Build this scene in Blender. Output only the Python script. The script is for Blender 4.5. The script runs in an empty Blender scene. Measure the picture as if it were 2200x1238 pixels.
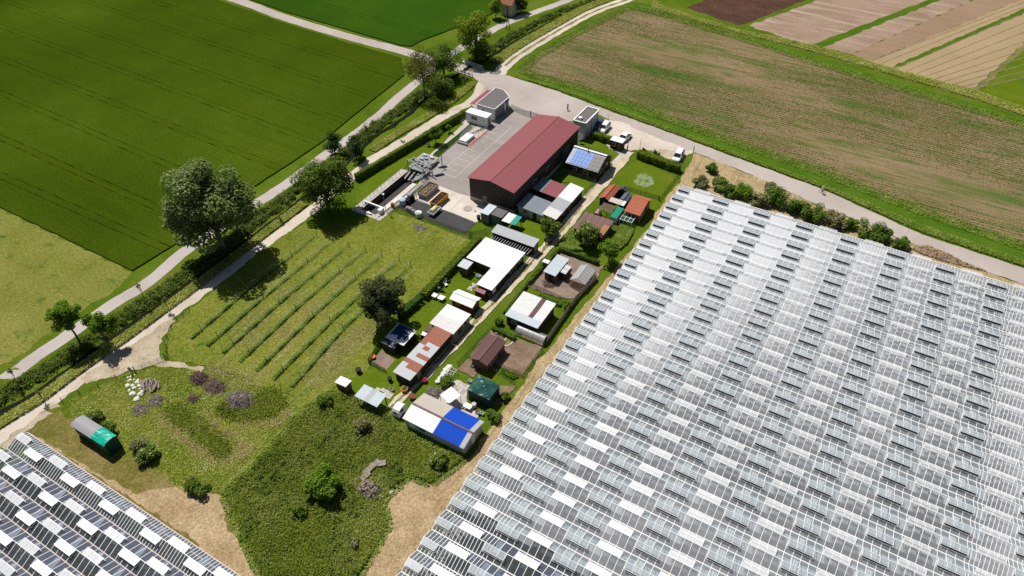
import bpy, bmesh, math, random
import numpy as np
from mathutils import Vector, Matrix
from mathutils.geometry import tessellate_polygon
random.seed(7); np.random.seed(7)
scene = bpy.context.scene
col = scene.collection
RAD = math.radians
# ------------------------------------------------------------------ camera
CAM_H, FOC = 90.0, 1582.0          # height above ground, focal length in photo pixels
PITCH, ROLL, YAW = RAD(42.7495), RAD(-0.9675), RAD(31.2498)
_c, _s = math.cos, math.sin
_f0 = Vector((0, _c(PITCH), -_s(PITCH))); _r0 = Vector((1, 0, 0)); _u0 = _r0.cross(_f0)
_r1 = _r0*_c(ROLL)+_u0*_s(ROLL); _u1 = _u0*_c(ROLL)-_r0*_s(ROLL)
_Z = Matrix.Rotation(YAW, 3, 'Z')
CR, CU, CF = _Z@_r1, _Z@_u1, _Z@_f0
cd = bpy.data.cameras.new('camera'); cam = bpy.data.objects.new('camera', cd); col.objects.link(cam)
cd.sensor_fit = 'HORIZONTAL'; cd.sensor_width = 36.0; cd.lens = 36.0*FOC/2200.0
cd.clip_start = 0.5; cd.clip_end = 4000
m = Matrix((CR, CU, -CF)).transposed().to_4x4(); m.translation = (0, 0, CAM_H)
cam.matrix_world = m
scene.camera = cam
# ------------------------------------------------------------------ light
SUN_EL = RAD(60.0); SHADOW_AZ = RAD(-24.0)      # shadows fall towards this azimuth
w = bpy.data.worlds.new('World'); scene.world = w; w.use_nodes = True
nt = w.node_tree; bgn = nt.nodes['Background']
sky = nt.nodes.new('ShaderNodeTexSky'); sky.sky_type = 'NISHITA'; sky.sun_disc = False
sky.sun_elevation = SUN_EL
_sd = Vector((-math.cos(SHADOW_AZ), -math.sin(SHADOW_AZ)))   # towards the sun
sky.sun_rotation = math.atan2(_sd.x, _sd.y)
sky.air_density = 1.0; sky.dust_density = 1.2
nt.links.new(sky.outputs[0], bgn.inputs[0]); bgn.inputs[1].default_value = 0.05
sl = bpy.data.lights.new('sun', 'SUN'); so = bpy.data.objects.new('sun', sl); col.objects.link(so)
sl.energy = 5.0; sl.angle = RAD(0.53); sl.color = (1.0, 0.965, 0.90)
_dir = Vector((math.cos(SHADOW_AZ)*math.cos(SUN_EL), math.sin(SHADOW_AZ)*math.cos(SUN_EL), -math.sin(SUN_EL)))
so.rotation_euler = _dir.to_track_quat('-Z', 'Y').to_euler(); so.location = (0, 0, 200)
scene.view_settings.view_transform = 'Standard'; scene.view_settings.look = 'None'
scene.view_settings.exposure = 0.0; scene.view_settings.gamma = 1.0
scene.cycles.use_denoising = False
scene.cycles.max_bounces = 6; scene.cycles.transparent_max_bounces = 16
scene.cycles.diffuse_bounces = 2; scene.cycles.glossy_bounces = 2; scene.cycles.transmission_bounces = 2
scene.cycles.caustics_reflective = False; scene.cycles.caustics_refractive = False
# ------------------------------------------------------------------ survey: photo point -> place on the ground (or at height h)
def G(x, y, h=0.0):
    d = CF+CR*((x-1100)/FOC)-CU*((y-619)/FOC)
    t = (h-CAM_H)/d.z
    return Vector((t*d.x, t*d.y, h))
def P(v):
    d = Vector(v)-Vector((0, 0, CAM_H)); k = d.dot(CF)
    return 1100+FOC*d.dot(CR)/k, 619-FOC*d.dot(CU)/k
ZO = {0:(0,0,1),1:(840,160,.1939),2:(1160,180,.1939),3:(740,320,.1939),4:(1060,300,.1939),5:(900,440,.1939),6:(1000,500,.1939),
      7:(780,600,.1939),8:(680,740,.23267),'a':(0,600,.29076),'b':(100,780,.29076),'c':(0,900,.273),'d':(460,820,.33755),
      'e':(280,280,.29076),'f':(840,0,.25455),'g':(1400,330,.36364),'h':(1400,0,.36364),'v':(340,460,.307),'w':(0,0,.40909),
      'k':(850,310,.12112),'p':(1230,240,.11818),'o':(1260,380,.08884),'q':(940,200,.09693)}
def W(k, x, y, h=0.0):
    o = ZO[k]; return G(o[0]+x*o[2], o[1]+y*o[2], h)
def WL(k, pts, h=0.0): return [W(k, x, y, h) for x, y in pts]
def rect(k, L, T, R, B, h=0.0):
    """axis-aligned rectangle from its seen corners (L = x0,y0  T = x0,y1  R = x1,y1  B = x1,y0)"""
    xs0, xs1, ys0, ys1 = [], [], [], []
    for p, ax, ay in ((L, xs0, ys0), (T, xs0, ys1), (R, xs1, ys1), (B, xs1, ys0)):
        if p is not None:
            v = W(k, p[0], p[1], h); ax.append(v.x); ay.append(v.y)
    a = lambda l: sum(l)/len(l)
    return a(xs0), a(xs1), a(ys0), a(ys1)
# ------------------------------------------------------------------ node materials
MATS = {}
def newmat(name):
    m = bpy.data.materials.new(name); m.use_nodes = True; nt = m.node_tree
    b = nt.nodes['Principled BSDF']; o = nt.nodes['Material Output']
    MATS[name] = m
    return m, nt, b, o
def N(nt, t, **kw):
    n = nt.nodes.new('ShaderNode'+t)
    for k, v in kw.items():
        if k.startswith('i_'):
            n.inputs[int(k[2:]) if k[2:].isdigit() else k[2:].replace('_', ' ')].default_value = v
        else: setattr(n, k, v)
    return n
def c4(c): return (c[0], c[1], c[2], 1.0)
def ramp(nt, fac, stops):
    r = nt.nodes.new('ShaderNodeValToRGB'); e = r.color_ramp.elements
    while len(e) < len(stops): e.new(0.5)
    for i, (p, c) in enumerate(stops): e[i].position = p; e[i].color = c4(c)
    nt.links.new(fac, r.inputs[0]); return r.outputs[0]
def noise(nt, vec, scale, detail=4, rough=.6, dist=0.0):
    n = N(nt, 'TexNoise'); n.inputs['Scale'].default_value = scale; n.inputs['Detail'].default_value = detail
    n.inputs['Roughness'].default_value = rough; n.inputs['Distortion'].default_value = dist
    nt.links.new(vec, n.inputs['Vector']); return n.outputs[0]
def mixc(nt, fac, a, b, mode='MIX'):
    n = N(nt, 'Mix', data_type='RGBA', blend_type=mode)
    for s, v in ((n.inputs[0], fac), (n.inputs[6], a), (n.inputs[7], b)):
        if isinstance(v, (int, float)): s.default_value = v
        elif isinstance(v, tuple): s.default_value = c4(v)
        else: nt.links.new(v, s)
    return n.outputs[2]
def mth(nt, op, a, b=0.0, clamp=False):
    n = N(nt, 'Math', operation=op, use_clamp=clamp)
    for s, v in ((n.inputs[0], a), (n.inputs[1], b)):
        if isinstance(v, (int, float)): s.default_value = v
        else: nt.links.new(v, s)
    return n.outputs[0]
def mapr(nt, v, a, b, c, d):
    n = N(nt, 'MapRange'); nt.links.new(v, n.inputs[0])
    for i, x in enumerate((a, b, c, d)): n.inputs[i+1].default_value = x
    return n.outputs[0]
def coords(nt, rot=0.0, sx=1.0, sy=1.0):
    t = N(nt, 'TexCoord'); o = t.outputs['Object']
    if rot or sx != 1 or sy != 1:
        mp = N(nt, 'Mapping'); mp.vector_type = 'TEXTURE' if False else 'POINT'
        mp.inputs['Rotation'].default_value = (0, 0, rot); mp.inputs['Scale'].default_value = (sx, sy, 1)
        nt.links.new(o, mp.inputs[0]); o = mp.outputs[0]
    return o
def bump(nt, b, h, strength, dist=.1):
    n = N(nt, 'Bump'); n.inputs['Strength'].default_value = strength; n.inputs['Distance'].default_value = dist
    nt.links.new(h, n.inputs['Height']); nt.links.new(n.outputs[0], b.inputs['Normal'])
def gmat(name, stops, scale=.12, fine=2.5, famt=.5, streaks=None, bmp=.5, rough=.95, patches=None, fdetail=3):
    """ground: big noise -> colours, fine speckle, optional streaks (angle, along, across, colour, amount), optional patches (scale, lo, hi, colour)"""
    m, nt, b, o = newmat(name)
    v = coords(nt)
    c = ramp(nt, noise(nt, v, scale, 6, .62), stops)
    if patches:
        for (ps, lo, hi, pc) in patches:
            f = mapr(nt, noise(nt, v, ps, 5, .68, .4), lo, hi, 0, 1)
            c = mixc(nt, f, c, pc)
    if streaks:
        for (ang, sx, sy, sc, lo, hi) in streaks:
            vs = coords(nt, ang, sx, sy)
            f = mapr(nt, noise(nt, vs, 1.0, 4, .6), lo, hi, 0, 1)
            c = mixc(nt, f, c, sc)
    fn = noise(nt, v, fine, fdetail, .7)
    k = mapr(nt, fn, .25, .75, 1-famt, 1+famt)
    mm = N(nt, 'VectorMath', operation='SCALE'); nt.links.new(c, mm.inputs[0]); nt.links.new(k, mm.inputs['Scale'])
    nt.links.new(mm.outputs[0], b.inputs['Base Color'])
    b.inputs['Roughness'].default_value = rough; b.inputs['Specular IOR Level'].default_value = .0
    bump(nt, b, fn, bmp, .25)
    return m
def pmat(name, c, rough=.6, var=.15, scale=1.5, metal=0.0, bmp=0.0, spec=.25, dirt=None, streak=None, emit=None):
    """painted / built surface: colour with slight uneven tone, optional dirt (colour, scale, lo, hi), optional streak along one axis (sx,sy,sz,colour,lo,hi)"""
    m, nt, b, o = newmat(name)
    v = coords(nt); n = noise(nt, v, scale, 5, .6)
    k = mapr(nt, n, .2, .8, 1-var, 1+var)
    cc = N(nt, 'RGB'); cc.outputs[0].default_value = c4(c); cur = cc.outputs[0]
    if dirt:
        for (dc, ds, lo, hi) in (dirt if isinstance(dirt, list) else [dirt]):
            cur = mixc(nt, mapr(nt, noise(nt, v, ds, 6, .65, .3), lo, hi, 0, 1), cur, dc)
    if streak:
        sx, sy, sz, sc, lo, hi = streak
        t = N(nt, 'TexCoord'); mp = N(nt, 'Mapping'); mp.inputs['Scale'].default_value = (sx, sy, sz); nt.links.new(t.outputs['Object'], mp.inputs[0])
        cur = mixc(nt, mapr(nt, noise(nt, mp.outputs[0], 1, 3, .6), lo, hi, 0, 1), cur, sc)
    mm = N(nt, 'VectorMath', operation='SCALE'); nt.links.new(cur, mm.inputs[0]); nt.links.new(k, mm.inputs['Scale'])
    nt.links.new(mm.outputs[0], b.inputs['Base Color'])
    b.inputs['Roughness'].default_value = rough; b.inputs['Metallic'].default_value = metal
    b.inputs['Specular IOR Level'].default_value = spec
    if bmp: bump(nt, b, n, bmp, .05)
    return m
def leafmat(name, a, bcol, trans=.25, nscale=.6, tip=None):
    m, nt, b, o = newmat(name)
    bl = name.startswith('blade'); k_ = 2.6 if bl else (2.2 if name == 'leaf_hedge' else 1.85); trans = max(trans, .3)
    wm = (1.08, 1.0, .62)
    a = tuple(x*k_*y for x, y in zip(a, wm)); bcol = tuple(x*k_*y for x, y in zip(bcol, wm)); tip = tip and tuple(min(x*k_*.9, .8) for x in tip)
    v = coords(nt)
    g = N(nt, 'NewGeometry')
    f = mth(nt, 'ADD', mth(nt, 'MULTIPLY', noise(nt, v, nscale, 3, .6), .75), mth(nt, 'MULTIPLY', g.outputs['Random Per Island'], .45))
    stops = [(.3, a), (.75, bcol)]
    if tip: stops.append((.93, tip))
    c = ramp(nt, f, stops)
    nt.links.new(c, b.inputs['Base Color']); b.inputs['Roughness'].default_value = .7; b.inputs['Specular IOR Level'].default_value = .08
    tr = N(nt, 'BsdfTranslucent'); nt.links.new(c, tr.inputs[0])
    mx = N(nt, 'MixShader'); mx.inputs[0].default_value = trans
    nt.links.new(b.outputs[0], mx.inputs[1]); nt.links.new(tr.outputs[0], mx.inputs[2]); nt.links.new(mx.outputs[0], o.inputs[0])
    return m
# ------------------------------------------------------------------ object helpers
OFF = {}
def tag(o, label=None, cat=None, group=None, kind=None):
    if label: o['label'] = label
    if cat: o['category'] = cat
    if group: o['group'] = group
    if kind: o['kind'] = kind
    return o
def thing(name, label, cat, loc=(0, 0, 0), group=None, rz=0.0):
    o = bpy.data.objects.new(name, None); col.objects.link(o); o.empty_display_size = .3
    o.location = loc; o.rotation_euler = (0, 0, rz); OFF[o.name] = Vector(loc)
    return tag(o, label, cat, group)
def link(name, mesh, parent=None, loc=(0, 0, 0), rz=0.0, scl=None, rot=None):
    o = bpy.data.objects.new(name, mesh); col.objects.link(o)
    if parent is not None:
        o.parent = parent; OFF[o.name] = OFF[parent.name]
    else: OFF[o.name] = Vector(loc)
    o.location = loc
    o.rotation_euler = rot if rot is not None else (0, 0, rz)
    if scl is not None: o.scale = scl
    return o
class MB:
    def __init__(s): s.v = []; s.f = []; s.m = []
    def add(s, vs, fs, mi=0):
        n = len(s.v); s.v += [tuple(v) for v in vs]
        for f in fs: s.f.append(tuple(i+n for i in f)); s.m.append(mi)
        return s
    def box(s, x0, x1, y0, y1, z0, z1, mi=0):
        return s.hexa([(x0, y0, z0), (x1, y0, z0), (x1, y1, z0), (x0, y1, z0)], [(x0, y0, z1), (x1, y0, z1), (x1, y1, z1), (x0, y1, z1)], mi)
    def hexa(s, lo, hi, mi=0):
        n = len(lo)
        return s.add(list(lo)+list(hi), [tuple(reversed(range(n))), tuple(range(n, 2*n))]+[(i, (i+1) % n, (i+1) % n+n, i+n) for i in range(n)], mi)
    def quad(s, a, b, c, d, mi=0): return s.add([a, b, c, d], [(0, 1, 2, 3)], mi)
    def slab(s, q, t, mi=0):
        """thick sheet: quad q as top face, thickness t downwards"""
        return s.hexa([(p[0], p[1], p[2]-t) for p in q], q, mi)
    def tube(s, a, b, r0, r1=None, n=6, mi=0, cap=True):
        a, b = Vector(a), Vector(b); r1 = r0 if r1 is None else r1
        d = (b-a).normalized(); u = d.orthogonal().normalized(); w_ = d.cross(u)
        lo = [a+(u*math.cos(t)+w_*math.sin(t))*r0 for t in [2*math.pi*i/n for i in range(n)]]
        hi = [b+(u*math.cos(t)+w_*math.sin(t))*r1 for t in [2*math.pi*i/n for i in range(n)]]
        return s.hexa(lo, hi, mi)
    def path(s, pts, r, n=5, mi=0):
        for i in range(len(pts)-1): s.tube(pts[i], pts[i+1], r if not isinstance(r, list) else r[i], r if not isinstance(r, list) else r[i+1], n, mi)
        return s
    def bar(s, a, b, wd, ht, mi=0):
        """rectangular bar from a to b"""
        a, b = Vector(a), Vector(b); d = (b-a).normalized(); sd = d.cross(Vector((0, 0, 1)))
        sd = sd.normalized() if sd.length > 1e-4 else Vector((1, 0, 0)); up = sd.cross(d)
        q = [-sd*wd/2-up*ht/2, sd*wd/2-up*ht/2, sd*wd/2+up*ht/2, -sd*wd/2+up*ht/2]
        return s.hexa([a+k for k in q], [b+k for k in q], mi)
    def mesh(s, name, mats, off=(0, 0, 0), smooth=False):
        me = bpy.data.meshes.new(name); o = Vector(off)
        me.from_pydata([(v[0]-o.x, v[1]-o.y, v[2]-o.z) for v in s.v], [], s.f)
        for mt in (mats if isinstance(mats, (list, tuple)) else [mats]): me.materials.append(MATS[mt] if isinstance(mt, str) else mt)
        if any(s.m): me.polygons.foreach_set('material_index', s.m)
        if smooth: me.polygons.foreach_set('use_smooth', [True]*len(s.f))
        me.update(); return me
    def build(s, name, mats, parent=None, smooth=False, loc=None):
        off = OFF[parent.name] if parent is not None else (loc or (0, 0, 0))
        me = s.mesh(name, mats, off, smooth)
        return link(name, me, parent, (0, 0, 0) if parent is not None else off)
def npmesh(name, V, quads, mat, uvless=True):
    """numpy quads/tris -> mesh"""
    me = bpy.data.meshes.new(name); k = quads.shape[1]; nf = len(quads)
    me.vertices.add(len(V)); me.vertices.foreach_set('co', np.ascontiguousarray(V, dtype=np.float32).ravel())
    me.loops.add(nf*k); me.loops.foreach_set('vertex_index', np.ascontiguousarray(quads, dtype=np.int32).ravel())
    me.polygons.add(nf); me.polygons.foreach_set('loop_start', np.arange(0, nf*k, k, dtype=np.int32))
    me.update(calc_edges=True)
    me.materials.append(MATS[mat] if isinstance(mat, str) else mat)
    return me
def leaves(C, Nn, size, rng, aspect=.62, jit=.35):
    """leaf quads at points C with normals Nn -> V, F"""
    n = len(C); Nn = Nn+rng.normal(0, jit, (n, 3)); Nn /= np.linalg.norm(Nn, axis=1)[:, None]
    t = rng.normal(0, 1, (n, 3)); t -= (t*Nn).sum(1)[:, None]*Nn; t /= np.linalg.norm(t, axis=1)[:, None]
    b = np.cross(Nn, t); s = (size*rng.uniform(.6, 1.35, n))[:, None]
    V = np.stack([C-t*s*.5, C+b*s*aspect*.5+Nn*s*.06, C+t*s*.55, C-b*s*aspect*.5+Nn*s*.06], 1).reshape(-1, 3)
    return V, np.arange(4*n).reshape(n, 4)
def crown_pts(rng, r, n, lumps, lr=(.28, .45), base=-.75, fill=.18, centre=(0, 0, 0)):
    """points and normals on the outside of many overlapping lumps inside an ellipsoid"""
    r = np.array(r); d = rng.normal(0, 1, (lumps, 3)); d /= np.linalg.norm(d, axis=1)[:, None]
    d[:, 2] = np.where(d[:, 2] < base, -d[:, 2]*.5, d[:, 2])
    rad = rng.uniform(.35, .8, lumps)[:, None]; c = d*rad*r
    lrad = rng.uniform(*lr, lumps)*r.mean()
    wgt = lrad**2; k = rng.choice(lumps, n, p=wgt/wgt.sum())
    dd = rng.normal(0, 1, (n, 3)); dd /= np.linalg.norm(dd, axis=1)[:, None]
    rr = np.where(rng.random(n) < fill, rng.uniform(.3, .9, n), rng.uniform(.82, 1.1, n))
    p = c[k]+dd*(lrad[k]*rr)[:, None]*np.array([1, 1, .85])
    return p+np.array(centre), dd+np.array([-.3, .15, .9]), c
def poly_mesh(name, pts, z, mat, skirt=None):
    tris = tessellate_polygon([[Vector((p[0], p[1], 0)) for p in pts]])
    V = [(p[0], p[1], z) for p in pts]; F = [tuple(t) for t in tris]
    n = len(pts)
    if skirt is not None:
        V += [(p[0], p[1], skirt) for p in pts]
        F += [(i, (i+1) % n, (i+1) % n+n, i+n) for i in range(n)]
    me = bpy.data.meshes.new(name); me.from_pydata(V, [], F); me.materials.append(MATS[mat])
    bm = bmesh.new(); bm.from_mesh(me); bmesh.ops.recalc_face_normals(bm, faces=bm.faces)
    up = sum(f.normal.z*f.calc_area() for f in bm.faces)
    if up < 0: bmesh.ops.reverse_faces(bm, faces=bm.faces)
    bm.to_mesh(me); bm.free(); return me
def rough_edge(pts, jit, step, seed=0):
    """subdivide a closed outline and push it about so that it has a natural border"""
    rng = random.Random(seed); out = []; n = len(pts)
    ph = [rng.uniform(0, 6.28) for _ in range(6)]
    for i in range(n):
        a, b = Vector(pts[i][:2]), Vector(pts[(i+1) % n][:2]); L = (b-a).length; k = max(1, int(L/step))
        k = min(k, 120)
        nrm = Vector((-(b-a).y, (b-a).x)).normalized() if L > 1e-6 else Vector((0, 0))
        for j in range(k):
            p = a+(b-a)*(j/k); s_ = p.x*.9+p.y*.7
            d = jit*(.5*math.sin(s_*1.1+ph[0])+.35*math.sin(p.x*2.3-p.y*1.7+ph[1])+rng.uniform(-.55, .55))
            out.append((p.x+nrm.x*d, p.y+nrm.y*d))
    return out
ZL = [0.0]
def patch(name, pts, mat, jit=.25, step=.8, z=None, skirt=None, kind='structure', parent=None):
    """a sheet of ground, each a little above the last"""
    if z is None: ZL[0] += .0015; z = ZL[0]
    pts = rough_edge(pts, jit, step, hash(name) % 1000 if False else len(name)*7+len(pts)) if jit > 0 else [(p[0], p[1]) for p in pts]
    o = link(name, poly_mesh(name, pts, z, mat, skirt), parent)
    if parent is None: tag(o, kind=kind)
    return o
def strip_pts(line, wd):
    """polyline -> outline of a band of the given width(s)"""
    L = [Vector((p[0], p[1])) for p in line]; n = len(L); a, b = [], []
    for i in range(n):
        t = (L[min(i+1, n-1)]-L[max(i-1, 0)]).normalized(); nn = Vector((-t.y, t.x)); h = (wd[i] if isinstance(wd, (list, tuple)) else wd)/2
        a.append(L[i]+nn*h); b.append(L[i]-nn*h)
    return a+b[::-1]
def smooth_line(pts, sub=6):
    P_ = [Vector((p[0], p[1])) for p in pts]; P_ = [P_[0]*2-P_[1]]+P_+[P_[-1]*2-P_[-2]]; out = []
    for i in range(1, len(P_)-2):
        for j in range(sub):
            t = j/sub; a, b, c, d = P_[i-1], P_[i], P_[i+1], P_[i+2]
            out.append(.5*((2*b)+(c-a)*t+(2*a-5*b+4*c-d)*t*t+(3*b-a-3*c+d)*t**3))
    out.append(P_[-2]); return out
# ================================================================== materials
gmat('grass', [(.3, (.055,.10,.008)), (.5, (.085,.135,.010)), (.7, (.13,.155,.022))], .08, 3.0, .4, bmp=.6)
gmat('lawn', [(.3, (.075,.125,.007)), (.55, (.10,.145,.009)), (.75, (.135,.155,.02))], .15, 3.5, .3, bmp=.4, patches=[(.35, .6, .8, (.15,.18,.045))])
gmat('wheat', [(.3, (.032,.056,.003)), (.48, (.041,.070,.004)), (.68, (.064,.098,.006))], .018, 3.0, .5, streaks=[(RAD(-20), .02, .5, (.050,.074,.003), .5, .75)], bmp=.5)
gmat('wheat_cool', [(.25, (.022,.060,.004)), (.5, (.030,.074,.005)), (.75, (.044,.092,.007))], .035, 3.5, .33, streaks=[(RAD(-20), .05, .9, (.022,.088,.012), .55, .85)], bmp=.5)
gmat('rut', [(.3, (.012,.028,.004)), (.7, (.022,.045,.006))], .3, 4, .4)
gmat('meadow', [(.3, (.13,.145,.022)), (.5, (.18,.185,.04)), (.7, (.235,.215,.06))], .06, 2.2, .45, bmp=.6, patches=[(.3, .56, .72, (.05,.11,.015)), (.55, .66, .8, (.06,.12,.02))])
gmat('vine_meadow', [(.3, (.105,.135,.014)), (.5, (.155,.18,.024)), (.7, (.225,.215,.045))], .11, 2.4, .5, streaks=[(0, 1.3, .07, (.26,.235,.10), .56, .74), (RAD(12), .5, 2.2, (.24,.22,.09), .64, .78)], bmp=.7, patches=[(.22, .6, .72, (.05,.125,.012))])
gmat('rough_grass', [(.3, (.065,.105,.008)), (.5, (.10,.135,.012)), (.72, (.165,.165,.03))], .12, 2.2, .55, streaks=[(RAD(35), 1.2, .12, (.27,.225,.11), .60, .76)], bmp=.8, patches=[(.28, .60, .74, (.23,.19,.09)), (.2, .62, .75, (.035,.085,.012))])
gmat('tall_grass_ground', [(.3, (.02,.042,.004)), (.55, (.038,.066,.007)), (.75, (.09,.11,.022))], .16, 2.0, .55, bmp=1.0)
gmat('straw', [(.3, (.30,.215,.115)), (.5, (.40,.29,.165)), (.72, (.50,.385,.235))], .2, 3.0, .45, streaks=[(0, 1.8, .12, (.19,.14,.07), .6, .75)], bmp=.9, patches=[(.25, .60, .72, (.17,.125,.075)), (.4, .64, .76, (.10,.125,.035))])
gmat('worn_grass', [(.3, (.12,.115,.022)), (.5, (.17,.145,.04)), (.7, (.25,.19,.08))], .15, 2.6, .5, bmp=.8, patches=[(.25, .58, .72, (.08,.10,.015))])
gmat('straw_path', [(.3, (.31,.225,.12)), (.5, (.40,.30,.165)), (.72, (.48,.375,.225))], .25, 3.0, .45, streaks=[(0, 2.2, .10, (.16,.125,.05), .58, .72), (0, 1.1, .06, (.075,.11,.025), .60, .72)], bmp=.9)
gmat('gravel', [(.3, (.44,.375,.30)), (.5, (.54,.47,.39)), (.7, (.62,.55,.47))], .12, 4.0, .16, bmp=.3, patches=[(.18, .6, .78, (.30,.26,.20))])
gmat('gravel_dry', [(.3, (.30,.24,.165)), (.5, (.43,.355,.255)), (.7, (.52,.44,.33))], .3, 4.0, .35, bmp=.5, patches=[(.5, .58, .72, (.16,.17,.07))])
gmat('road', [(.3, (.355,.305,.27)), (.5, (.41,.355,.32)), (.7, (.465,.41,.375))], .07, 3.0, .10, bmp=.1, patches=[(.25, .62, .75, (.27,.24,.20))])
gmat('asphalt_path', [(.3, (.38,.335,.315)), (.5, (.43,.38,.36)), (.7, (.48,.43,.41))], .09, 3.0, .10, bmp=.1)
gmat('yard', [(.3, (.26,.23,.215)), (.5, (.31,.275,.255)), (.7, (.365,.33,.305))], .09, 3.0, .10, bmp=.1, patches=[(.16, .58, .75, (.225,.205,.185))])
gmat('concrete', [(.3, (.50,.43,.36)), (.5, (.60,.54,.48)), (.7, (.70,.64,.58))], .12, 2.5, .10, bmp=.1, patches=[(.3, .64, .78, (.42,.30,.19))])
gmat('concrete_pale', [(.3, (.40,.365,.32)), (.6, (.50,.46,.41))], .4, 3, .1, bmp=.1)
gmat('tarmac', [(.3, (.055,.052,.054)), (.6, (.075,.071,.073))], .3, 3, .15, bmp=.2)
gmat('soil', [(.3, (.17,.115,.075)), (.5, (.22,.155,.105)), (.7, (.28,.205,.145))], .4, 4, .3, bmp=.6)
gmat('soil_pink', [(.3, (.20,.14,.11)), (.6, (.27,.20,.16))], .4, 4, .25, bmp=.5)
gmat('bare_field', [(.3, (.175,.125,.062)), (.5, (.235,.168,.095)), (.7, (.27,.19,.112))], .03, 3.0, .4, streaks=[(RAD(-2), .10, 1.1, (.085,.125,.028), .49, .66), (RAD(-2), .03, .18, (.075,.125,.024), .50, .68)], bmp=.7, patches=[(.022, .56, .70, (.225,.15,.092))])
gmat('field_margin', [(.3, (.045,.105,.007)), (.6, (.075,.14,.012))], .15, 2.5, .35, bmp=.6)
gmat('margin_dry', [(.3, (.10,.125,.03)), (.6, (.19,.175,.06))], .15, 2.2, .4, bmp=.6)
gmat('plough', [(.3, (.070,.036,.026)), (.7, (.11,.06,.042))], .2, 1.6, .35, streaks=[(RAD(-18), .12, 1.3, (.05,.027,.02), .5, .7)], bmp=.8)
gmat('stubble', [(.3, (.25,.165,.115)), (.6, (.32,.225,.165))], .08, 2.0, .3, streaks=[(RAD(-18), .05, .45, (.42,.34,.27), .5, .72), (RAD(-18), .06, 1.2, (.21,.135,.09), .55, .75)], bmp=.7)
gmat('brown_field', [(.3, (.25,.165,.105)), (.6, (.29,.20,.135))], .06, 2.0, .15, streaks=[(RAD(-18), .03, .9, (.235,.155,.10), .5, .7)], bmp=.3)
gmat('tan_field', [(.3, (.29,.215,.115)), (.6, (.345,.26,.15))], .06, 2.2, .18, bmp=.3)
gmat('dirt_track', [(.3, (.42,.345,.235)), (.5, (.52,.445,.33)), (.7, (.60,.53,.42))], .3, 3.0, .22, bmp=.3, patches=[(.5, .60, .74, (.30,.23,.14))])
gmat('dry_grass', [(.3, (.13,.135,.045)), (.6, (.22,.20,.085))], .5, 3.0, .4, bmp=.6)
gmat('ditch_water', [(.3, (.012,.012,.008)), (.7, (.02,.022,.014))], .5, 3, .3)
gmat('pale_weeds', [(.35, (.10,.15,.03)), (.55, (.22,.27,.13)), (.7, (.28,.31,.18))], .9, 4, .3, bmp=.6)
pmat('paint_white', (.75,.74,.72), .6, .06, 1.0, dirt=((.5,.47,.43), 1.2, .62, .85))
pmat('paint_worn', (.58,.56,.53), .8, .15, 2.0, dirt=((.34,.31,.29), 2.5, .5, .62))
pmat('paint_red', (.42,.07,.06), .6, .15, 2.0)
# ================================================================== ground and fields
M0 = MATS
BX0, BX1, BY0, BY1 = -89.2, -85.5, 88.2, 104.0        # opening of the settling basin
gm = MB(); gxs, gys = [-1500, BX0, BX1, 1200], [-900, BY0, BY1, 1600]
for i in range(3):
    for j in range(3):
        if (i, j) != (1, 1): gm.quad((gxs[i], gys[j], 0), (gxs[i+1], gys[j], 0), (gxs[i+1], gys[j+1], 0), (gxs[i], gys[j+1], 0))
tag(gm.build('ground', 'grass'), kind='structure')
def clip(poly, a, b, keep_left=True):
    out = []; n = len(poly); d = (b-a); s_ = 1 if keep_left else -1
    sd = lambda p: s_*(d.x*(p.y-a.y)-d.y*(p.x-a.x))
    for i in range(n):
        p, q = poly[i], poly[(i+1) % n]; sp, sq = sd(p), sd(q)
        if sp >= 0: out.append(p)
        if (sp > 0 and sq < 0) or (sp < 0 and sq > 0): out.append(p+(q-p)*(sp/(sp-sq)))
    return out
def crop_field(name, outline, lines, mat, h=.28, gap=.10, gauge=1.6):
    """standing crop as slabs split by sunken wheel tracks"""
    outline = [Vector((p.x, p.y)) for p in outline]
    patch(name+'_soil', outline, 'rut', 0)
    MBs = []; cur = outline; parts = []
    for (a, b) in lines:
        a, b = Vector((a.x, a.y)), Vector((b.x, b.y)); d = (b-a).normalized(); nn = Vector((-d.y, d.x))
        for o0, o1 in ((gauge/2, gauge/2+gap), (-gauge/2-gap, -gauge/2)):
            # left-hand remainder becomes a finished slab
            fin = clip(cur, a+nn*o1, b+nn*o1, True); cur = clip(cur, a+nn*o0, b+nn*o0, False)
            if len(fin) > 2: parts.append(fin)
    parts.append(cur)
    V, F, base = [], [], None
    bm = bmesh.new()
    for i, pl in enumerate(parts):
        pts = rough_edge(pl, .07, 1.3, i)
        me = poly_mesh('t', pts, h, mat, .02); bm.from_mesh(me); bpy.data.meshes.remove(me)
    me = bpy.data.meshes.new(name); bm.to_mesh(me); bm.free(); me.materials.append(MATS[mat])
    return tag(link(name, me), kind='structure')
wf = [G(*p) for p in [(-500,205),(0,446),(285,583),(379,525),(532,412),(638,343),(695,304),(770,241),(868,163),(862,126),(736,90),(605,49),(483,6),(250,-70),(-300,-230)]]
tl = [(W('w',420,0),W('w',1960,520)),(W('w',60,20),W('w',1800,640)),(W('w',0,140),W('w',1660,755)),(W('w',0,310),W('w',1470,890)),(W('w',0,490),W('w',900,880)),(W('w',0,725),W('w',780,1075)),(W('w',0,925),W('w',620,1200))]
tl = [(W('w',770,0),W('w',2100,415))]+tl
crop_field('wheat_field', wf, tl, 'wheat')
wf2 = [G(*p) for p in [(862,99),(884,101),(904,89),(952,71),(1051,33),(1130,-8),(1260,-70),(900,-200),(420,-60),(526,-4),(605,24),(736,62)]]
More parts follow.
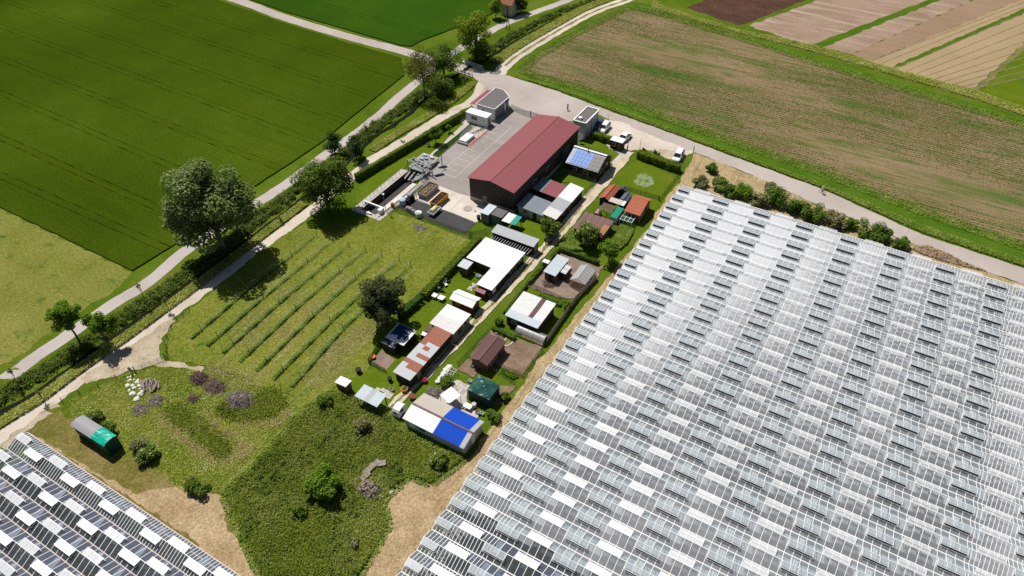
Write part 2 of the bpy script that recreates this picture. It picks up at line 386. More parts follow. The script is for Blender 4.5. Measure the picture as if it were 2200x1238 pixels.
crop_field('wheat_field_east', wf2, [(W('w',1600,0),W('w',2200,170)),(W('w',1900,0),W('w',2300,95))], 'wheat_cool')
patch('meadow', [G(*p) for p in [(-500,210),(0,449),(287,585),(258,622),(140,704),(0,797),(-250,960),(-700,800)]], 'meadow', .5, 1.5)
# --- bare field, its margins and the ploughed strips beyond
bf = [G(*p) for p in [(1110,150),(1135,122),(1180,93),(1260,52),(1330,17),(1362,4),(1420,14),(1582,68),(1764,127),(1945,181),(2200,254),(2500,350),(2500,700),(2200,560),(1982,482),(1764,392),(1556,318),(1400,258),(1298,219),(1222,193),(1135,168)]]
patch('field_margin', bf, 'field_margin', .3, 1.2)
bf2 = [G(*p) for p in [(1122,150),(1150,124),(1222,80),(1300,40),(1352,16),(1400,24),(1582,80),(1764,139),(1945,194),(2200,268),(2500,364),(2500,640),(2200,530),(1982,455),(1764,370),(1556,298),(1400,242),(1298,206),(1222,181),(1140,160)]]
patch('bare_field', bf2, 'bare_field', .7, .5)
up = lambda k, pts: [W(k, *p) for p in pts]
patch('field_margin_dry', up('h', [(0,-20),(60,40),(500,175),(960,270),(1450,412),(1930,545),(2200,640),(2600,760),(2600,800),(2200,690),(1900,585),(1400,440),(960,310),(480,190),(0,50)]), 'margin_dry', .6, 1.2)
STR = RAD(-18)
patch('ploughed_field', up('h', [(205,45),(420,-40),(1010,-40),(560,140),(500,148)]), 'plough', .4, 1.2)
patch('stubble_field', up('h', [(572,152),(960,10),(1060,-40),(1740,-40),(960,262),(900,260)]), 'stubble', .4, 1.2)
patch('grass_strip', up('h', [(955,262),(1740,-40),(1800,-40),(1000,285),(965,285)]), 'field_margin', .35, 1.0)
patch('stubble_field_east', up('h', [(1012,282),(1800,-38),(1990,-40),(1185,322)]), 'stubble', .4, 1.2)
patch('brown_field', up('h', [(1187,322),(1990,-40),(2330,-60),(1290,362)]), 'brown_field', .3, 1.2)
tan1 = up('h', [(1290,364),(2330,-60),(2420,-40),(1400,405)]); patch('tan_field', tan1, 'tan_field', .3, 1.2)
patch('grass_strip_east', up('h', [(1465,375),(2420,-45),(2480,-45),(1480,388)]), 'field_margin', .3, 1.0)
tan2 = up('h', [(1402,407),(1480,390),(2480,-40),(2900,-60),(2240,225),(1900,528)]); patch('tan_field_east', tan2, 'tan_field', .3, 1.2)
patch('weed_strip', up('h', [(1900,530),(2240,222),(2500,40),(2560,40),(2250,250),(1935,545)]), 'margin_dry', .5, 1.0)
patch('corner_field', up('h', [(1935,548),(2260,250),(2600,60),(2900,500),(2700,780),(2200,640)]), 'lawn', .4, 1.2)
for a, b in [((1300,362),(2200,15)),((1345,380),(2200,40))]+[((1430+i*58,415+i*14),(2200+i*70,75+i*32)) for i in range(9)]:
    A, B = W('h', *a), W('h', *b); patch('wheel_rut', strip_pts([A, B], .28), 'soil', .05, 2.0)
# --- paths and roads
AP = [(-260,1000),(0,820),(32,801),(87,760),(140,725),(241,655),(320,606),(387,548),(460,498),(542,443),(585,416),(629,386),(690,340),(761,290),(818,245),(859,207),(901,173),(935,142),(985,107),(1041,75),(1082,53),(1140,30),(1196,10),(1260,-15),(1340,-45)]
APW = [G(*p) for p in AP]
patch('path_verge', strip_pts(smooth_line(APW), 6.0), 'grass', .6, 1.0)
patch('asphalt_path', strip_pts(smooth_line(APW), 2.7), 'asphalt_path', .10, .8)
WP = [G(*p) for p in [(300,-62),(507,0),(605,36),(736,76),(865,110),(930,130),(985,144),(1040,158)]]
patch('lane', strip_pts(smooth_line(WP), 3.6), 'road', .12, .9)
GT = [G(*p) for p in [(-240,1110),(0,940),(87,880),(163,820),(235,768),(320,706),(430,629),(501,574),(556,533),(629,481),(667,453),(735,398),(802,343),(852,313),(923,268.6),(976,238),(1007,222),(1028,203),(1036,180),(1060,160)]]
patch('gravel_track', strip_pts(smooth_line(GT), 2.7), 'gravel', .25, .7)
patch('gravel_apron', WL('a', [(600,735),(760,610),(930,500),(1120,400),(1290,270),(1290,330),(1190,440),(1170,540),(1230,600),(1350,625),(1500,650),(1490,690),(1420,715),(1440,770),(1520,850),(1480,865),(1380,810),(1290,830),(1200,800),(1120,690),(1090,650),(990,665),(900,690),(780,740),(640,775)]), 'gravel_dry', .5, .7)
patch('gravel_verge', WL('a', [(0,1238),(80,1150),(200,1060),(330,960),(420,920),(540,930),(560,1010),(520,1060),(420,1150),(250,1130),(60,1238)]), 'gravel_dry', .6, .7)
RD_U = [(1000,140),(1038,150),(1094,164),(1196,196),(1323,244),(1440,286),(1556,330),(1764,406),(1982,505),(2200,577),(2600,735)]
RD_L = [(2600,770),(2200,610),(2054,563),(1836,472),(1727,428),(1618,377),(1498,330),(1410,298),(1330,268),(1290,248),(1230,262),(1120,245),(1040,250),(1012,226),(1030,205),(1040,185),(1015,165)]
patch('road', [G(*p) for p in RD_U+RD_L], 'road', .15, .9)
FT = [G(*p) for p in [(1072,160),(1085,142),(1112,120),(1176,80),(1252,37),(1305,14),(1350,-2),(1460,-60)]]
patch('field_track', strip_pts(smooth_line(FT), 3.6), 'gravel', .2, .8)
patch('track_crown', strip_pts(smooth_line(FT[1:]), .8), 'dry_grass', .2, .6)
# --- the works yard
yard = [G(*p) for p in [(1010,232),(1115,235),(1160,244),(1245,272),(1250,292),(1120,440),(1040,470),(1030,462),(900,395),(905,372),(935,345),(985,300),(1000,265)]]
patch('yard', yard, 'yard', .05, 2)
patch('concrete_pad', WL(3, [(775,490),(900,440),(1060,415),(1250,490),(1480,560),(1600,600),(1560,700),(1510,790),(1460,815),(1210,715),(780,560)]), 'concrete', .04, 2)
patch('tarmac_strip', WL(3, [(560,560),(770,545),(1215,718),(1455,820),(1345,945),(1080,850),(860,760),(690,700),(570,640)]), 'tarmac', .05, 2)
patch('car_park', WL('p', [(500,140),(700,155),(900,200),(1400,430),(1830,590),(2080,700),(2200,715),(2200,760),(2060,800),(1960,960),(1830,890),(1600,790),(1330,690),(1130,700),(1010,730),(870,780),(640,640),(560,420),(620,400),(660,330)]), 'gravel', .3, .6)
patch('gravel_worn', WL('p', [(1350,690),(1500,720),(1700,690),(1950,720),(2060,800),(1960,960),(1830,890),(1600,800)]), 'gravel_dry', .5, .6)
for a, b in [((545,1085),(850,830)),((710,1145),(1330,590)),((545,1085),(710,1145)),((615,1035),(720,1075)),((672,980),(820,1030)),((735,930),(860,970)),((795,878),(910,918)),((850,830),(940,858)),((985,735),(1045,755)),((1025,680),(1130,725)),((1090,640),(1230,690)),((1160,595),(1300,640)),((1220,550),(1340,592))]:
    A, B = W(1, *a), W(1, *b); tag(patch('parking_line', strip_pts([A, B], .10), 'paint_worn', 0), kind='structure')
tag(patch('red_marking', strip_pts([W(1,870,790), W(1,1065,625)], .45), 'paint_red', .04, .5), kind='structure')
for a, b in [((1070,630),(1220,490)),((1165,690),(1330,530))]:
    patch('pad_joint', strip_pts([W(3, *a), W(3, *b)], .10), 'concrete_pale', 0)
patch('pad_kerb', strip_pts([W(3,775,560), W(3,1215,718), W(3,1455,818)], .18), 'concrete_pale', 0)
# --- works lawn
patch('works_lawn', WL(1, [(0,1010),(420,690),(830,480),(905,545),(700,700),(480,880),(400,930),(260,900),(150,1040),(0,1180)])+[], 'lawn', .1, 1)
patch('works_lawn_south', WL(3, [(110,600),(180,400),(400,250),(690,60),(820,0),(960,0),(870,90),(720,130),(680,210),(250,550),(180,620)]), 'lawn', .1, 1)
patch('works_path', WL(1, [(390,930),(560,780),(760,590),(810,550),(750,520),(830,460),(890,520),(870,560),(700,700),(480,870),(430,950)]), 'concrete_pale', .05, 1.5)
# --- allotments
patch('vine_meadow', [G(*p) for p in [(352,742),(368,700),(440,641),(560,541),(655,479),(720,506),(800,464),(850,457),(1000,508),(1012,522),(930,610),(880,645),(800,720),(812,760),(790,800),(745,815),(700,846),(650,880),(600,856),(520,806),(440,784),(370,776)]], 'vine_meadow', .4, 1)
patch('rough_meadow', [G(*p) for p in [(100,885),(150,862),(215,825),(280,800),(330,785),(380,790),(440,800),(520,812),(600,858),(650,882),(640,900),(560,985),(480,1060),(455,1080),(400,1060),(340,1010),(250,975),(160,920)]], 'rough_grass', .5, 1)
patch('allotment_lawn', [G(*p) for p in [(1010,525),(930,612),(885,650),(800,725),(800,790),(745,818),(700,846),(760,870),(840,895),(870,850),(930,800),(1000,720),(1080,630),(1150,545),(1220,470),(1130,470),(1060,480)]], 'lawn', .2, 1)
patch('long_lawn', [G(*p) for p in [(1330,372),(1372,345),(1462,388),(1420,450),(1395,470),(1330,440),(1300,420)]], 'lawn', .2, 1)
patch('house_lawn', WL(4, [(735,470),(800,380),(1130,460),(1180,505),(1040,650),(1000,560),(850,480)]), 'lawn', .2, 1)
patch('garden_lawn', WL('p', [(150,560),(360,500),(640,630),(860,770),(720,920),(600,880),(560,800),(160,590)]), 'lawn', .1, 1)
patch('weed_patch', WL(4, [(1560,470),(1620,390),(1700,380),(1780,430),(1790,520),(1700,525),(1600,510)]), 'pale_weeds', .5, .5)
patch('tall_grass_ground', [G(*p) for p in [(480,1062),(560,988),(650,884),(700,848),(735,842),(840,892),(900,938),(1000,985),(985,1002),(925,1042),(880,1022),(822,1080),(836,1130),(800,1195),(770,1242),(720,1300),(600,1300),(560,1238),(505,1120)]], 'tall_grass_ground', .5, .7)
patch('worn_grass', [G(*p) for p in [(30,950),(70,915),(130,885),(165,905),(240,965),(340,1012),(400,1060),(455,1080),(492,1090),(505,1120),(560,1240),(600,1300),(660,1330),(560,1330),(300,1130),(60,945)]], 'worn_grass', .5, .7)
patch('straw_ground', WL('c', [(330,170),(520,285),(700,390),(900,500),(1080,590),(1240,550),(1500,545),(1700,600),(1845,690),(1760,800),(1830,900),(1960,1060),(2080,1260),(2300,1600),(2200,1600),(1500,935),(900,545),(230,110)]), 'straw', .28, .6)
STL = [(1492,330),(1462,390),(1428,430),(1385,500),(1335,562),(1265,645),(1190,740),(1160,770),(1110,845),(1050,925),(1010,988),(985,1002),(925,1042),(880,1022),(822,1080),(836,1130),(800,1195),(770,1242),(700,1330),(880,1400)]
SGH = [(868,1240),(960,1105),(1100,915),(1250,708),(1400,500),(1470,405),(1500,420),(1560,440),(1960,555),(2190,640),(2240,640),(2200,612),(2054,565),(1836,474),(1727,430),(1618,379),(1520,340)]
patch('straw_path', [G(*p) for p in STL+SGH], 'straw_path', .3, .7)
patch('straw_field', [G(*p) for p in [(1005,985),(985,1004),(925,1044),(880,1024),(822,1082),(836,1132),(800,1197),(770,1244),(700,1330),(880,1400),(880,1215),(960,1095)]], 'straw', .5, .7)
# --- the track between the plots
DT = [G(*p) for p in [(795,925),(850,868),(905,812),(960,757),(1030,683),(1085,625),(1140,567),(1200,503),(1250,443),(1290,400),(1330,353),(1352,326)]]
patch('allotment_track', strip_pts(smooth_line(DT), [1.6]*12+[1.9]*20+[2.3]*35), 'dirt_track', .2, .6)
patch('track_grass', strip_pts(smooth_line(DT[:9]), .55), 'dry_grass', .25, .5)
patch('paving', WL('p', [(640,660),(880,700),(1030,735),(960,820),(740,960),(640,930),(720,915),(860,775)]), 'concrete_pale', .05, 1)
# --- soil plots
patch('soil_plot', WL(6, [(690,560),(1040,205),(1330,310),(1530,370),(1480,480),(1330,650),(1180,740),(1000,720),(720,610)]), 'soil_pink', .2, .6)
patch('soil_plot_south', WL(7, [(1420,560),(1560,610),(1990,760),(1770,1080),(1480,960),(1180,850),(1330,660)]), 'soil', .2, .6)
patch('seed_bed', WL(7, [(1040,1000),(1160,880),(1280,960),(1260,1040),(1230,1100)]), 'soil', .1, .6)
patch('hen_run', WL(8, [(480,175),(600,60),(730,150),(640,245)]), 'soil_pink', .1, .6)
patch('hut_court', WL(8, [(1100,560),(1160,420),(1300,330),(1400,380),(1380,560),(1520,640),(1480,690),(1260,590)]), 'concrete_pale', .15, .6)
patch('plot_south_soil', WL(8, [(1700,380),(1840,390),(1720,560),(1600,560)]), 'soil', .15, .6)
# --- stream beside the path
DC = [(-200,1020),(0,890),(87,840),(174,775),(262,714),(378,630),(470,565),(545,508),(610,460),(645,432),(720,372),(800,298),(842,272),(885,240),(915,213),(955,178),(985,160),(1020,138),(1060,118),(1112,87),(1200,40),(1255,18),(1330,-20)]
DCW = [G(*p) for p in DC]
patch('stream', strip_pts(smooth_line(DCW), 1.1), 'ditch_water', .2, .6)
# ================================================================== greenhouses
def glassmat(name, tint, chalk_glare_lo, chalk_glare_hi, refl=1.0, chalk_glare_col=(.80,.81,.82), glare_grad=None, rough=.27, nsc=.12, edge=None):
    """greenhouse glass: clear sheet, mirror reflection by angle, uneven coat of lime wash, painted glare and sky tint"""
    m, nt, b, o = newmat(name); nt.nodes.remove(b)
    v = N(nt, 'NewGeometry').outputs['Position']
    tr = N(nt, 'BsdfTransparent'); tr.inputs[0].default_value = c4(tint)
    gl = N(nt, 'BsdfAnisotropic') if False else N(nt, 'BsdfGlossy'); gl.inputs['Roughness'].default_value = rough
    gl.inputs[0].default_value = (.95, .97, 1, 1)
    df = N(nt, 'BsdfDiffuse'); df.inputs[0].default_value = c4(chalk_glare_col)
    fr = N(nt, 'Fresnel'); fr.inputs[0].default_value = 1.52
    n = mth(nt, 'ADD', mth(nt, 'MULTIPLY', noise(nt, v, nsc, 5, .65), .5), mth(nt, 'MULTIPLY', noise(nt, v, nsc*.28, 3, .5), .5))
    ch = mapr(nt, n, .3, .7, chalk_glare_lo, chalk_glare_hi)
    if glare_grad:      # sun glare painted as more white towards one corner: (axis x weight, y weight, start, end, extra)
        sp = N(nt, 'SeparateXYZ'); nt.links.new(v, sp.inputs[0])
        g = mth(nt, 'ADD', mth(nt, 'MULTIPLY', sp.outputs[0], glare_grad[0]), mth(nt, 'MULTIPLY', sp.outputs[1], glare_grad[1]))
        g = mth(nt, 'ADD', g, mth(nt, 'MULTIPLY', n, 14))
        ch = mth(nt, 'ADD', ch, mapr(nt, g, glare_grad[2], glare_grad[3], 0, glare_grad[4]), True)
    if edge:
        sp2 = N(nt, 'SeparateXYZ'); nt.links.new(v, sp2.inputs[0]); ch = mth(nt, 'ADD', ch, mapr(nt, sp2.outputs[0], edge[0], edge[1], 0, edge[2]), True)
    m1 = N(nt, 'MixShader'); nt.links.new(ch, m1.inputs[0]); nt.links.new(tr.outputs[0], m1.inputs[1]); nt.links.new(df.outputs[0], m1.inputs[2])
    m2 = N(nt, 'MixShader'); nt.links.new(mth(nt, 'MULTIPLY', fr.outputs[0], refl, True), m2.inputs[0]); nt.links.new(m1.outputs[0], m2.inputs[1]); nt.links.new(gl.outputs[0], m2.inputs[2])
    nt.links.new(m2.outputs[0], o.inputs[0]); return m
GX0, GX1, GY1, BAY, PER = -33.9, 46.4, 122.0, 3.21, 8.03
glassmat('glass_front', (.90,.92,.94), .14, .46, 1.0, (.66,.675,.695), glare_grad=(-.9, .7, 70, 96, .60), edge=(26, 34, .35))  # far left corner whitened, sun glare painted into the coat
glassmat('glass_back', (.85,.89,.92), .32, .46, 1.1, (.47,.535,.58), edge=(26, 34, .2))  # blue-grey of mirrored sky painted into the back slope
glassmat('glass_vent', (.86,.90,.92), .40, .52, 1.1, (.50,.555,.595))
glassmat('glass_vent_white', (.92,.92,.92), .34, .52, 2.2, (.86,.865,.87), glare_grad=(-.5, -.9, -60, -20, .30), rough=.34)  # vent glare painted white, stronger towards the near left corner
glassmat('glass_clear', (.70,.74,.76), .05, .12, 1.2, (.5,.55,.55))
glassmat('glass_clear_back', (.60,.64,.72), .22, .34, 1.3, (.27,.30,.40))  # bluish reflection and haze put into the colour
glassmat('glass_vent_glare', (.8,.83,.85), .50, .80, 1.0, (.74,.75,.77), nsc=.2)  # duller painted glare for the back vents of the small house
glassmat('glass_vent_bright', (.85,.85,.85), .62, .80, 2.2, (.86,.86,.87), nsc=.2, rough=.34)  # sun glare on the front vents painted as white
pmat('alu', (.84,.84,.83), .45, .06, 2.0)
pmat('gutter_grey', (.74,.73,.72), .5, .1, 1.0)
pmat('gutter_pink', (.52,.43,.40), .6, .12, 1.0)
pmat('screen', (.55,.56,.57), .9, .18, .08, dirt=((.42,.43,.44), .06, .5, .72))
pmat('screen_pack', (.90,.89,.88), .9, .12, 1.0)
pmat('gh_floor', (.10,.105,.10), .9, .35, .3)
pmat('gh_floor_pale', (.40,.39,.385), .9, .2, .1)
pmat('vent_slot', (.035,.035,.035), .9, .1, 1)
leafmat('crop', (.010,.026,.014), (.026,.055,.026), .1, .3)
def greenhouse(name, label, x0, x1, y1, nb, vent_x, zg, rise, dense, mats, vmats, screens, half_first=True, limit=300, gut='gutter_grey', floor='gh_floor_pale'):
    root = thing(name, label, 'greenhouse', ((x0+x1)/2, y1-nb*BAY/2, 0)); off = OFF[root.name]
    zr = zg+rise; hb = BAY/2; npan = int(round((x1-x0)/1.004)); pw = (x1-x0)/npan
    yb = y1-nb*BAY
    def lk(nm, me, p, parent=root): return link(nm, me, parent, (p[0]-off.x, p[1]-off.y, p[2]-off.z))
    # shared pane: front slope falls towards -y, back slope towards +y
    def pane_mesh(sg, mt):
        q = MB(); a = .02
        q.slab([(a, 0, zg), (pw-a, 0, zg), (pw-a, sg*hb, zr), (a, sg*hb, zr)] if sg > 0 else [(a, sg*hb, zr), (pw-a, sg*hb, zr), (pw-a, 0, zg), (a, 0, zg)], .004)
        return q.mesh('glass_pane', mt)
    # glass is a single sheet: quads
    def quadpane(sg, mt):
        q = MB(); a = .02
        q.quad(*([(a, 0, zg), (pw-a, 0, zg), (pw-a, hb, zr), (a, hb, zr)] if sg > 0 else [(a, -hb, zr), (pw-a, -hb, zr), (pw-a, 0, zg), (a, 0, zg)]))
        return q.mesh('glass_pane', mt)
    pf, pb = quadpane(1, mats[0]), quadpane(-1, mats[1]); lowy = screens if screens else -1e9
    pf2, pb2 = quadpane(1, 'glass_clear'), quadpane(-1, 'glass_clear_back')
    vents = []
    k = -2
    while vent_x+k*PER < x1+PER:
        vents.append((vent_x+k*PER, 0)); vents.append((vent_x+k*PER+PER/2, 1)); k += 1
    vw = 3*pw
    # which panes are replaced by open vents
    cells = []
    for b in range(nb):
        yn = y1-(b+1)*BAY
        for s_ in (0, 1):
            for i in range(npan):
                cells.append((b, s_, i, x0+i*pw, yn if s_ == 0 else yn+BAY))
    def seen(p):
        px, py = P(p); return -20 < px < 2220 and -20 < py < 1258
    vis = sorted(cells, key=lambda c: (Vector((c[3]+.5, c[4], zg))-Vector((0, 0, CAM_H))).length)
    own, rest = [], []
    for c in vis:
        (own if len(own) < limit and seen((c[3]+.5, c[4], zg+.3)) else rest).append(c)
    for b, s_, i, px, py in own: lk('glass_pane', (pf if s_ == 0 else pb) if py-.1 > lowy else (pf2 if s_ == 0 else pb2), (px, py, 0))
    for s_, mt, low in ((0, mats[0], False), (1, mats[1], False), (0, 'glass_clear', True), (1, 'glass_clear_back', True)):
        V = []; 
        for b, q_, i, px, py in rest:
            if q_ != s_ or (py-.1 <= lowy) != low: continue
            V += [(px+.02, py, zg), (px+pw-.02, py, zg), (px+pw-.02, py+hb, zr), (px+.02, py+hb, zr)] if s_ == 0 else [(px+.02, py-hb, zr), (px+pw-.02, py-hb, zr), (px+pw-.02, py, zg), (px+.02, py, zg)]
        if not V: continue
        V = np.array(V)-np.array(off); me = npmesh('glass_panes', V, np.arange(len(V)).reshape(-1, 4), mt)
        tag(link('glass_panes', me, root), kind='stuff')
    # glazing bars
    g = MB()
    for b in range(nb):
        yn = y1-(b+1)*BAY; ym, yf = yn+hb, yn+BAY
        xs = [x0+i*pw for i in range(npan+1)]
        for xx in list(xs):
            if dense(xx, yn): xs.append(xx+pw/2)
        for xx in xs:
            if xx > x1+.01: continue
            for (a, bq) in (((xx, yn, zg+.03), (xx, ym, zr+.03)), ((xx, ym, zr+.03), (xx, yf, zg+.03))):
                hw = .036
                g.add([(a[0]-hw, a[1], a[2]), (a[0]+hw, a[1], a[2]), (bq[0]+hw, bq[1], bq[2]), (bq[0]-hw, bq[1], bq[2])], [(0, 1, 2, 3)])
    tag(g.build('glazing_bars', 'alu', root), kind='stuff')
    L = x1-x0
    gu = MB(); gu.hexa([(0, -.05, zg-.16), (L, -.05, zg-.16), (L, .05, zg-.16), (0, .05, zg-.16)], [(0, -.065, zg+.045), (L, -.065, zg+.045), (L, .065, zg+.045), (0, .065, zg+.045)]); gum = gu.mesh('gutter', gut)
    ri = MB().box(0, L, -.035, .035, zr, zr+.07).mesh('ridge', 'alu')
    nk = MB().tube((0, 0, 0), (-.22, 0, -.05), .09, .09, 6).mesh('gutter_end', 'vent_slot')
    for b in range(nb+1):
        lk('gutter', gum, (x0, y1-b*BAY, 0))
        lk('gutter_end', nk, (x0-.02, y1-b*BAY, zg-.05))
        if b < nb: lk('ridge', ri, (x0, y1-b*BAY-hb, 0))
    # vents: hinged at the ridge, open at the lower edge
    va = math.atan2(rise, hb); vl = hb/math.cos(va)*.56; lift = RAD(26)
    def vent_meshes(sg, mt):
        ang = -(va-lift)
        e = (0, -sg*math.cos(va-lift)*vl, -math.sin(va-lift)*vl)
        q = MB(); qq = [(0, 0, 0), (vw, 0, 0), (vw, e[1], e[2]), (0, e[1], e[2])]; q.quad(*(qq[::-1] if sg > 0 else qq))
        fr = MB()
        for xx in (0, pw, 2*pw, 3*pw):
            fr.bar((xx, 0, .02), (xx, e[1], e[2]+.02), .04, .03)
        fr.bar((0, e[1], e[2]), (vw, e[1], e[2]), .035, .03)
        return q.mesh('roof_vent', mt), fr.mesh('vent_frame', 'alu')
    vm = [vent_meshes(1, vmats[0]), vent_meshes(-1, vmats[1])]
    # the opening under a vent: kerb frame and near-black quad, gap shade painted over the glass
    def slot_mesh(sg):
        q = MB(); d0, d1 = .30, .56*1.0
        pt = lambda t, up: (-sg*t*hb, zr-zr-t*rise+up)
        y_, z_ = pt(.60, .045); q.bar((-.02, y_, z_), (vw+.02, y_, z_), .05, .05, 2)
        ya, za = pt(.57, .035); yb_, zb_ = pt(.34, .035)
        q.add([(0.03, ya, za), (vw-.03, ya, za), (vw-.03, yb_, zb_), (.03, yb_, zb_)], [(0, 1, 2, 3)], 1)
        for xx in (0, vw): 
            y2, z2 = pt(.0, .05); q.bar((xx, y2, z2), (xx, y_, z_), .04, .04, 0)
        return q.mesh('vent_opening', ['alu', 'vent_slot', 'gutter_grey'])
    sm = [slot_mesh(1), slot_mesh(-1)]
    items = []
    for b in range(nb):
        ym = y1-b*BAY-hb
        for vx, s_ in vents:
            if vx < x0-vw+1.2 or vx+vw > x1: continue
            items.append((vx, ym, s_))
    items.sort(key=lambda t: (Vector((t[0], t[1], zr))-Vector((0, 0, CAM_H))).length)
    cnt = [0, 0]; restv = [[], []]; VN = ('roof_vent', 'roof_vent_back')  # both are roof vents, front slope and back slope
    for vx, ym, s_ in items:
        if vx < x0:       # cut short by the end wall: narrow vent
            o = lk(VN[s_], vm[s_][0], (x0+.1, ym, zr+.07)); o.scale = ((vx+vw-x0)/vw, 1, 1)
            f_ = link('vent_frame', vm[s_][1], o); lk('vent_opening', sm[s_], (x0+.1, ym, zr)).scale = ((vx+vw-x0)/vw, 1, 1); continue
        if cnt[s_] < limit and seen((vx+1, ym, zr)):
            o = lk(VN[s_], vm[s_][0], (vx, ym, zr+.07)); link('vent_frame', vm[s_][1], o)
            link('vent_opening', sm[s_], o, (0, 0, -.07)); cnt[s_] += 1
        else: restv[s_].append((vx, ym, zr+.07))
    for s_ in (0, 1):
        if not restv[s_]: continue
        q = MB(); 
        e = (-(1 if s_ == 0 else -1)*math.cos(va-lift)*vl, -math.sin(va-lift)*vl)
        for vx, ym, z_ in restv[s_]:
            qq = [(vx, ym, z_), (vx+vw, ym, z_), (vx+vw, ym+e[0], z_+e[1]), (vx, ym+e[0], z_+e[1])]; q.quad(*(qq[::-1] if s_ == 0 else qq))
        tag(q.build('roof_vents_far', vmats[s_], root), kind='stuff')
    # side walls
    wl = MB()
    for b in range(nb):
        yn = y1-(b+1)*BAY
        for xx in (x0+.01, x1-.01): wl.add([(xx, yn, .3), (xx, yn+BAY, .3), (xx, yn+BAY, zg), (xx, yn+hb, zr), (xx, yn, zg)], [(0, 1, 2, 3, 4)])
    for yy in (y1-.01, yb+.01): wl.quad((x0, yy, .3), (x1, yy, .3), (x1, yy, zg), (x0, yy, zg))
    wl.build('wall_glass', mats[0], root)
    fr = MB(); fr.box(x0-.05, x0+.12, yb, y1, 0, .3); fr.box(x1-.12, x1+.05, yb, y1, 0, .3); fr.box(x0+.12, x1-.12, y1-.15, y1+.05, 0, .3); fr.box(x0+.12, x1-.12, yb-.05, yb+.15, 0, .3)
    fr.build('plinth', 'gutter_grey', root)
    pm = MB().box(-.05, .05, -.05, .05, 0, zg-.17).mesh('post', 'alu')
    for b in range(nb+1): lk('post', pm, (x0+.12, y1-b*BAY if 0 < b < nb else (y1-.12 if b == 0 else yb+.12), .0))
    for i in range(1, int(L/8)): lk('post', pm, (x0+i*8, y1-.12, 0))
    fl = MB(); fl.quad((x0+.12, yb+.12, .18), (x1-.12, yb+.12, .18), (x1-.12, y1-.12, .18), (x0+.12, y1-.12, .18)); fl.build('floor', floor, root)
    # trellis beams with folded screens, and closed screens between them
    tx = vent_x+1.35-4*4*PER/2
    while tx < x1:
        if tx > x0+.5:
            q = MB(); q.box(tx-.42, tx+.42, yb+.2, y1-.2, zg-.50, zg-.24); q.box(tx-.04, tx+.04, yb+.2, y1-.2, zg-.24, zg-.16); q.build('screen_pack', 'screen_pack', root)
        if screens and x0 < tx < x1:
            q = MB(); xa, xb = max(tx+.43, x0+.3), min(tx+PER/2-.43, x1-.3)
            if xb > xa: q.quad((xa, screens, zg-.62), (xb, screens, zg-.62), (xb, y1-.3, zg-.62), (xa, y1-.3, zg-.62)); q.build('shade_screen', 'screen', root)
        tx += PER/2
    if screens:
        q = MB(); xa = x0+.3; q.quad((xa, screens, zg-.63), (vent_x+1.35-PER/2*2-.2, screens, zg-.63), (vent_x+1.35-PER/2*2-.2, y1-.3, zg-.63), (xa, y1-.3, zg-.63)) if vent_x+1.35-PER > xa+.3 else None
        if q.v: q.build('shade_screen', 'screen', root)
    return root
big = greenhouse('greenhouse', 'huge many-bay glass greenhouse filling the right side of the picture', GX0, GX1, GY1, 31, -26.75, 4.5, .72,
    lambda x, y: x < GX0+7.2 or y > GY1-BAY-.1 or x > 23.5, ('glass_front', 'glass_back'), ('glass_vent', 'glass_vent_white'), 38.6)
small = greenhouse('greenhouse', 'dark glass greenhouse with white open vents in the bottom left corner', -93.0, -44.4, 18.75, 9, -89.5, 4.0, .72,
    lambda x, y: y > 18.75-BAY-.1, ('glass_clear', 'glass_clear_back'), ('glass_vent_bright', 'glass_vent_glare'), None, gut='gutter_pink', floor='gh_floor')
def crop_rows(root, x0, x1, y0, y1, seed):
    rng = np.random.default_rng(seed); off = np.array(OFF[root.name]); C = []
    xs = np.arange(x0+.8, x1-.5, 1.6)
    for xx in xs:
        n = int((y1-y0)*14); C.append(np.stack([xx+rng.normal(0, .22, n), rng.uniform(y0, y1, n), rng.uniform(.3, 2.2, n)], 1))
    C = np.concatenate(C)-off; Nn = rng.normal(0, 1, C.shape)+[0, 0, 1]
    V, F = leaves(C, Nn, .42, rng); tag(link('crop_rows', npmesh('crop_rows', V, F, 'crop'), root), kind='stuff')
crop_rows(big, GX0, 10, 24, 38.2, 3)
crop_rows(small, -93, -48, -5, 18, 4)
# ================================================================== vegetation
leafmat('leaf_poplar', (.045,.075,.030), (.115,.155,.075), .3, .35, (.25,.29,.19))
leafmat('leaf_lime', (.028,.058,.010), (.080,.122,.024), .3, .4, (.15,.19,.05))
leafmat('leaf_bright', (.055,.100,.008), (.125,.175,.016), .3, .5, (.20,.24,.04))
leafmat('leaf_maple', (.035,.085,.008), (.085,.150,.016), .3, .5, (.14,.20,.03))
leafmat('leaf_dark', (.010,.026,.010), (.030,.058,.020), .15, .5, (.06,.09,.04))
leafmat('leaf_pine', (.014,.022,.012), (.042,.054,.028), .1, .5, (.085,.095,.05))
leafmat('leaf_willow', (.045,.062,.022), (.11,.12,.05), .3, .5)
leafmat('leaf_bush', (.025,.058,.010), (.070,.120,.022), .25, .6, (.15,.20,.06))
leafmat('leaf_grey', (.055,.068,.045), (.15,.165,.115), .2, .7, (.30,.31,.24))
leafmat('leaf_blossom', (.035,.068,.012), (.10,.145,.035), .2, .9, (.55,.55,.36))
leafmat('leaf_pink', (.05,.07,.03), (.16,.15,.09), .2, .9, (.42,.34,.28))
leafmat('leaf_hedge', (.030,.060,.004), (.095,.125,.008), .15, .7, (.17,.19,.02))
leafmat('leaf_hedge_dark', (.012,.034,.008), (.034,.068,.014), .15, .7)
leafmat('leaf_bank', (.020,.042,.008), (.070,.105,.022), .25, .5, (.16,.18,.07))
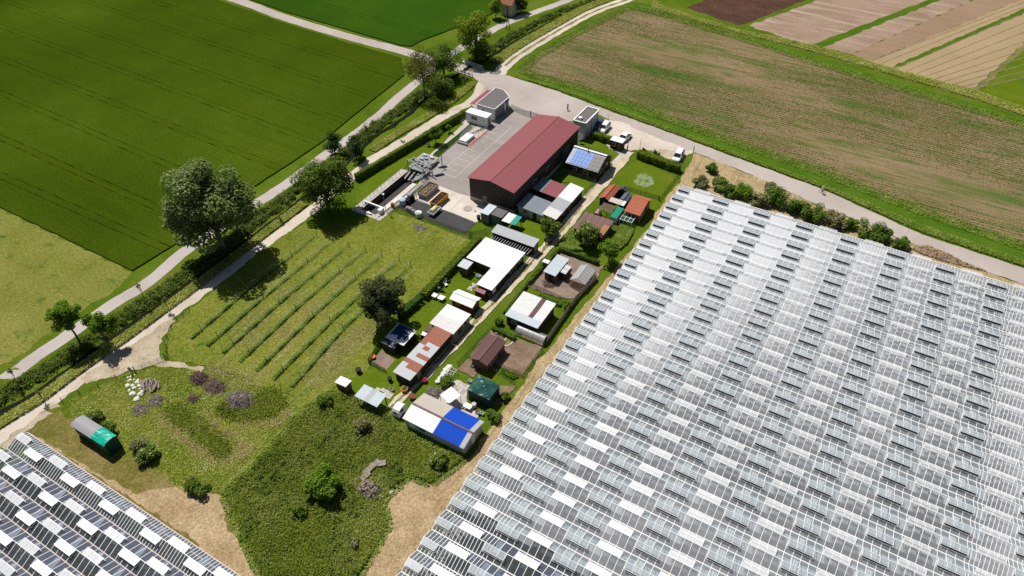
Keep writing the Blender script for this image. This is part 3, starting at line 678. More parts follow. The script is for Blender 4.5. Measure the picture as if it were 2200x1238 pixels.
leafmat('blade', (.030,.060,.006), (.105,.135,.022), .3, .25, (.22,.23,.08))
leafmat('blade_row', (.046,.092,.014), (.105,.150,.035), .3, .3, (.20,.22,.09))
leafmat('blade_verge', (.080,.112,.022), (.18,.20,.07), .3, .25, (.30,.29,.15))
leafmat('blade_dark', (.020,.042,.005), (.100,.125,.024), .3, .10, (.19,.195,.075))
leafmat('seedling', (.055,.085,.018), (.095,.115,.035), .3, .1)
leafmat('blade_straw', (.13,.115,.085), (.20,.18,.14), .2, .4)
leafmat('blade_seed', (.06,.085,.02), (.11,.13,.045), .3, .25, (.19,.19,.09))
pmat('bark', (.10,.075,.055), .9, .25, 3.0, bmp=.4)
pmat('bark_grey', (.16,.14,.12), .9, .25, 3.0, bmp=.4)
pmat('post_wood', (.035,.03,.027), .9, .3, 3.0)
pmat('post_grey', (.25,.25,.26), .6, .2, 3.0)
pmat('post_pale', (.42,.38,.32), .8, .2, 3.0)
def depth(v): return (v-Vector((0, 0, CAM_H))).dot(CF)
def zat(base, ypix):
    lo, hi = 0.0, 45.0
    for _ in range(40):
        mid = (lo+hi)/2
        if P(base+Vector((0, 0, mid)))[1] > ypix: lo = mid
        else: hi = mid
    return lo
def crown_mesh(name, seed, r, n, lumps, leaf, mat, zc, base=-.95, lr=(.26, .42), fill=.2, droop=False):
    rng = np.random.default_rng(seed)
    p, nn, c = crown_pts(rng, r, n, lumps, lr, base, fill, (0, 0, zc))
    if droop:
        p[:, 2] -= np.abs(rng.normal(0, .16*r[2], n)); nn = nn*[1, 1, .2]
    p[:, 2] = np.maximum(p[:, 2], .1)
    V, F = leaves(p, nn, leaf, rng)
    return npmesh(name, V, F, mat), c+np.array([0, 0, zc])
def trunk_mesh(seed, c, rt, ztop, mat, limbs=6):
    rnd = random.Random(seed); q = MB()
    pts = [Vector((0, 0, -.2)), Vector((rnd.uniform(-.1, .1), rnd.uniform(-.1, .1), ztop*.35)), Vector((rnd.uniform(-.3, .3), rnd.uniform(-.3, .3), ztop*.75)), Vector((rnd.uniform(-.4, .4), rnd.uniform(-.4, .4), ztop))]
    q.path(pts, [rt*1.25, rt, rt*.7, rt*.3], 7)
    for k in range(min(limbs, len(c))):
        t = Vector(c[k]); s_ = pts[1].lerp(pts[2], rnd.uniform(.0, .9)); mid = s_.lerp(t, .5)+Vector((0, 0, .2))
        q.path([s_, mid, t], [rt*.5, rt*.32, rt*.12], 5)
    return q.mesh('trunk', mat, smooth=True)
SEED = [100]
def tree(name, label, cat, k, base, cy, rx, rz, n, leaf, mat, lumps=26, trunk='bark', rt=None, group=None, ry=None, **kw):
    SEED[0] += 1
    b = W(k, *base); s_ = FOC/depth(b); sc = ZO[k][2]
    if cat == 'bush':      # rounded bush resting on the ground: centre low above its foot
        hb_ = .72*min(rx, rz)*sc/s_; b = W(k, base[0], cy, hb_); b.z = 0.0
    zc = zat(b, ZO[k][1]+cy*sc); r = rx*sc/s_; rzz = rz*sc/s_*1.05
    rzz = min(rzz, zc*.97) if zc > 1 else rzz
    root = thing(name, label, cat, (b.x, b.y, .02), group)
    me, c = crown_mesh('crown', SEED[0], (r, r if ry is None else ry*sc/s_, rzz), n, lumps, leaf, mat, max(zc, rzz*.8), **kw)
    link('crown', me, root)
    link('trunk', trunk_mesh(SEED[0], c, rt or max(.09, r*.055), max(zc, rzz*.8), trunk), root)
    return root
tree('poplar_tree', 'largest tree, broad grey-green crown between path and gravel track', 'tree', 'e', (690,885), 545, 375, 330, 24000, .55, 'leaf_poplar', 60, 'bark_grey', .55, lr=(.17, .30))
tree('lime_tree', 'dense round dark green tree beside the works settling basin', 'tree', 'e', (1470,600), 378, 232, 220, 13000, .42, 'leaf_lime', 40, rt=.38, lr=(.2, .34))
tree('maple_tree', 'small dark tree with bluish leaves, left of the pair behind the lime', 'tree', 'e', (1515,190), 90, 84, 80, 3200, .34, 'leaf_dark', 22)
tree('maple_tree', 'small dark tree with bluish leaves, right of the pair beside the hedge end', 'tree', 'e', (1670,215), 112, 84, 80, 3200, .34, 'leaf_dark', 22)
tree('oak_tree', 'bright green spreading tree at the bridge between path and track', 'tree', 'f', (720,500), 285, 195, 165, 9500, .42, 'leaf_bright', 34, lr=(.2, .34))
tree('willow_tree', 'thin grey-green tree with drooping branches left of the bridge', 'tree', 'f', (285,830), 560, 150, 210, 5200, .32, 'leaf_willow', 30, 'bark_grey', .22, droop=True, lr=(.2, .32))
tree('oak_tree', 'green tree squeezed between the willow and the bridge', 'tree', 'f', (450,650), 480, 150, 140, 6500, .36, 'leaf_bush', 28)
tree('hazel_bush', 'dark shaded bush below the bridge trees on the stream bank', 'bush', 'f', (430,800), 720, 125, 110, 4200, .34, 'leaf_bank', 22)
tree('hazel_bush', 'dark bush at the foot of the bright green bridge tree', 'bush', 'f', (745,545), 455, 120, 95, 3600, .34, 'leaf_bank', 20)
tree('cypress_tree', 'upright green tree left of the small house at the top edge', 'tree', 'f', (885,150), 50, 60, 95, 2600, .36, 'leaf_bright', 20)
tree('cypress_tree', 'dark tree right of the small house at the top edge', 'tree', 'f', (1090,110), 20, 75, 85, 2800, .36, 'leaf_hedge_dark', 20)
tree('pine_tree', 'dark grey-green pine with rounded crown among the grass rows', 'tree', 'v', (1600,775), 590, 200, 175, 14000, .34, 'leaf_pine', 48, 'bark_grey', .35, lr=(.17, .28))
tree('maple_tree', 'young light green tree on the stream bank at the left, round crown', 'tree', 'a', (595,475), 262, 140, 115, 4200, .40, 'leaf_maple', 30, rt=.16, lr=(.18, .30))
tree('birch_tree', 'loose pale green young tree right of the round-crowned bank tree', 'tree', 'a', (810,490), 320, 120, 115, 3000, .36, 'leaf_maple', 28, rt=.12, lr=(.18, .30))
tree('chestnut_tree', 'round tree full of cream blossom beside the brown flat roof', 'tree', 4, (1035,1185), 1050, 160, 130, 6500, .30, 'leaf_blossom', 30)
tree('cherry_tree', 'dark green tree on the lawn beside the allotment track', 'tree', 4, (620,1080), 965, 115, 125, 3600, .30, 'leaf_lime', 24)
tree('plum_tree', 'loose light green tree by the fence next to the straw path', 'tree', 6, (1590,330), 190, 125, 135, 2600, .30, 'leaf_maple', 24)
tree('apple_tree', 'small dark tree with table beside it on the works lawn', 'tree', 1, (500,770), 660, 82, 85, 2600, .26, 'leaf_lime', 20)
tree('apple_tree', 'spindly young tree on the works lawn near the white cabin', 'tree', 1, (652,645), 585, 42, 42, 320, .24, 'leaf_maple', 10, rt=.05)
tree('walnut_bush', 'large round bright green bush in the tall grass at the bottom', 'bush', 'd', (692,800), 655, 148, 160, 7500, .34, 'leaf_maple', 34, lr=(.2, .34))
BG = 'bushes scattered over the rough ground'
for k, b, cy, rx, rz, n, mt, lb in [
    ('b', (760,745), 675, 108, 75, 2800, 'leaf_blossom', 'white flowering bush right of the tarpaulin hut, the fuller one'),
    ('b', (690,655), 605, 75, 55, 1400, 'leaf_grey', 'greyish bush just behind the white flowering bush'),
    ('b', (355,440), 395, 72, 45, 1300, 'leaf_blossom', 'bush behind the tarpaulin hut at its grey end'),
    ('b', (465,520), 480, 68, 48, 1300, 'leaf_bush', 'bush behind the tarpaulin hut at its green end'),
    ('b', (1115,985), 905, 92, 80, 2200, 'leaf_lime', 'round dark bush at the corner of the tall grass'),
    ('d', (940,320), 275, 56, 65, 1500, 'leaf_pink', 'pinkish grey bush left of the white-and-blue roofed shed'),
    ('d', (1425,550), 500, 66, 58, 1500, 'leaf_blossom', 'flowering bush below the blue-roofed shed'),
    ('d', (700,160), 125, 58, 42, 1300, 'leaf_bush', 'bush at the top corner of the tall grass by the small shack'),
    ('d', (535,865), 825, 52, 48, 900, 'leaf_bush', 'small bush to the lower left of the large round bush'),
    ('d', (895,1065), 1030, 38, 42, 500, 'leaf_grey', 'pale spiky shrub near the bottom edge in the tall grass'),
    (6, (1110,860), 800, 68, 65, 1200, 'leaf_maple', 'light green bush beside the grey plank fence'),
    (6, (370,1010), 985, 60, 50, 900, 'leaf_bush', 'leafy bush left of the plastic tunnel'),
    (8, (1200,385), 350, 70, 50, 1200, 'leaf_bush', 'leafy bush between white bags and white sailcloth'),
    (8, (1640,720), 660, 75, 55, 1200, 'leaf_bush', 'bush below the green tarpaulin pavilion at the straw path'),
    (8, (1735,520), 480, 50, 45, 800, 'leaf_bush', 'bush right of the green tarpaulin pavilion'),
    ('p', (1290,700), 690, 35, 25, 300, 'leaf_hedge_dark', 'small dark shrub at the left end of the long car park hedge')]:
    tree('bush', lb, 'bush', k, b, cy, rx, rz, n, .28, mt, 16, group=BG, lr=(.3, .45))
HB = 'bushes along the greenhouse end wall'
for i, (x, y, r, mt, lb) in enumerate([(355,85,45,'leaf_bush','round bush standing alone at the road corner, first of the greenhouse hedge'),(285,165,55,'leaf_grey','silver grey bush at the greenhouse corner, nearest the straw path'),
    (400,170,62,'leaf_blossom','cream flowering bush second from the greenhouse corner'),(465,215,58,'leaf_bush','green bush behind the greenhouse, between the flowering and silver bushes'),(540,220,78,'leaf_maple','bright green bush in the middle left of the greenhouse hedge'),
    (620,272,66,'leaf_grey','silver grey bush in the middle of the greenhouse hedge'),(690,195,38,'leaf_grey','small grey bush nearest the road in the greenhouse hedge'),(735,252,92,'leaf_bush','large dark green bush behind the silver one in the greenhouse hedge'),(860,312,78,'leaf_bush','dark green bush right of the large one in the greenhouse hedge'),
    (955,350,85,'leaf_bush','broad green bush opposite the cyclist in the greenhouse hedge'),(1085,382,78,'leaf_pink','brownish grey bush in the right half of the greenhouse hedge'),(1172,415,52,'leaf_bush','small dark bush after the brownish one in the greenhouse hedge'),
    (1285,455,95,'leaf_bush','large bush third from the right end of the greenhouse hedge'),(1365,485,62,'leaf_bush','bush second from the right end of the greenhouse hedge'),(1468,530,56,'leaf_bush','rightmost bush of the greenhouse hedge beside the wood chips')]):
    tree('bush', lb, 'bush', 'g', (x+4, y+r*.85), y, r, r*.85, int(500+r*28), .34, mt, 18, group=HB, lr=(.28, .42))
# saplings along the stream
for k, b, cy, lb in [('a', (1090,195), 45, 'young sapling on the bank just below the largest tree'), ('a', (150,790), 670, 'young sapling on the bank near the left edge'), ('e', (962,575), 530, 'young sapling beside the asphalt path right of the largest tree'), ('w', (1925,695), 660, 'young sapling beside the path near the two small dark trees'), ('a', (1250,235), 165, 'short staked sapling on the verge where the gravel track widens'), ('a', (335,905), 830, 'short staked sapling on the verge at the far left'), ('e', (1112,680), 635, 'short staked sapling on the verge below the lime tree'), ('w', (2085,720), 620, 'thin sapling on the verge beside the works hedge')]:
    tree('sapling', lb, 'sapling', k, b, cy, 22 if k != 'w' else 14, 55 if k != 'w' else 40, 90, .26, 'leaf_willow', 8, rt=.05, group='saplings planted along the stream')
# hedges
def hedge(label, a, b, wd, h, mat, dens=110, seed=0, name='hedge', group=None, wob=.12):
    rng = np.random.default_rng(seed+50); a, b = Vector((a.x, a.y, 0)), Vector((b.x, b.y, 0)); L = (b-a).length; d = (b-a)/L; s_ = Vector((-d.y, d.x, 0))
    root = thing(name, label, 'hedge', (a+b)/2, group); off = np.array(OFF[root.name])
    n = int(dens*L*(wd+2*h)); u = rng.uniform(0, L, n); t = rng.uniform(0, wd+2*h, n)
    y = np.where(t < h, -wd/2, np.where(t > h+wd, wd/2, t-h-wd/2)); z = np.where(t < h, t, np.where(t > h+wd, 2*h+wd-t, h))
    nx = np.where(t < h, -1., np.where(t > h+wd, 1., 0)); nz = np.where((t >= h) & (t <= h+wd), 1., 0.)
    lump = wob*(np.sin(u*2.1+seed)+np.sin(u*3.7+y*2)+rng.normal(0, .5, n))*.6
    y = y+nx*lump; z = np.maximum(z+nz*lump, .05)
    e = rng.random(n) < .06; u = np.where(e, rng.choice([0, L], n), u); y = np.where(e, rng.uniform(-wd/2, wd/2, n), y); z = np.where(e, rng.uniform(0, h, n), z)
    D, S = np.array(d), np.array(s_); A = np.array(a)
    p = A+u[:, None]*D+y[:, None]*S+z[:, None]*np.array([0, 0, 1.]); nn = nx[:, None]*S+nz[:, None]*np.array([0, 0, 1.])+np.array([-.1, .05, .5])
    V, F = leaves(p-off, nn, .2, rng); link('foliage', npmesh('foliage', V, F, mat), root)
    c = MB(); q0, q1 = .82, h-.12
    pts = [a+s_*(-wd/2*q0)+d*.1, a+s_*(wd/2*q0)+d*.1, b+s_*(wd/2*q0)-d*.1, b+s_*(-wd/2*q0)-d*.1]
    c.hexa([(p_.x, p_.y, 0) for p_ in pts], [(p_.x, p_.y, q1) for p_ in pts]); c.build('core', 'leaf_hedge_dark', root)
    return root
hedge('long clipped hedge on the wall along the works lawn', W(1, 812, 400, 1.7), W(3, 120, 285, 1.7), 1.0, 1.8, 'leaf_hedge', 55, 1)
hedge('dark hedge between the vine meadow and the white-roofed sheds', W(5, 665, 350, 1.4), W(5, 40, 985, 1.4), 1.5, 1.6, 'leaf_hedge', 50, 2)
hedge('dark hedge continuing beside the garden tables and the pine', W(5, 20, 1005, 1.3), W(7, 395, 390, 1.3), 1.3, 1.5, 'leaf_hedge_dark', 50, 9)
hedge('short clipped hedge behind the kiosk and parked cars', W('p', 375, 375, 1.5), W('p', 705, 475, 1.5), 1.3, 1.6, 'leaf_hedge', 60, 3)
hedge('long clipped yellow-green hedge between car park and lawn', W('p', 1195, 720, 1.6), W('p', 1955, 990, 1.6), 1.5, 1.8, 'leaf_hedge', 60, 4)
hedge('low dark green hedge between the chestnut garden and soil plot', W(6, 1045, 165, .9), W(6, 1480, 320, .9), .8, 1.0, 'leaf_hedge_dark', 60, 5)
hedge('low leafy hedge beside the track next to the soil plot', W(6, 700, 545, .7), W(6, 1035, 180, .7), .6, .9, 'leaf_bush', 50, 6)
hedge('green vegetable row between soil plot and striped roof', W(6, 800, 690, .5), W(6, 1060, 790, .5), .9, .6, 'leaf_bush', 50, 7)
hedge('low hedge between the track and the striped-roof plot', W(6, 430, 890, .5), W(6, 680, 570, .5), .5, .8, 'leaf_bush', 45, 8)
hedge('dark green strip of shrubs at the plastic tunnel plot', W(7, 1430, 530, .6), W(7, 1680, 650, .6), .8, .9, 'leaf_bush', 50, 10)
# stream bank thicket
def band_points(line, n, wd, rng, off=0.0):
    L = np.array([(p.x, p.y) for p in line]); seg = np.diff(L, axis=0); ln = np.linalg.norm(seg, axis=1); cum = np.concatenate([[0], np.cumsum(ln)])
    s_ = rng.uniform(0, cum[-1], n); i = np.clip(np.searchsorted(cum, s_)-1, 0, len(seg)-1); f = (s_-cum[i])/ln[i]
    p = L[i]+seg[i]*f[:, None]; nr = np.stack([-seg[i][:, 1], seg[i][:, 0]], 1)/ln[i][:, None]
    t = rng.uniform(-.5, .5, n)*wd+off; return p+nr*t[:, None], s_
def lump_stuff(name, centres, rad, hgt, per, leaf, mat, seed, label=None):
    rng = np.random.default_rng(seed); n = len(centres)*per; k = np.repeat(np.arange(len(centres)), per)
    d = rng.normal(0, 1, (n, 3)); d[:, 2] = np.abs(d[:, 2]); d /= np.linalg.norm(d, axis=1)[:, None]
    c = np.concatenate([centres, np.zeros((len(centres), 1))], 1); rr = np.stack([rad, rad, hgt], 1)
    p = c[k]+d*rr[k]*rng.uniform(.75, 1.1, n)[:, None]; V, F = leaves(p, d+[-.3, .15, .9], leaf, rng)
    o = tag(link(name, npmesh(name, V, F, mat)), label, None, None, 'stuff'); return o
rng = np.random.default_rng(5)
bank1 = smooth_line([G(*p) for p in [(-60,900),(0,858),(87,803),(174,745),(262,685),(378,607),(455,555),(542,480),(600,440),(640,408),(700,362),(760,312),(798,280),(838,252),(879,223),(910,198)]])
c_, _ = band_points(bank1, 900, 3.0, rng); lump_stuff('bank_thicket', c_, rng.uniform(.5, 1.0, 900), rng.uniform(.5, 1.25, 900), 75, .26, 'leaf_bank', 6, 'leafy thicket growing along the stream bank')
bank2 = smooth_line([G(*p) for p in [(1050,112),(1107,75),(1196,30),(1247,11),(1300,-12)]])
c_, _ = band_points(bank2, 260, 2.6, rng); lump_stuff('bank_thicket', c_, rng.uniform(.5, .9, 260), rng.uniform(.5, 1.1, 260), 75, .28, 'leaf_bank', 7, 'leafy thicket along the stream beyond the bridge')
def blades(name, P2, hgt, wdt, mat, seed, lean=.35, label=None, z0=0.0):
    """bent grass blades: narrow leaves arching over at mixed heights"""
    rng = np.random.default_rng(seed); n = len(P2)
    z = hgt*rng.uniform(.25, 1.0, n)+.02
    C = np.concatenate([P2, z[:, None]], 1); Nn = np.tile([-.2, .1, 1.0], (n, 1))
    V, F = leaves(C, Nn, wdt*1.9, rng, .26, .45)
    return tag(link(name, npmesh(name, V, F, mat)), label, None, None, 'stuff')
vl = smooth_line([G(*p) for p in [(-60,955),(0,912),(87,858),(174,793),(262,732),(378,648),(470,580),(545,522),(620,465),(655,438)]])
c_, _ = band_points(vl, 26000, 2.0, rng); blades('verge_grass', c_, np.full(26000, .5), .2, 'blade_verge', 8, label='tall pale grass on the verge beside the gravel track')
vl = smooth_line([G(*p) for p in [(800,325),(852,290),(900,262),(960,225),(1005,190),(1015,178)]])
c_, _ = band_points(vl, 12000, 2.2, rng); blades('verge_grass', c_, np.full(12000, .35), .2, 'blade_verge', 9, label='grass on the verge between stream and works track')
vl = smooth_line([G(*p) for p in [(1065,135),(1112,100),(1185,58),(1250,22),(1300,2)]])
c_, _ = band_points(vl, 16000, 3.2, rng); blades('verge_grass', c_, np.full(16000, .45), .22, 'blade_verge', 10, label='tall verge grass between stream and curved field track')
def in_poly(pts, n, rng):
    A = np.array([(p.x, p.y) for p in pts]); lo, hi = A.min(0), A.max(0); out = []
    tot = 0
    while tot < n:
        q = rng.uniform(lo, hi, (n*2, 2)); ins = np.zeros(len(q), bool); j = len(A)-1
        for i in range(len(A)):
            c = ((A[i, 1] > q[:, 1]) != (A[j, 1] > q[:, 1])) & (q[:, 0] < (A[j, 0]-A[i, 0])*(q[:, 1]-A[i, 1])/(A[j, 1]-A[i, 1]+1e-12)+A[i, 0]); ins ^= c; j = i
        out.append(q[ins]); tot += ins.sum()
    return np.concatenate(out)[:n]
TG = [G(*p) for p in [(482,1064),(560,990),(650,886),(700,850),(735,845),(840,895),(900,941),(996,986),(980,1000),(925,1040),(880,1020),(820,1078),(833,1130),(798,1193),(768,1240),(720,1300),(600,1300),(562,1238),(508,1120)]]
c_ = in_poly(TG, 85000, rng)
fld = np.sin(c_[:, 0]*.55+1.3*np.sin(c_[:, 1]*.4))*np.sin(c_[:, 1]*.5+1.1*np.sin(c_[:, 0]*.33)); hh = .42+.34*fld
blades('tall_grass', c_, np.maximum(hh, .1), .17, 'blade_dark', 11, .45, 'uncut tall grass covering the waste ground at the bottom')
c3 = in_poly(TG, 60000, rng); f3 = np.sin(c3[:, 0]*.42+2+1.2*np.sin(c3[:, 1]*.5))*np.sin(c3[:, 1]*.37+.5)+rng.normal(0, .55, len(c3)); c3 = c3[f3 > .5]
blades('seed_grass', c3, np.full(len(c3), .62), .15, 'blade_seed', 18, .5, 'pale seeding grass in patches of the waste ground')
c2 = in_poly(TG, 420, rng); f2 = np.sin(c2[:, 0]*.5+4)*np.sin(c2[:, 1]*.45+2)+rng.normal(0, .3, len(c2)); c2 = c2[f2 > -.05]; n2 = len(c2)
lump_stuff('bramble_clumps', c2, rng.uniform(.4, 1.1, n2), rng.uniform(.4, 1.0, n2), 60, .26, 'leaf_bank', 12, 'low bramble and nettle clumps in the tall grass')
# ragged edge where tall grass spills over
tgl = TG+[TG[0]]; ce, _ = band_points(tgl, 9000, 1.6, rng); blades('edge_grass', ce, np.full(9000, .35), .22, 'blade_row', 19, .5, 'ragged grass fringe round the waste ground')
# seedlings in rows on the bare field
sd = in_poly([Vector((p.x, p.y)) for p in bf2[:10]+[G(2260,290), G(2260,545)]+bf2[12:]], 90000, rng); sd[:, 1] = np.round((sd[:, 1]-.035*sd[:, 0])/.9)*.9+.035*sd[:, 0]+rng.normal(0, .07, len(sd))
g_ = np.sin(sd[:, 0]*.05+1)*np.sin(sd[:, 1]*.11+.6*np.sin(sd[:, 0]*.04))+.5*np.sin(sd[:, 1]*.31+sd[:, 0]*.03)+rng.normal(0, .45, len(sd)); sd = sd[g_ > -.25]
blades('seedlings', sd, np.full(len(sd), .12), .2, 'seedling', 20, .5, 'rows of young crop plants on the bare field')
fe = [Vector((p.x, p.y)) for p in bf2[12:]+bf2[:10]]; ce, _ = band_points(fe, 26000, 3.4, rng); blades('margin_grass', ce, np.full(26000, .2), .24, 'blade_row', 22, .5, 'grass creeping into the edge of the bare field')
# trellis rows of the vine meadow
pmat('wire', (.35,.35,.36), .5, .1, 2.0)
ROWS = list(zip([(305,818),(420,870),(528,918),(642,980),(760,1040),(875,1100),(1000,1148)], [(622,545),(738,592),(850,632),(965,675),(1085,722),(1208,765),(1298,810)], [(935,300),(1045,345),(1150,382),(1270,412),(1383,455),(1500,492),None], [(1112,155),(1225,195),(1335,230),(1452,265),(1568,300),(1690,335),(1768,370)]))
gp = []
for i, ps in enumerate(ROWS):
    pw = [W('v', *p) for p in ps if p is not None]
    root = thing('trellis_row', 'row of dark posts in tall grass, %s counted from the gravel track' % ['first','second','third','fourth','fifth','sixth','seventh'][i], 'trellis', (pw[0].x, pw[0].y, 0), 'trellis rows of the vine meadow')
    pm = MB().tube((0, 0, -.2), (0, 0, 1.55), .06, .05, 6).mesh('post', 'post_wood')
    for v in pw: link('post', pm, root, (v.x-pw[0].x, v.y-pw[0].y, 0), rot=(random.uniform(-.04, .04), random.uniform(-.04, .04), 0))
    wq = MB(); wq.path([v+Vector((0, 0, .7)) for v in pw], .012, 4); wq.path([v+Vector((0, 0, 1.35)) for v in pw], .012, 4); wq.build('wire', 'wire', root)
    d = (pw[1]-pw[0]).normalized(); ln = [pw[0]-d*2.2]+pw
    m_ = 8000; q, s_ = band_points(ln, m_, .75, rng, .2); tot = sum((ln[j+1]-ln[j]).length for j in range(len(ln)-1))
    hgt = .58*np.clip(1.3-s_/tot*1.15, .12, 1)*(.8+.3*np.sin(s_*1.7+i)); gp.append((q, hgt))
blades('row_grass', np.concatenate([g[0] for g in gp]), np.concatenate([g[1] for g in gp]), .14, 'blade_row', 13, .3, 'strips of tall grass left standing along the post rows')
# rough mounds on the mown ground
def clump(name, pts, n, sd_, h, mat, seed, label):
    rg = np.random.default_rng(seed); P0 = np.array([(p.x, p.y) for p in pts]); k = rg.integers(0, len(P0), n); blades(name, P0[k]+rg.normal(0, sd_, (n, 2)), np.full(n, h), .2, mat, seed, .4, label)
clump('mound_weeds', WL('b', [(940,350),(980,400),(1040,430),(1090,460),(1140,500),(1190,540),(1240,580),(1280,620),(1300,650)]), 6500, .75, .35, 'blade_dark', 14, 'weeds on the low mound in the mown ground')
clump('mound_weeds', WL('b', [(1320,330),(1390,370),(1480,380),(1580,370),(1650,350),(1700,300),(1680,250),(1620,240),(1590,290)]), 7500, .75, .45, 'blade_dark', 15, 'weeds round the grey brushwood heap')
clump('straw_wisps', WL('b', [(870,400),(900,450),(960,520),(1030,570),(1100,620),(1160,660),(1240,700),(1330,720),(1430,680),(1490,640),(1420,600),(1340,530),(1240,460),(1150,400),(1700,440),(1780,380),(1600,440),(1480,440)]), 9000, .5, .12, 'blade_straw', 24, 'cut hay lying in swaths on the mown ground')
clump('straw_wisps', WL('v', [(1180,1000),(1250,950),(1330,900),(1400,850),(1460,800),(1220,1060),(1120,1150),(430,1100),(560,1180),(700,1130),(900,830),(1100,660),(1300,480),(700,720),(900,560),(640,860)]), 14000, 1.5, .1, 'blade_straw', 25, 'cut hay lying on the vine meadow')
for pl, n_, mt_, h_, lb in [(WL('h', [(0,-20),(60,40),(500,175),(960,270),(1450,412),(1930,545),(2200,640),(2200,690),(1900,585),(1400,440),(960,310),(480,190),(0,50)]), 14000, 'blade_verge', .4, 'rank grass on the strip between the large field and the ploughed land'),
                     ([G(*p) for p in [(1560,322),(1764,396),(1982,486),(2200,562),(2200,574),(1982,501),(1764,404),(1556,328),(1323,242),(1196,194),(1100,164),(1200,190),(1400,262)]], 16000, 'blade_row', .35, 'grass verge along the road beside the large field')]:
    c_ = in_poly(pl, n_, rng); blades('verge_grass', c_, np.full(n_, h_), .24, mt_, n_, label=lb)
TUF = [G(*p) for p in [(352,742),(368,700),(440,641),(560,541),(655,479),(720,506),(800,464),(850,457),(1000,508),(930,610),(880,645),(800,720),(790,800),(700,846),(650,880),(520,806),(370,776)]]
c_ = in_poly(TUF, 34000, rng); blades('meadow_grass', c_, np.full(34000, .12), .14, 'blade_verge', 16, .9, 'mown grass and hay lying on the vine meadow')
TUF = [G(*p) for p in [(150,862),(280,800),(380,790),(520,812),(600,858),(650,882),(560,985),(480,1060),(400,1060),(250,975),(160,920)]]
c_ = in_poly(TUF, 26000, rng); blades('meadow_grass', c_, np.full(26000, .16), .18, 'blade_verge', 17, .9, 'mown grass on the rough ground by the tarpaulin hut')
# ================================================================== buildings
def metal(name, c, **kw): return pmat(name, c, kw.pop('rough', .5), kw.pop('var', .08), kw.pop('scale', .8), **kw)
metal('roof_red', (.285,.088,.095), streak=(.4, 6, 6, (.25,.075,.085), .5, .8))
metal('roof_white', (.80,.80,.79), dirt=((.62,.60,.57), .5, .62, .85))
metal('roof_white_dirty', (.70,.68,.66), var=.12, dirt=[((.42,.36,.33), .9, .56, .75), ((.8,.79,.78), .3, .55, .7)])
metal('roof_grey', (.42,.43,.455), var=.1, dirt=((.33,.33,.35), .6, .58, .8))
metal('roof_slate', (.21,.235,.27), var=.15, dirt=((.28,.30,.33), .7, .55, .75))
metal('roof_steel', (.50,.56,.60), var=.08, dirt=((.40,.45,.49), .7, .6, .8))
metal('roof_brown', (.125,.060,.056), var=.12, dirt=((.17,.085,.075), .5, .55, .8))
metal('roof_brown_flat', (.175,.095,.085), var=.10, dirt=((.22,.11,.075), .35, .58, .8))
metal('roof_rust', (.34,.135,.085), rough=.8, var=.2, dirt=[((.50,.36,.30), 1.4, .55, .7), ((.62,.62,.63), 1.1, .66, .74)])
metal('roof_rust_grey', (.52,.53,.55), rough=.7, var=.12, dirt=[((.42,.26,.19), 1.1, .58, .72)])
metal('roof_rust_orange', (.36,.16,.085), rough=.8, var=.12)
metal('roof_beige', (.52,.47,.40), dirt=((.42,.38,.33), .5, .58, .8))
metal('roof_blue', (.012,.075,.50), rough=.7, var=.1, spec=.08)
metal('roof_tile', (.40,.125,.070), rough=.8, var=.14, scale=2.5)
metal('roof_dark', (.055,.058,.062), rough=.8, var=.12)
metal('roof_bluegrey', (.10,.125,.16), rough=.6, var=.1)
metal('roof_turquoise', (.03,.36,.30), rough=.4, var=.12)
metal('roof_green', (.010,.28,.17), rough=.4, var=.15)
metal('roof_pink', (.40,.23,.20), rough=.7, var=.12)
metal('felt', (.145,.135,.130), rough=.95, var=.2, scale=2.0, dirt=((.22,.21,.20), .5, .6, .85))
metal('gravel_roof', (.15,.135,.13), rough=.95, var=.35, scale=6.0)
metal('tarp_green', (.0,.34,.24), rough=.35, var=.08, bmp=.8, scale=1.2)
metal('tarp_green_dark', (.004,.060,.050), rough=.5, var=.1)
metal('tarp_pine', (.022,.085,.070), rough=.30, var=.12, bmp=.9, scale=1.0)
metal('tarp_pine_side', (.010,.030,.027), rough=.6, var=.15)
metal('tarp_grey', (.30,.29,.31), rough=.6, var=.06)
metal('tarp_blue', (.020,.045,.14), rough=.4, var=.2, bmp=.8)
pmat('wood_dark', (.055,.040,.032), .85, .25, 3.0, streak=(4, 4, .3, (.035,.025,.02), .5, .7), bmp=.3)
pmat('wood_brown', (.16,.095,.055), .85, .25, 3.0, streak=(4, 4, .3, (.10,.06,.035), .5, .7), bmp=.3)
pmat('wood_pale', (.36,.27,.17), .85, .2, 3.0, streak=(4, 4, .3, (.26,.19,.12), .5, .7), bmp=.2)
pmat('wood_red', (.20,.045,.035), .8, .2, 3.0, streak=(4, 4, .3, (.12,.03,.025), .5, .7))
pmat('wall_shed', (.060,.045,.036), .75, .12, 1.0, streak=(5, 5, .2, (.045,.034,.028), .5, .7))
pmat('wall_white', (.78,.78,.77), .7, .05, .8, dirt=((.62,.60,.57), .6, .64, .85))
pmat('wall_grey', (.42,.43,.45), .7, .07, .8)
pmat('wall_cream', (.50,.46,.36), .8, .12, 1.0)
pmat('wall_navy', (.02,.028,.055), .7, .15, 1.0)
pmat('wall_container', (.13,.16,.14), .6, .12, 1.0)
pmat('trim_white', (.80,.80,.79), .5, .05, 2.0)
pmat('dark_glass', (.02,.024,.03), .08, .1, 2.0, spec=.6)
pmat('black', (.012,.012,.013), .7, .2, 2.0)
pmat('steel', (.24,.245,.255), .5, .15, 2.0)
pmat('steel_light', (.42,.43,.44), .5, .12, 2.0)
pmat('fence_wire', (.20,.22,.20), .6, .1, 2.0)
pmat('fence_green', (.045,.10,.06), .6, .1, 2.0)
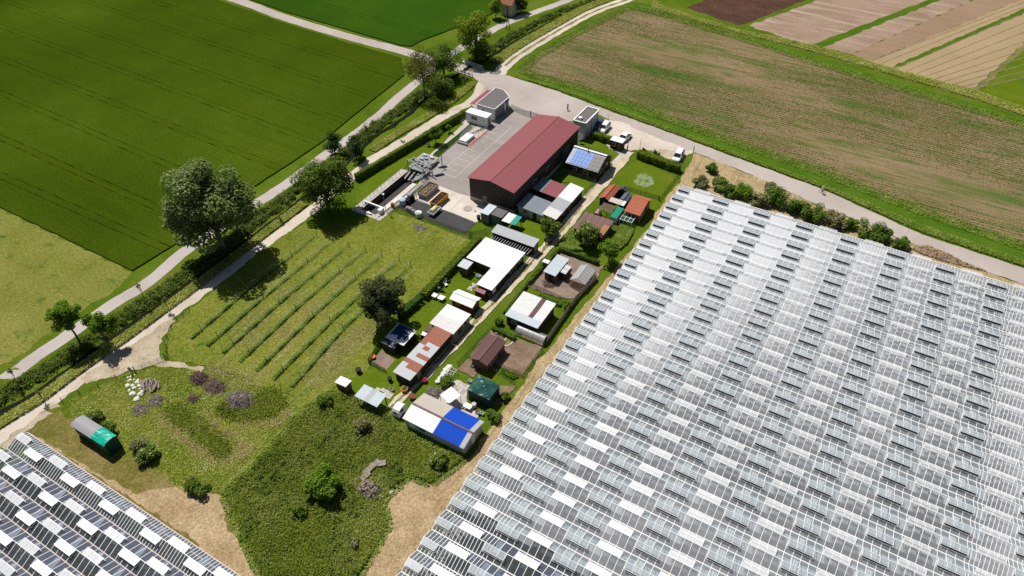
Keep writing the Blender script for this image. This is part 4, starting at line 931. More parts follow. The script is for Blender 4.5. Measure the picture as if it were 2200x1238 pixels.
pmat('pv_blue', (.20,.32,.66), .5, .18, .9, spec=.12)  # mirrored sky and sun put into the base colour
pmat('pv_pale', (.36,.44,.62), .5, .12, .9, spec=.12)  # the same reflection painted paler
pmat('pv_grey', (.25,.23,.225), .5, .2, .9, spec=.12)
pmat('garage', (.20,.19,.20), .6, .06, 1.0)
glassmat('poly', (.6,.6,.6), .55, .72, 1.0, (.60,.60,.60), nsc=.8)
glassmat('poly_tunnel', (.6,.6,.58), .55, .72, .8, (.40,.385,.36), nsc=.8)
glassmat('mesh_net', (.75,.78,.75), .22, .30, .0, (.30,.33,.30), nsc=2)
glassmat('mesh_net_green', (.6,.7,.62), .40, .55, .0, (.06,.15,.09), nsc=2)
def slope(root, e0, e1, r0, mats, width=1.05, rows=1, ribs=3, rib=.04, thick=.03, name='roof_sheet', seed=0):
    """cover a roof slope (eave e0-e1, upper corner r0) with ribbed sheets, each its own part"""
    e0, e1, r0 = Vector(e0), Vector(e1), Vector(r0); L = (e1-e0).length; n = max(1, int(round(L/width)))
    E = (e1-e0)/n; Rv = (r0-e0)/rows; nn = E.cross(Rv).normalized()
    if nn.z < 0: nn = -nn
    prof = [(0, 0)]
    for i in range(ribs):
        a = (i+.25)/ribs; prof += [(a, 0), (a+.12/ribs, rib), (a+.36/ribs, rib), (a+.48/ribs, 0)]
    prof.append((.995, 0))
    if ribs == 0: prof = [(.03, 0), (.97, 0)]; Rv0 = Rv; Rv = Rv*.96
    ms = {}; rnd = random.Random(seed); off = OFF[root.name]
    def get(mt):
        if mt not in ms:
            q = MB(); m_ = len(prof)
            top = [E*t+nn*h for t, h in prof]; up_ = [E*t+nn*h+Rv*1.004 for t, h in prof]
            q.add([*top, *up_, *[v-nn*thick for v in top], *[v-nn*thick for v in up_]],
                  [(i, i+1, m_+i+1, m_+i) for i in range(m_-1)]+[(2*m_+i+1, 2*m_+i, 3*m_+i, 3*m_+i+1) for i in range(m_-1)]+
                  [(0, m_, 3*m_, 2*m_), (m_-1, 3*m_-1, 4*m_-1, 2*m_-1)]+[(i+1, i, 2*m_+i, 2*m_+i+1) for i in range(m_-1)]+[(m_+i, m_+i+1, 3*m_+i+1, 3*m_+i) for i in range(m_-1)])
            ms[mt] = q.mesh(name, mt)
        return ms[mt]
    for j in range(rows):
        for i in range(n):
            mt = mats(i/n, j/rows, rnd) if callable(mats) else mats
            p = e0+E*i+(Rv0 if ribs == 0 else Rv)*j+nn*(.012*j+.004*(i % 2)+rnd.uniform(0, .006))-off
            link(name, get(mt), root, p)
def shell(x0, x1, y0, y1, z, roof):
    """wall heights at the four corners for the roof type -> function z(x, y)"""
    t = roof[0]
    if t == 'mono':
        return (lambda x, y: z+roof[2]*(x-x0)/(x1-x0)) if roof[1] == 'x' else (lambda x, y: z+roof[2]*(y-y0)/(y1-y0))
    if t == 'gable':
        f = roof[3] if len(roof) > 3 else .5
        def g(x, y):
            u, a, b = (y, y0, y1) if roof[1] == 'x' else (x, x0, x1); mid = a+(b-a)*f
            return z+roof[2]*((u-a)/(mid-a) if u <= mid else (b-u)/(b-mid))
        return g
    return lambda x, y: z
def shed(name, label, cat, box, h, roof, wall, rmat, ov=.25, width=1.05, rows=1, ribs=3, group=None, doors=(), windows=(), open_sides=False, rmat2=None, sheetname='roof_sheet', base=None, seed=0, trim=None, thick=.03, z0=0.0):
    x0, x1, y0, y1 = box
    root = thing(name, label, cat, ((x0+x1)/2, (y0+y1)/2, z0), group)
    zf = shell(x0, x1, y0, y1, h, roof)
    a0, a1, b0, b1 = x0+ov, x1-ov, y0+ov, y1-ov
    ring = [(a0, b0), (a1, b0), (a1, b1), (a0, b1)]
    if roof[0] == 'gable':
        f = roof[3] if len(roof) > 3 else .5
        if roof[1] == 'x': ym = y0+(y1-y0)*f; ring = [(a0, b0), (a1, b0), (a1, ym), (a1, b1), (a0, b1), (a0, ym)]
        else: xm = x0+(x1-x0)*f; ring = [(a0, b0), (xm, b0), (a1, b0), (a1, b1), (xm, b1), (a0, b1)]
    dz = .05
    if not open_sides:
        q = MB(); n = len(ring)
        V = [(x, y, z0) for x, y in ring]+[(x, y, zf(x, y)-dz) for x, y in ring]
        F = [(i, (i+1) % n, (i+1) % n+n, i+n) for i in range(n)]
        F += [(n, n+1, n+2, n+5), (n+5, n+2, n+3, n+4)] if n == 6 and roof[1] == 'x' else ([(n, n+1, n+4, n+5), (n+1, n+2, n+3, n+4)] if n == 6 else [(n, n+1, n+2, n+3)])
        q.add(V, F); q.build('wall', wall, root)
    else:
        pm = {}
        for x, y in [(a0, b0), (a1, b0), (a1, b1), (a0, b1)]:
            MB().box(x-.06, x+.06, y-.06, y+.06, z0, zf(x, y)-dz).build('post', wall, root)
    if base: MB().box(a0-.03, a1+.03, b0-.03, b1+.03, z0, z0+base[0]).build('plinth', base[1], root)
    if roof[0] == 'flat':
        MB().box(x0, x1, y0, y1, h-.06, h+.10).build('roof', rmat, root)
    elif roof[0] == 'mono':
        if roof[1] == 'x': slope(root, (x0, y0, zf(x0, y0)), (x0, y1, zf(x0, y1)), (x1, y0, zf(x1, y0)), rmat, width, rows, ribs, seed=seed, name=sheetname, thick=thick)
        else: slope(root, (x0, y0, zf(x0, y0)), (x1, y0, zf(x1, y0)), (x0, y1, zf(x0, y1)), rmat, width, rows, ribs, seed=seed, name=sheetname, thick=thick)
    else:
        f = roof[3] if len(roof) > 3 else .5; r2 = rmat2 or rmat
        if roof[1] == 'x':
            ym = y0+(y1-y0)*f; zr = h+roof[2]
            slope(root, (x0, y0, h), (x1, y0, h), (x0, ym, zr), rmat, width, rows, ribs, seed=seed, name=sheetname, thick=thick); slope(root, (x0, y1, h), (x1, y1, h), (x0, ym, zr), r2, width, rows, ribs, seed=seed+1, name=sheetname, thick=thick)
            MB().bar((x0, ym, zr+.06), (x1, ym, zr+.06), .28, .05).build('ridge_cap', trim or (rmat if isinstance(rmat, str) else r2 if isinstance(r2, str) else 'roof_grey'), root)
        else:
            xm = x0+(x1-x0)*f; zr = h+roof[2]
            slope(root, (x0, y0, h), (x0, y1, h), (xm, y0, zr), rmat, width, rows, ribs, seed=seed, name=sheetname, thick=thick); slope(root, (x1, y0, h), (x1, y1, h), (xm, y0, zr), r2, width, rows, ribs, seed=seed+1, name=sheetname, thick=thick)
            MB().bar((xm, y0, zr+.06), (xm, y1, zr+.06), .28, .05).build('ridge_cap', trim or (rmat if isinstance(rmat, str) else r2 if isinstance(r2, str) else 'roof_grey'), root)
    def opening(face, t, z, w_, hh, nm, mt):
        q = MB()
        if face == 's': cx = a0+(a1-a0)*t; q.box(cx-w_/2, cx+w_/2, b0-.05, b0+.05, z, z+hh)
        elif face == 'n': cx = a0+(a1-a0)*t; q.box(cx-w_/2, cx+w_/2, b1-.05, b1+.05, z, z+hh)
        elif face == 'e': cy = b0+(b1-b0)*t; q.box(a1-.05, a1+.05, cy-w_/2, cy+w_/2, z, z+hh)
        else: cy = b0+(b1-b0)*t; q.box(a0-.05, a0+.05, cy-w_/2, cy+w_/2, z, z+hh)
        return q.build(nm, mt, root), q
    for face, t, w_, hh, mt in doors:
        d, _ = opening(face, t, z0+.06, w_, hh, 'door', mt)
        hx = MB(); v = [sum(c[i] for c in _.v)/8 for i in range(3)]
        hx.box(v[0]-.04, v[0]+.04, v[1]-.04, v[1]+.04, v[2]-.05, v[2]+.05) if False else hx.box(v[0]+(.06 if face == 'e' else w_*.38)-.05, v[0]+(.06 if face == 'e' else w_*.38)+.03, v[1]-(.08 if face == 's' else 0)-.03, v[1]-(.08 if face == 's' else 0)+.03, v[2]-.03, v[2]+.03)
        hx.build('handle', 'steel', d)
    for face, t, z, w_, hh in windows:
        d, _ = opening(face, t, z0+z, w_, hh, 'window', 'trim_white')
        q = MB(); v = [sum(c[i] for c in _.v)/8 for i in range(3)]; g = .07
        if face == 's': q.box(v[0]-w_/2+g, v[0]+w_/2-g, v[1]-.06, v[1]-.045, v[2]-hh/2+g, v[2]+hh/2-g)
        else: q.box(v[0]+.045, v[0]+.06, v[1]-w_/2+g, v[1]+w_/2-g, v[2]-hh/2+g, v[2]+hh/2-g)
        q.build('pane', 'dark_glass', d)
    return root
# ---- works
bs = shed('works_hall', 'long works hall with red ribbed roof and dark brown walls', 'hall', (-72.1, -61.0, 101.9, 130.9), 5.5, ('gable', 'y', 1.0), 'wall_shed', 'roof_red', .35, 1.04, 1, 3, base=(.9, 'concrete_pale'), doors=[('s', .35, 1.1, 2.1, 'garage'), ('e', .8, 3.2, 3.4, 'garage')], windows=[('e', .3, 2.4, 1.6, .8), ('e', .5, 2.4, 1.6, .8)])
q = MB(); q.tube((-72.3, 104.2, 4.3), (-72.3, 104.2, 4.7), .15, .15); q.build('wall_lamp', 'black', bs)
of = thing('works_office', 'small white flat-roofed works building with garage door and blue sign', 'building', (-86.4, 135.5, 0))
bx = rect(1, (945,325), (1155,155), (1305,255), (1145,395), 3.1); ox0, ox1, oy0, oy1 = bx; oy1 = oy0+9.2
pr = [(ox0+.2, oy0+.2), (ox1-.2, oy0+.2), (ox1-.2, oy1-2.4), (ox0+2.4, oy1-.2), (ox0+.2, oy1-.2)]
MB().hexa([(x, y, 0) for x, y in pr], [(x, y, 2.95) for x, y in pr]).build('wall', 'wall_white', of)
pr2 = [(ox0, oy0), (ox1, oy0), (ox1, oy1-2.3), (ox0+2.3, oy1), (ox0, oy1)]
rf = MB().hexa([(x, y, 2.95) for x, y in pr2], [(x, y, 3.12) for x, y in pr2]).build('roof', 'felt', of)
q = MB()
for i in range(5): q.bar((*pr2[i], 3.15), (*pr2[(i+1) % 5], 3.15), .16, .12)
q.build('roof_edge', 'trim_white', rf)
MB().box(ox1-.22, ox1-.14, oy0+.5, oy0+4.6, .05, 2.5).build('garage_door', 'garage', of)
MB().box(ox1-.22, ox1-.15, oy0+5.6, oy0+6.5, .05, 2.1).build('door', 'garage', of)
MB().box(ox1-.21, ox1-.10, oy0+5.0, oy0+6.9, 2.25, 2.65).build('sign', 'roof_blue', of)
w_ = MB().box(ox0+1.6, ox0+2.2, oy0+.14, oy0+.24, 1.7, 2.2).build('window', 'trim_white', of); MB().box(ox0+1.65, ox0+2.15, oy0+.12, oy0+.139, 1.75, 2.15).build('pane', 'dark_glass', w_)
slope(of, (ox0-2.0, oy0+.4, 2.45), (ox0-2.0, oy1-.8, 2.45), (ox0-.02, oy0+.4, 2.75), 'roof_red', 1.0, name='canopy_sheet')
for y in (oy0+.6, oy0+4.5, oy1-1.0): MB().box(ox0-1.9, ox0-1.8, y, y+.1, 0, 2.42).build('canopy_post', 'steel_light', of)
cb = rect(1, (830,412), (888,366), (1112,440), (1062,487), 2.7); cab = shed('office_cabin', 'white site cabin with bright roof against the flat-roofed works building', 'cabin', (cb[0], cb[1], cb[2]-.1, cb[3]), 2.65, ('flat',), 'wall_white', 'roof_white', .08, windows=[('s', .33, 1.2, .9, 1.0), ('s', .47, 1.2, .8, 1.0), ('s', .85, 1.5, .4, .4)], doors=[('e', .5, .9, 2.0, 'garage')])
tx = rect(2, (370,400), (530,250), (660,290), (500,440), 4.3)
tw = thing('transformer_building', 'tall narrow grey building with white-rimmed gravel roof by the road', 'building', ((tx[0]+tx[1])/2, (tx[2]+tx[3])/2, 0))
MB().box(tx[0]+.05, tx[1]-.05, tx[2]+.05, tx[3]-.05, 0, 4.15).build('wall', 'wall_grey', tw); q = MB(); pn = MB()
r_ = MB().box(tx[0]+.25, tx[1]-.25, tx[2]+.25, tx[3]-.25, 4.1, 4.2).build('roof', 'gravel_roof', tw)
for a, b in (((tx[0], tx[2]), (tx[1], tx[2])), ((tx[1], tx[2]), (tx[1], tx[3])), ((tx[1], tx[3]), (tx[0], tx[3])), ((tx[0], tx[3]), (tx[0], tx[2]))): q.bar((*a, 4.25), (*b, 4.25), .28, .25)
q.build('roof_edge', 'trim_white', r_)
MB().box(tx[0]+.8, tx[0]+1.5, tx[2]+.8, tx[2]+1.6, 4.2, 4.75).build('vent_unit', 'trim_white', r_)
for i in range(1, 8): MB().box(tx[1]-.05, tx[1]-.03, tx[2]+i*.9, tx[2]+i*.9+.03, .1, 4.1).build('panel_joint', 'roof_dark', tw)
MB().box(tx[1]-.05, tx[1]-.01, tx[2]+3.3, tx[2]+3.45, .1, 4.1).build('downpipe', 'roof_dark', tw)
# ---- solar house
sh = shed('solar_house', 'dark timber house with solar panels covering its front roof', 'house', (-62.0+2.6, -51.6, 120.7, 128.2), 2.5, ('gable', 'x', 1.75, .56), 'wood_dark', 'roof_grey', .35, 1.3, 1, 0, rmat2='roof_dark', trim='trim_white', windows=[('s', .28, 1.0, .8, .8), ('s', .62, .8, 1.2, 1.1), ('e', .3, .9, .9, 1.0), ('e', .7, .9, .9, 1.0)], doors=[('e', .5, .9, 2.0, 'wood_brown')])
hx0, hx1, hy0 = -59.4, -51.6, 120.7; ym = 120.7+7.5*.56; zr = 4.25
A = Vector((hx0+.25, hy0+.12, 2.5+.1)); B = Vector((hx1-.1, hy0+.12, 2.6)); T = Vector((hx0+.25, ym-.5, 2.6+1.75*(ym-.62-hy0)/(ym-hy0)))
slope(sh, A+Vector((0, 0, .04)), B+Vector((0, 0, .04)), T+Vector((0, 0, .04)), lambda u, v, r: ('pv_pale' if u < .1 else 'pv_blue') if u < .62 else 'pv_grey', .86, 4, 0, name='solar_panel', thick=.04)
MB().tube((hx0+3.6, ym-.6, 4.1), (hx0+3.6, ym-.6, 4.9), .1, .1).build('chimney_pipe', 'roof_dark', sh)
q = MB(); q.bar((hx0, ym-.05, zr+.1), (hx1, ym-.05, zr+.1), .5, .07); q.build('ridge_flashing', 'trim_white', sh)
for yy in (127.9,): MB().box(-51.85, -51.75, yy, yy+.1, 0, 2.5).build('porch_post', 'wood_dark', sh)
kb = rect('p', (672,505), (740,470), (985,590) if False else None, (900,590), 2.2); shed('kiosk', 'small dark kiosk with white flat roof behind the short hedge', 'kiosk', (kb[0], kb[1], kb[2], kb[2]+1.9), 2.2, ('flat',), 'wood_dark', 'roof_white', .12, windows=[('s', .3, .9, .9, .9)], doors=[('s', .75, .8, 1.9, 'wood_brown')])
# ---- containers beside the hall
cx = rect(3, (1503,715), (1600,612), (1690,640), (1600,735), 2.3); c_t = shed('container', 'dark green container with glazed grey top at the corner of the concrete pad', 'container', (cx[0], cx[1], cx[2], cx[3]), 2.3, ('flat',), 'wall_container', 'roof_steel', .05)
c2 = shed('container', 'low flat-topped green grey container squeezed against the hall', 'container', (cx[1]+.05, cx[1]+2.6, cx[3]-2.6, cx[3]-.1), 2.1, ('flat',), 'wall_container', 'felt', .05)
# ---- sheds east of the hall
b = rect(4, (280,680), (410,540), (640,690), (530,835), 2.9); shed('shed', 'cream garden shed with dark slate-grey sloping roof next to the works hall', 'shed', (b[0], b[1]+.0, b[2], b[3]), 2.4, ('mono', 'x', -.5) if False else ('mono', 'x', -.45), 'wall_cream', 'roof_slate', .3, .8, 2, 2, windows=[('s', .3, .9, .7, .8)], doors=[('s', .7, .8, 1.9, 'wood_dark')])
b = rect(4, (535,825), (845,480), (1015,515), (700,860), 2.5); bw = b
shed('shed', 'long white corrugated shed beside the track with grey patched middle', 'shed', b, 2.4, ('mono', 'x', -.35), 'wood_dark', lambda u, v, r: 'roof_white_dirty' if u < .22 else ('roof_grey' if u < .5 else 'roof_white'), .25, .95, 1, 3, windows=[('e', .3, .9, 1.0, .9), ('e', .7, .9, 1.0, .9)], doors=[('e', .5, .9, 2.0, 'wood_brown'), ('s', .5, .9, 2.0, 'wood_brown')])
b = rect(4, (525,585), (640,465), (840,490), (705,630), 2.2); shed('lean_to', 'low lean-to roof, half grey half dark red, behind the white shed', 'lean-to', (b[0], bw[0]-.05, b[2], b[3]), 2.15, ('mono', 'x', -.2), 'wood_dark', 'roof_red', .2, 1.0, 1, 3)
shed('lean_to', 'narrow grey corrugated lean-to left of the dark red one', 'lean-to', (b[0]-2.2, b[0]-.04, b[2], b[3]), 2.3, ('mono', 'x', -.12), 'wood_dark', 'roof_slate', .2, .9, 1, 4)
b = rect(4, (85,905), (165,820), (325,862), (240,945), 2.1); xm = (b[0]+b[1])/2
shed('canopy', 'small garden canopy, white half and turquoise half, on posts', 'canopy', b, 2.1, ('mono', 'y', .15), 'wood_dark', lambda u, v, r: 'roof_white' if u < .5 else 'roof_turquoise', .15, .62, 1, 3, open_sides=True)
# ---- orange-roof garden cluster (zoom o)
b = ((W('o', 310, 515, 1.7).x), (W('o', 505, 580, 1.7).x+W('o', 760, 265, 1.7).x)/2, (W('o', 310, 515, 1.7).y+W('o', 505, 580, 1.7).y)/2, W('o', 760, 265, 1.7).y); b = (b[0]-.1, b[1]+.45, b[2], b[3]); shed('garden_shed', 'navy garden shed with steep orange ribbed roof beside the track', 'shed', (b[0], b[1], b[2], b[3]), 1.7, ('gable', 'y', .62), 'wall_navy', 'roof_tile', .15, .55, 1, 2, doors=[('s', .5, .8, 1.6, 'wood_dark')])
b = rect('o', (760,250), (885,185), (1000,300), (905,360), 1.9); b = (b[0]-.2, b[1]+.5, b[2], b[3]); shed('garden_shed', 'dark grey felt-roofed garden shed behind the orange one', 'shed', b, 1.6, ('gable', 'y', .45), 'wood_dark', 'roof_dark', .12, .6, 1, 0)
b = rect('o', (790,530), (960,355), (1075,410), (915,585), 1.9); b = (b[0]-.1, b[1]+.4, b[2], b[3]); shed('garden_shed', 'blue-grey roofed garden shed in the middle of the orange-roof garden', 'shed', b, 1.6, ('gable', 'y', .45), 'wall_navy', 'roof_bluegrey', .12, .6, 1, 0, windows=[('e', .5, .6, .6, .6)])
b = rect('o', (915,775), (1230,395), (1585,515), (1300,925), 2.5); shed('garden_house', 'larger garden house with orange pantile roof at the straw path', 'house', b, 2.1, ('gable', 'x', 1.0, .66), 'wood_brown', 'roof_tile', .3, .42, 5, 1, windows=[('e', .3, .9, .7, .8), ('s', .3, .9, .8, .8)], doors=[('e', .65, .8, 1.8, 'wood_dark')], sheetname='roof_tile')
b = rect('o', (520,605), (610,500), (978,625), (900,690), 2.0); shed('canopy', 'beige flat canopy with one white sheet between the orange roofs', 'canopy', b, 2.0, ('mono', 'y', .12), 'wood_brown', lambda u, v, r: 'roof_beige' if u < .68 else 'roof_white', .12, .55, 1, 1, open_sides=True)
b = rect('o', (570,975), (740,735), (905,780), (730,1000), 1.9); shed('canopy', 'turquoise green plastic-roofed storage hut in the orange-roof garden', 'hut', b, 1.85, ('mono', 'y', .18), 'wall_grey', 'roof_green', .1, .5, 1, 2)
pg = thing('pergola', 'open timber pergola of pale beams beside the beige canopy', 'pergola', W('o', 480, 760)); pb = rect('o', (330,690), (430,640), (720,730), (610,860), 2.0)
pb = rect('o', (300,760), (420,640), (730,730), (600,880), 2.0)
for i in range(9):
    y = pb[2]+(pb[3]-pb[2])*i/8; MB().bar((pb[0], y, 2.05), (pb[1], y, 2.05), .08, .1).build('rafter', 'wood_pale', pg)
for x in (pb[0]+.2, pb[1]-.2):
    MB().bar((x, pb[2]-.1, 1.95), (x, pb[3]+.1, 1.95), .1, .1).build('beam', 'wood_pale', pg)
    for y in (pb[2], pb[3]): MB().box(x-.05, x+.05, y-.05, y+.05, 0, 1.9).build('post', 'wood_pale', pg)
def barrel(name, label, cat, box, h0, rise, mats, wall, axis='x', segs=9, n=4, ends=True, group=None):
    """round-topped shelter: arched sheets along one axis"""
    x0, x1, y0, y1 = box; root = thing(name, label, cat, ((x0+x1)/2, (y0+y1)/2, 0), group)
    L = (x1-x0) if axis == 'x' else (y1-y0); wd = (y1-y0) if axis == 'x' else (x1-x0)
    arc = [(-math.cos(math.pi*i/segs)*wd/2, h0+math.sin(math.pi*i/segs)*rise) for i in range(segs+1)]
    if h0 > .05: arc = [(-wd/2, .0)]+arc+[(wd/2, .0)]
    pt = lambda s_, a: ((x0+s_, (y0+y1)/2+a[0], a[1]) if axis == 'x' else ((x0+x1)/2+a[0], y0+s_, a[1]))
    for k in range(n):
        q = MB(); m_ = len(arc); s0, s1 = L*k/n+.01, L*(k+1)/n-.01
        q.add([pt(s0, a) for a in arc]+[pt(s1, a) for a in arc], [(i, i+1, m_+i+1, m_+i) for i in range(m_-1)])
        q.build('cover_sheet', mats, root, smooth=False)
    hoop = MB()
    for k in range(n+1): hoop.path([pt(L*k/n, (a[0]*1.01, a[1]*1.01)) for a in arc], .025, 4)
    hoop.build('hoops', 'steel', root)
    if ends:
        for s_ in (0.02, L-.02): MB().add([pt(s_, a) for a in arc], [tuple(range(len(arc)))]).build('end_wall', wall, root)
    return root
b = rect('o', (185,845), (255,735), (370,770), (290,880), 1.4); barrel('barrel_hut', 'small pink barrel-roofed hut beside the pergola', 'hut', b, .7, .5, 'roof_pink', 'wood_dark', 'y', 8, 2)
b = rect('o', (800,1030), (925,880), (1215,970), (1080,1125), 1.2); fr = thing('cage_frame', 'net cage with white square frames below the orange garden house', 'cage', W('o', 1000, 1010))
q = MB()
for i in range(4): x = b[0]+(b[1]-b[0])*i/3; q.bar((x, b[2], 1.3), (x, b[3], 1.3), .07, .06); q.box(x-.04, x+.04, b[2]-.04, b[2]+.04, 0, 1.28)
for j in range(3): y = b[2]+(b[3]-b[2])*j/2; q.bar((b[0], y, 1.34), (b[1], y, 1.34), .07, .06)
q.build('frame', 'trim_white', fr); MB().box(b[0], b[1], b[2], b[3], .05, 1.25).build('net', 'mesh_net_green', fr)
b = rect(4, (870,985), (1030,800), (1335,920), (1200,1080), 2.2); shed('shed', 'wide brown flat-roofed shed partly hidden by the chestnut tree', 'shed', b, 2.2, ('mono', 'y', .12), 'wood_dark', lambda u, v, r: 'roof_rust_orange' if u > .68 and v < .34 else 'roof_brown_flat', .25, 1.25, 3, 1, doors=[('e', .5, .9, 1.9, 'wood_brown')])
# ---- white-roofed sheds
b = rect(5, (795,290), (880,225), (1345,400), (1255,470), 2.4); shed('shed', 'long narrow shed with grey ribbed roof above the white roofs', 'shed', b, 2.3, ('mono', 'y', .3), 'wood_dark', 'roof_grey', .2, 1.0, 1, 4, doors=[('e', .5, .8, 1.9, 'wood_pale')]); bg = b
r1 = rect(5, (540,565), (735,370), (1190,510), None, 2.4); r2 = rect(5, (635,880), (795,690), None, (810,935), 2.4)
rk = thing('frame_rack', 'slatted dark rack lying between grey and white roofs', 'rack', ((bg[0]+bg[1])/2, bg[2]-.9, 0))
for i in range(16): x = bg[0]+.6+(bg[1]-bg[0]-1.0)*i/15; MB().bar((x, r1[3]+.1, 1.75), (x, bg[2]+.1, 1.75), .12, .06).build('slat', 'steel', rk)
MB().box(bg[0]+.2, bg[1]-.2, r1[3]+.1, r1[3]+.2, 1.5, 1.7).build('rail', 'wood_dark', rk); MB().box(bg[0]+.2, bg[1]-.2, bg[2]-.05, bg[2]+.05, 1.5, 1.7).build('rail', 'wood_dark', rk)
wx1 = (r1[1]+r2[1])/2
ws = shed('white_shed', 'largest white corrugated roof with an L-shaped outline', 'shed', (r1[0], wx1, r2[3], r1[3]), 2.4, ('mono', 'x', -.25), 'wood_dark', 'roof_white', .3, 1.05, 1, 4, windows=[('e', .3, .8, 1.1, 1.0), ('e', .8, .8, 1.1, 1.0)], doors=[('e', .55, .9, 2.0, 'wood_brown')])
zz = lambda x: 2.4-.25*(x-r1[0])/(wx1-r1[0]); xa = (r2[0]+rect(5, (635,880), (795,690), (1000,735), (810,935), 2.4)[0])/2
off = OFF[ws.name]
slope(ws, (xa, r2[2], zz(xa)), (xa, r2[3]-.04, zz(xa)), (wx1, r2[2], zz(wx1)), 'roof_white', 1.05, 1, 4)
MB().hexa([(xa+.3, r2[2]+.3, 0), (wx1-.3, r2[2]+.3, 0), (wx1-.3, r2[3]+.25, 0), (xa+.3, r2[3]+.25, 0)], [(xa+.3, r2[2]+.3, zz(xa)-.08), (wx1-.3, r2[2]+.3, zz(wx1)-.08), (wx1-.3, r2[3]+.25, zz(wx1)-.08), (xa+.3, r2[3]+.25, zz(xa)-.08)]).build('wall', 'wood_dark', ws)
MB().box(wx1-.28, wx1-.2, r2[2]+.6, r2[2]+1.7, .7, 1.6).build('shutter', 'trim_white', ws)
b = rect(5, (420,675), (500,605), (615,650), (520,715), 2.0); shed('tool_shed', 'small square shed with pale grey sheet roof beside the hedge', 'shed', b, 2.0, ('mono', 'y', .12), 'wood_brown', 'roof_steel', .2, 1.0, 1, 3)
b = rect(5, (612,940), (650,905), (748,955), (720,992), 1.6); shed('hutch', 'small hutch with dark red roof at the end of the white roofs', 'hutch', b, 1.45, ('mono', 'y', .25), 'wood_red', 'roof_red', .08, .6, 1, 3)
b = rect(5, (335,1025), (435,920), (690,1020), (590,1135), 2.3); shed('garden_house', 'red timber garden house with white curved roof and open porch', 'house', b, 1.95, ('gable', 'x', .5), 'wood_red', 'roof_white', .3, .8, 1, 3, windows=[('s', .3, .9, .8, .7)], doors=[('e', .5, .8, 1.8, 'wood_dark')])
b = rect(7, (725,490), (940,265), (1190,380), (1005,590), 2.3); shed('white_shed', 'white corrugated shed roof joined to the rusty roof, lower half striped', 'shed', b, 2.2, ('mono', 'x', -.2), 'wood_pale', lambda u, v, r: 'roof_white_dirty' if u < .45 else 'roof_white', .25, .95, 1, 5, doors=[('e', .4, .9, 1.9, 'wood_brown')], windows=[('e', .75, .8, 1.0, .9)]); wb = b
b = rect(7, (325,1025), (800,520), (1005,585), (510,1110), 2.3)
shed('rusty_shed', 'long shed under rusty patched corrugated sheets', 'shed', (b[0], b[1], b[2], wb[2]-.04), 2.3, ('mono', 'x', -.25), 'wood_dark', lambda u, v, r: 'roof_rust' if (u > .62 or (r.random() < .38 and u > .08)) else 'roof_rust_grey', .25, .92, 3, 3, seed=5, doors=[('e', .2, .9, 1.9, 'wood_pale')])
b = rect(7, (668,562), (735,515), (790,540), (720,592), 1.8); shed('lean_to', 'tiny brown lean-to roof on the left of the rusty shed', 'lean-to', b, 1.8, ('mono', 'x', .1), 'wood_dark', 'roof_brown', .1, .7, 1, 2)
b = rect(7, (630,605), (665,580), (718,605), (680,638), 1.6); shed('lean_to', 'tiny white lean-to roof below the brown one at the rusty shed', 'lean-to', b, 1.6, ('mono', 'x', .1), 'wood_dark', 'roof_white', .08, .6, 1, 2)
b = rect(7, (240,630), (400,500), (600,585), (435,745), 2.1); shed('white_shed', 'white shed roof under a torn blue tarpaulin', 'shed', b, 2.1, ('mono', 'y', .2), 'wood_dark', 'roof_white', .2, .9, 1, 2)
tz = lambda y: 2.1+.2*(y-b[2])/(b[3]-b[2])+.07
rnd = random.Random(3); tp = thing('blue_tarpaulin', 'torn dark blue tarpaulin spread over a white shed roof', 'tarpaulin', ((b[0]+b[1])/2, (b[2]+b[3])/2, 2.2)); q = MB(); nx = 9
tl_ = [(b[0]+.35+(b[1]-b[0]-.9)*i/nx, b[2]+(b[3]-b[2])*(.38+rnd.uniform(-.22, .12))) for i in range(nx+1)]
for i in range(nx):
    (xa_, ya_), (xb_, yb_) = tl_[i], tl_[i+1]; q.quad((xa_, ya_, tz(ya_)), (xb_, yb_, tz(yb_)), (xb_, b[3]-.1, tz(b[3])+.02), (xa_, b[3]-.1, tz(b[3])+.02))
q.build('sheet', 'tarp_blue', tp)
b2 = rect(7, (195,700), (240,655), (395,720), (345,770), 1.8); sh2 = shed('hen_house', 'low hut with grey roof crossed by white strips', 'hut', b2, 1.8, ('mono', 'y', .15), 'wood_dark', lambda u, v, r: 'roof_white' if .4 < u < .62 else 'roof_dark', .12, .55, 1, 1)
b = rect(8, (165,345), (225,290), (330,340), (265,400), 2.0); shed('shack', 'small square shack with weathered white sheet roof at the grass edge', 'shack', b, 1.95, ('mono', 'x', .15), 'wood_brown', 'roof_white_dirty', .15, .65, 1, 2)
b = rect(8, (345,480), (440,375), (645,470), (570,575), 2.1); shed('canopy', 'open canopy with silver corrugated roof beside the paving slabs', 'canopy', b, 2.0, ('mono', 'y', .25), 'wood_dark', lambda u, v, r: 'roof_grey' if .3 < u < .6 else 'roof_steel', .2, .8, 1, 5, open_sides=True)
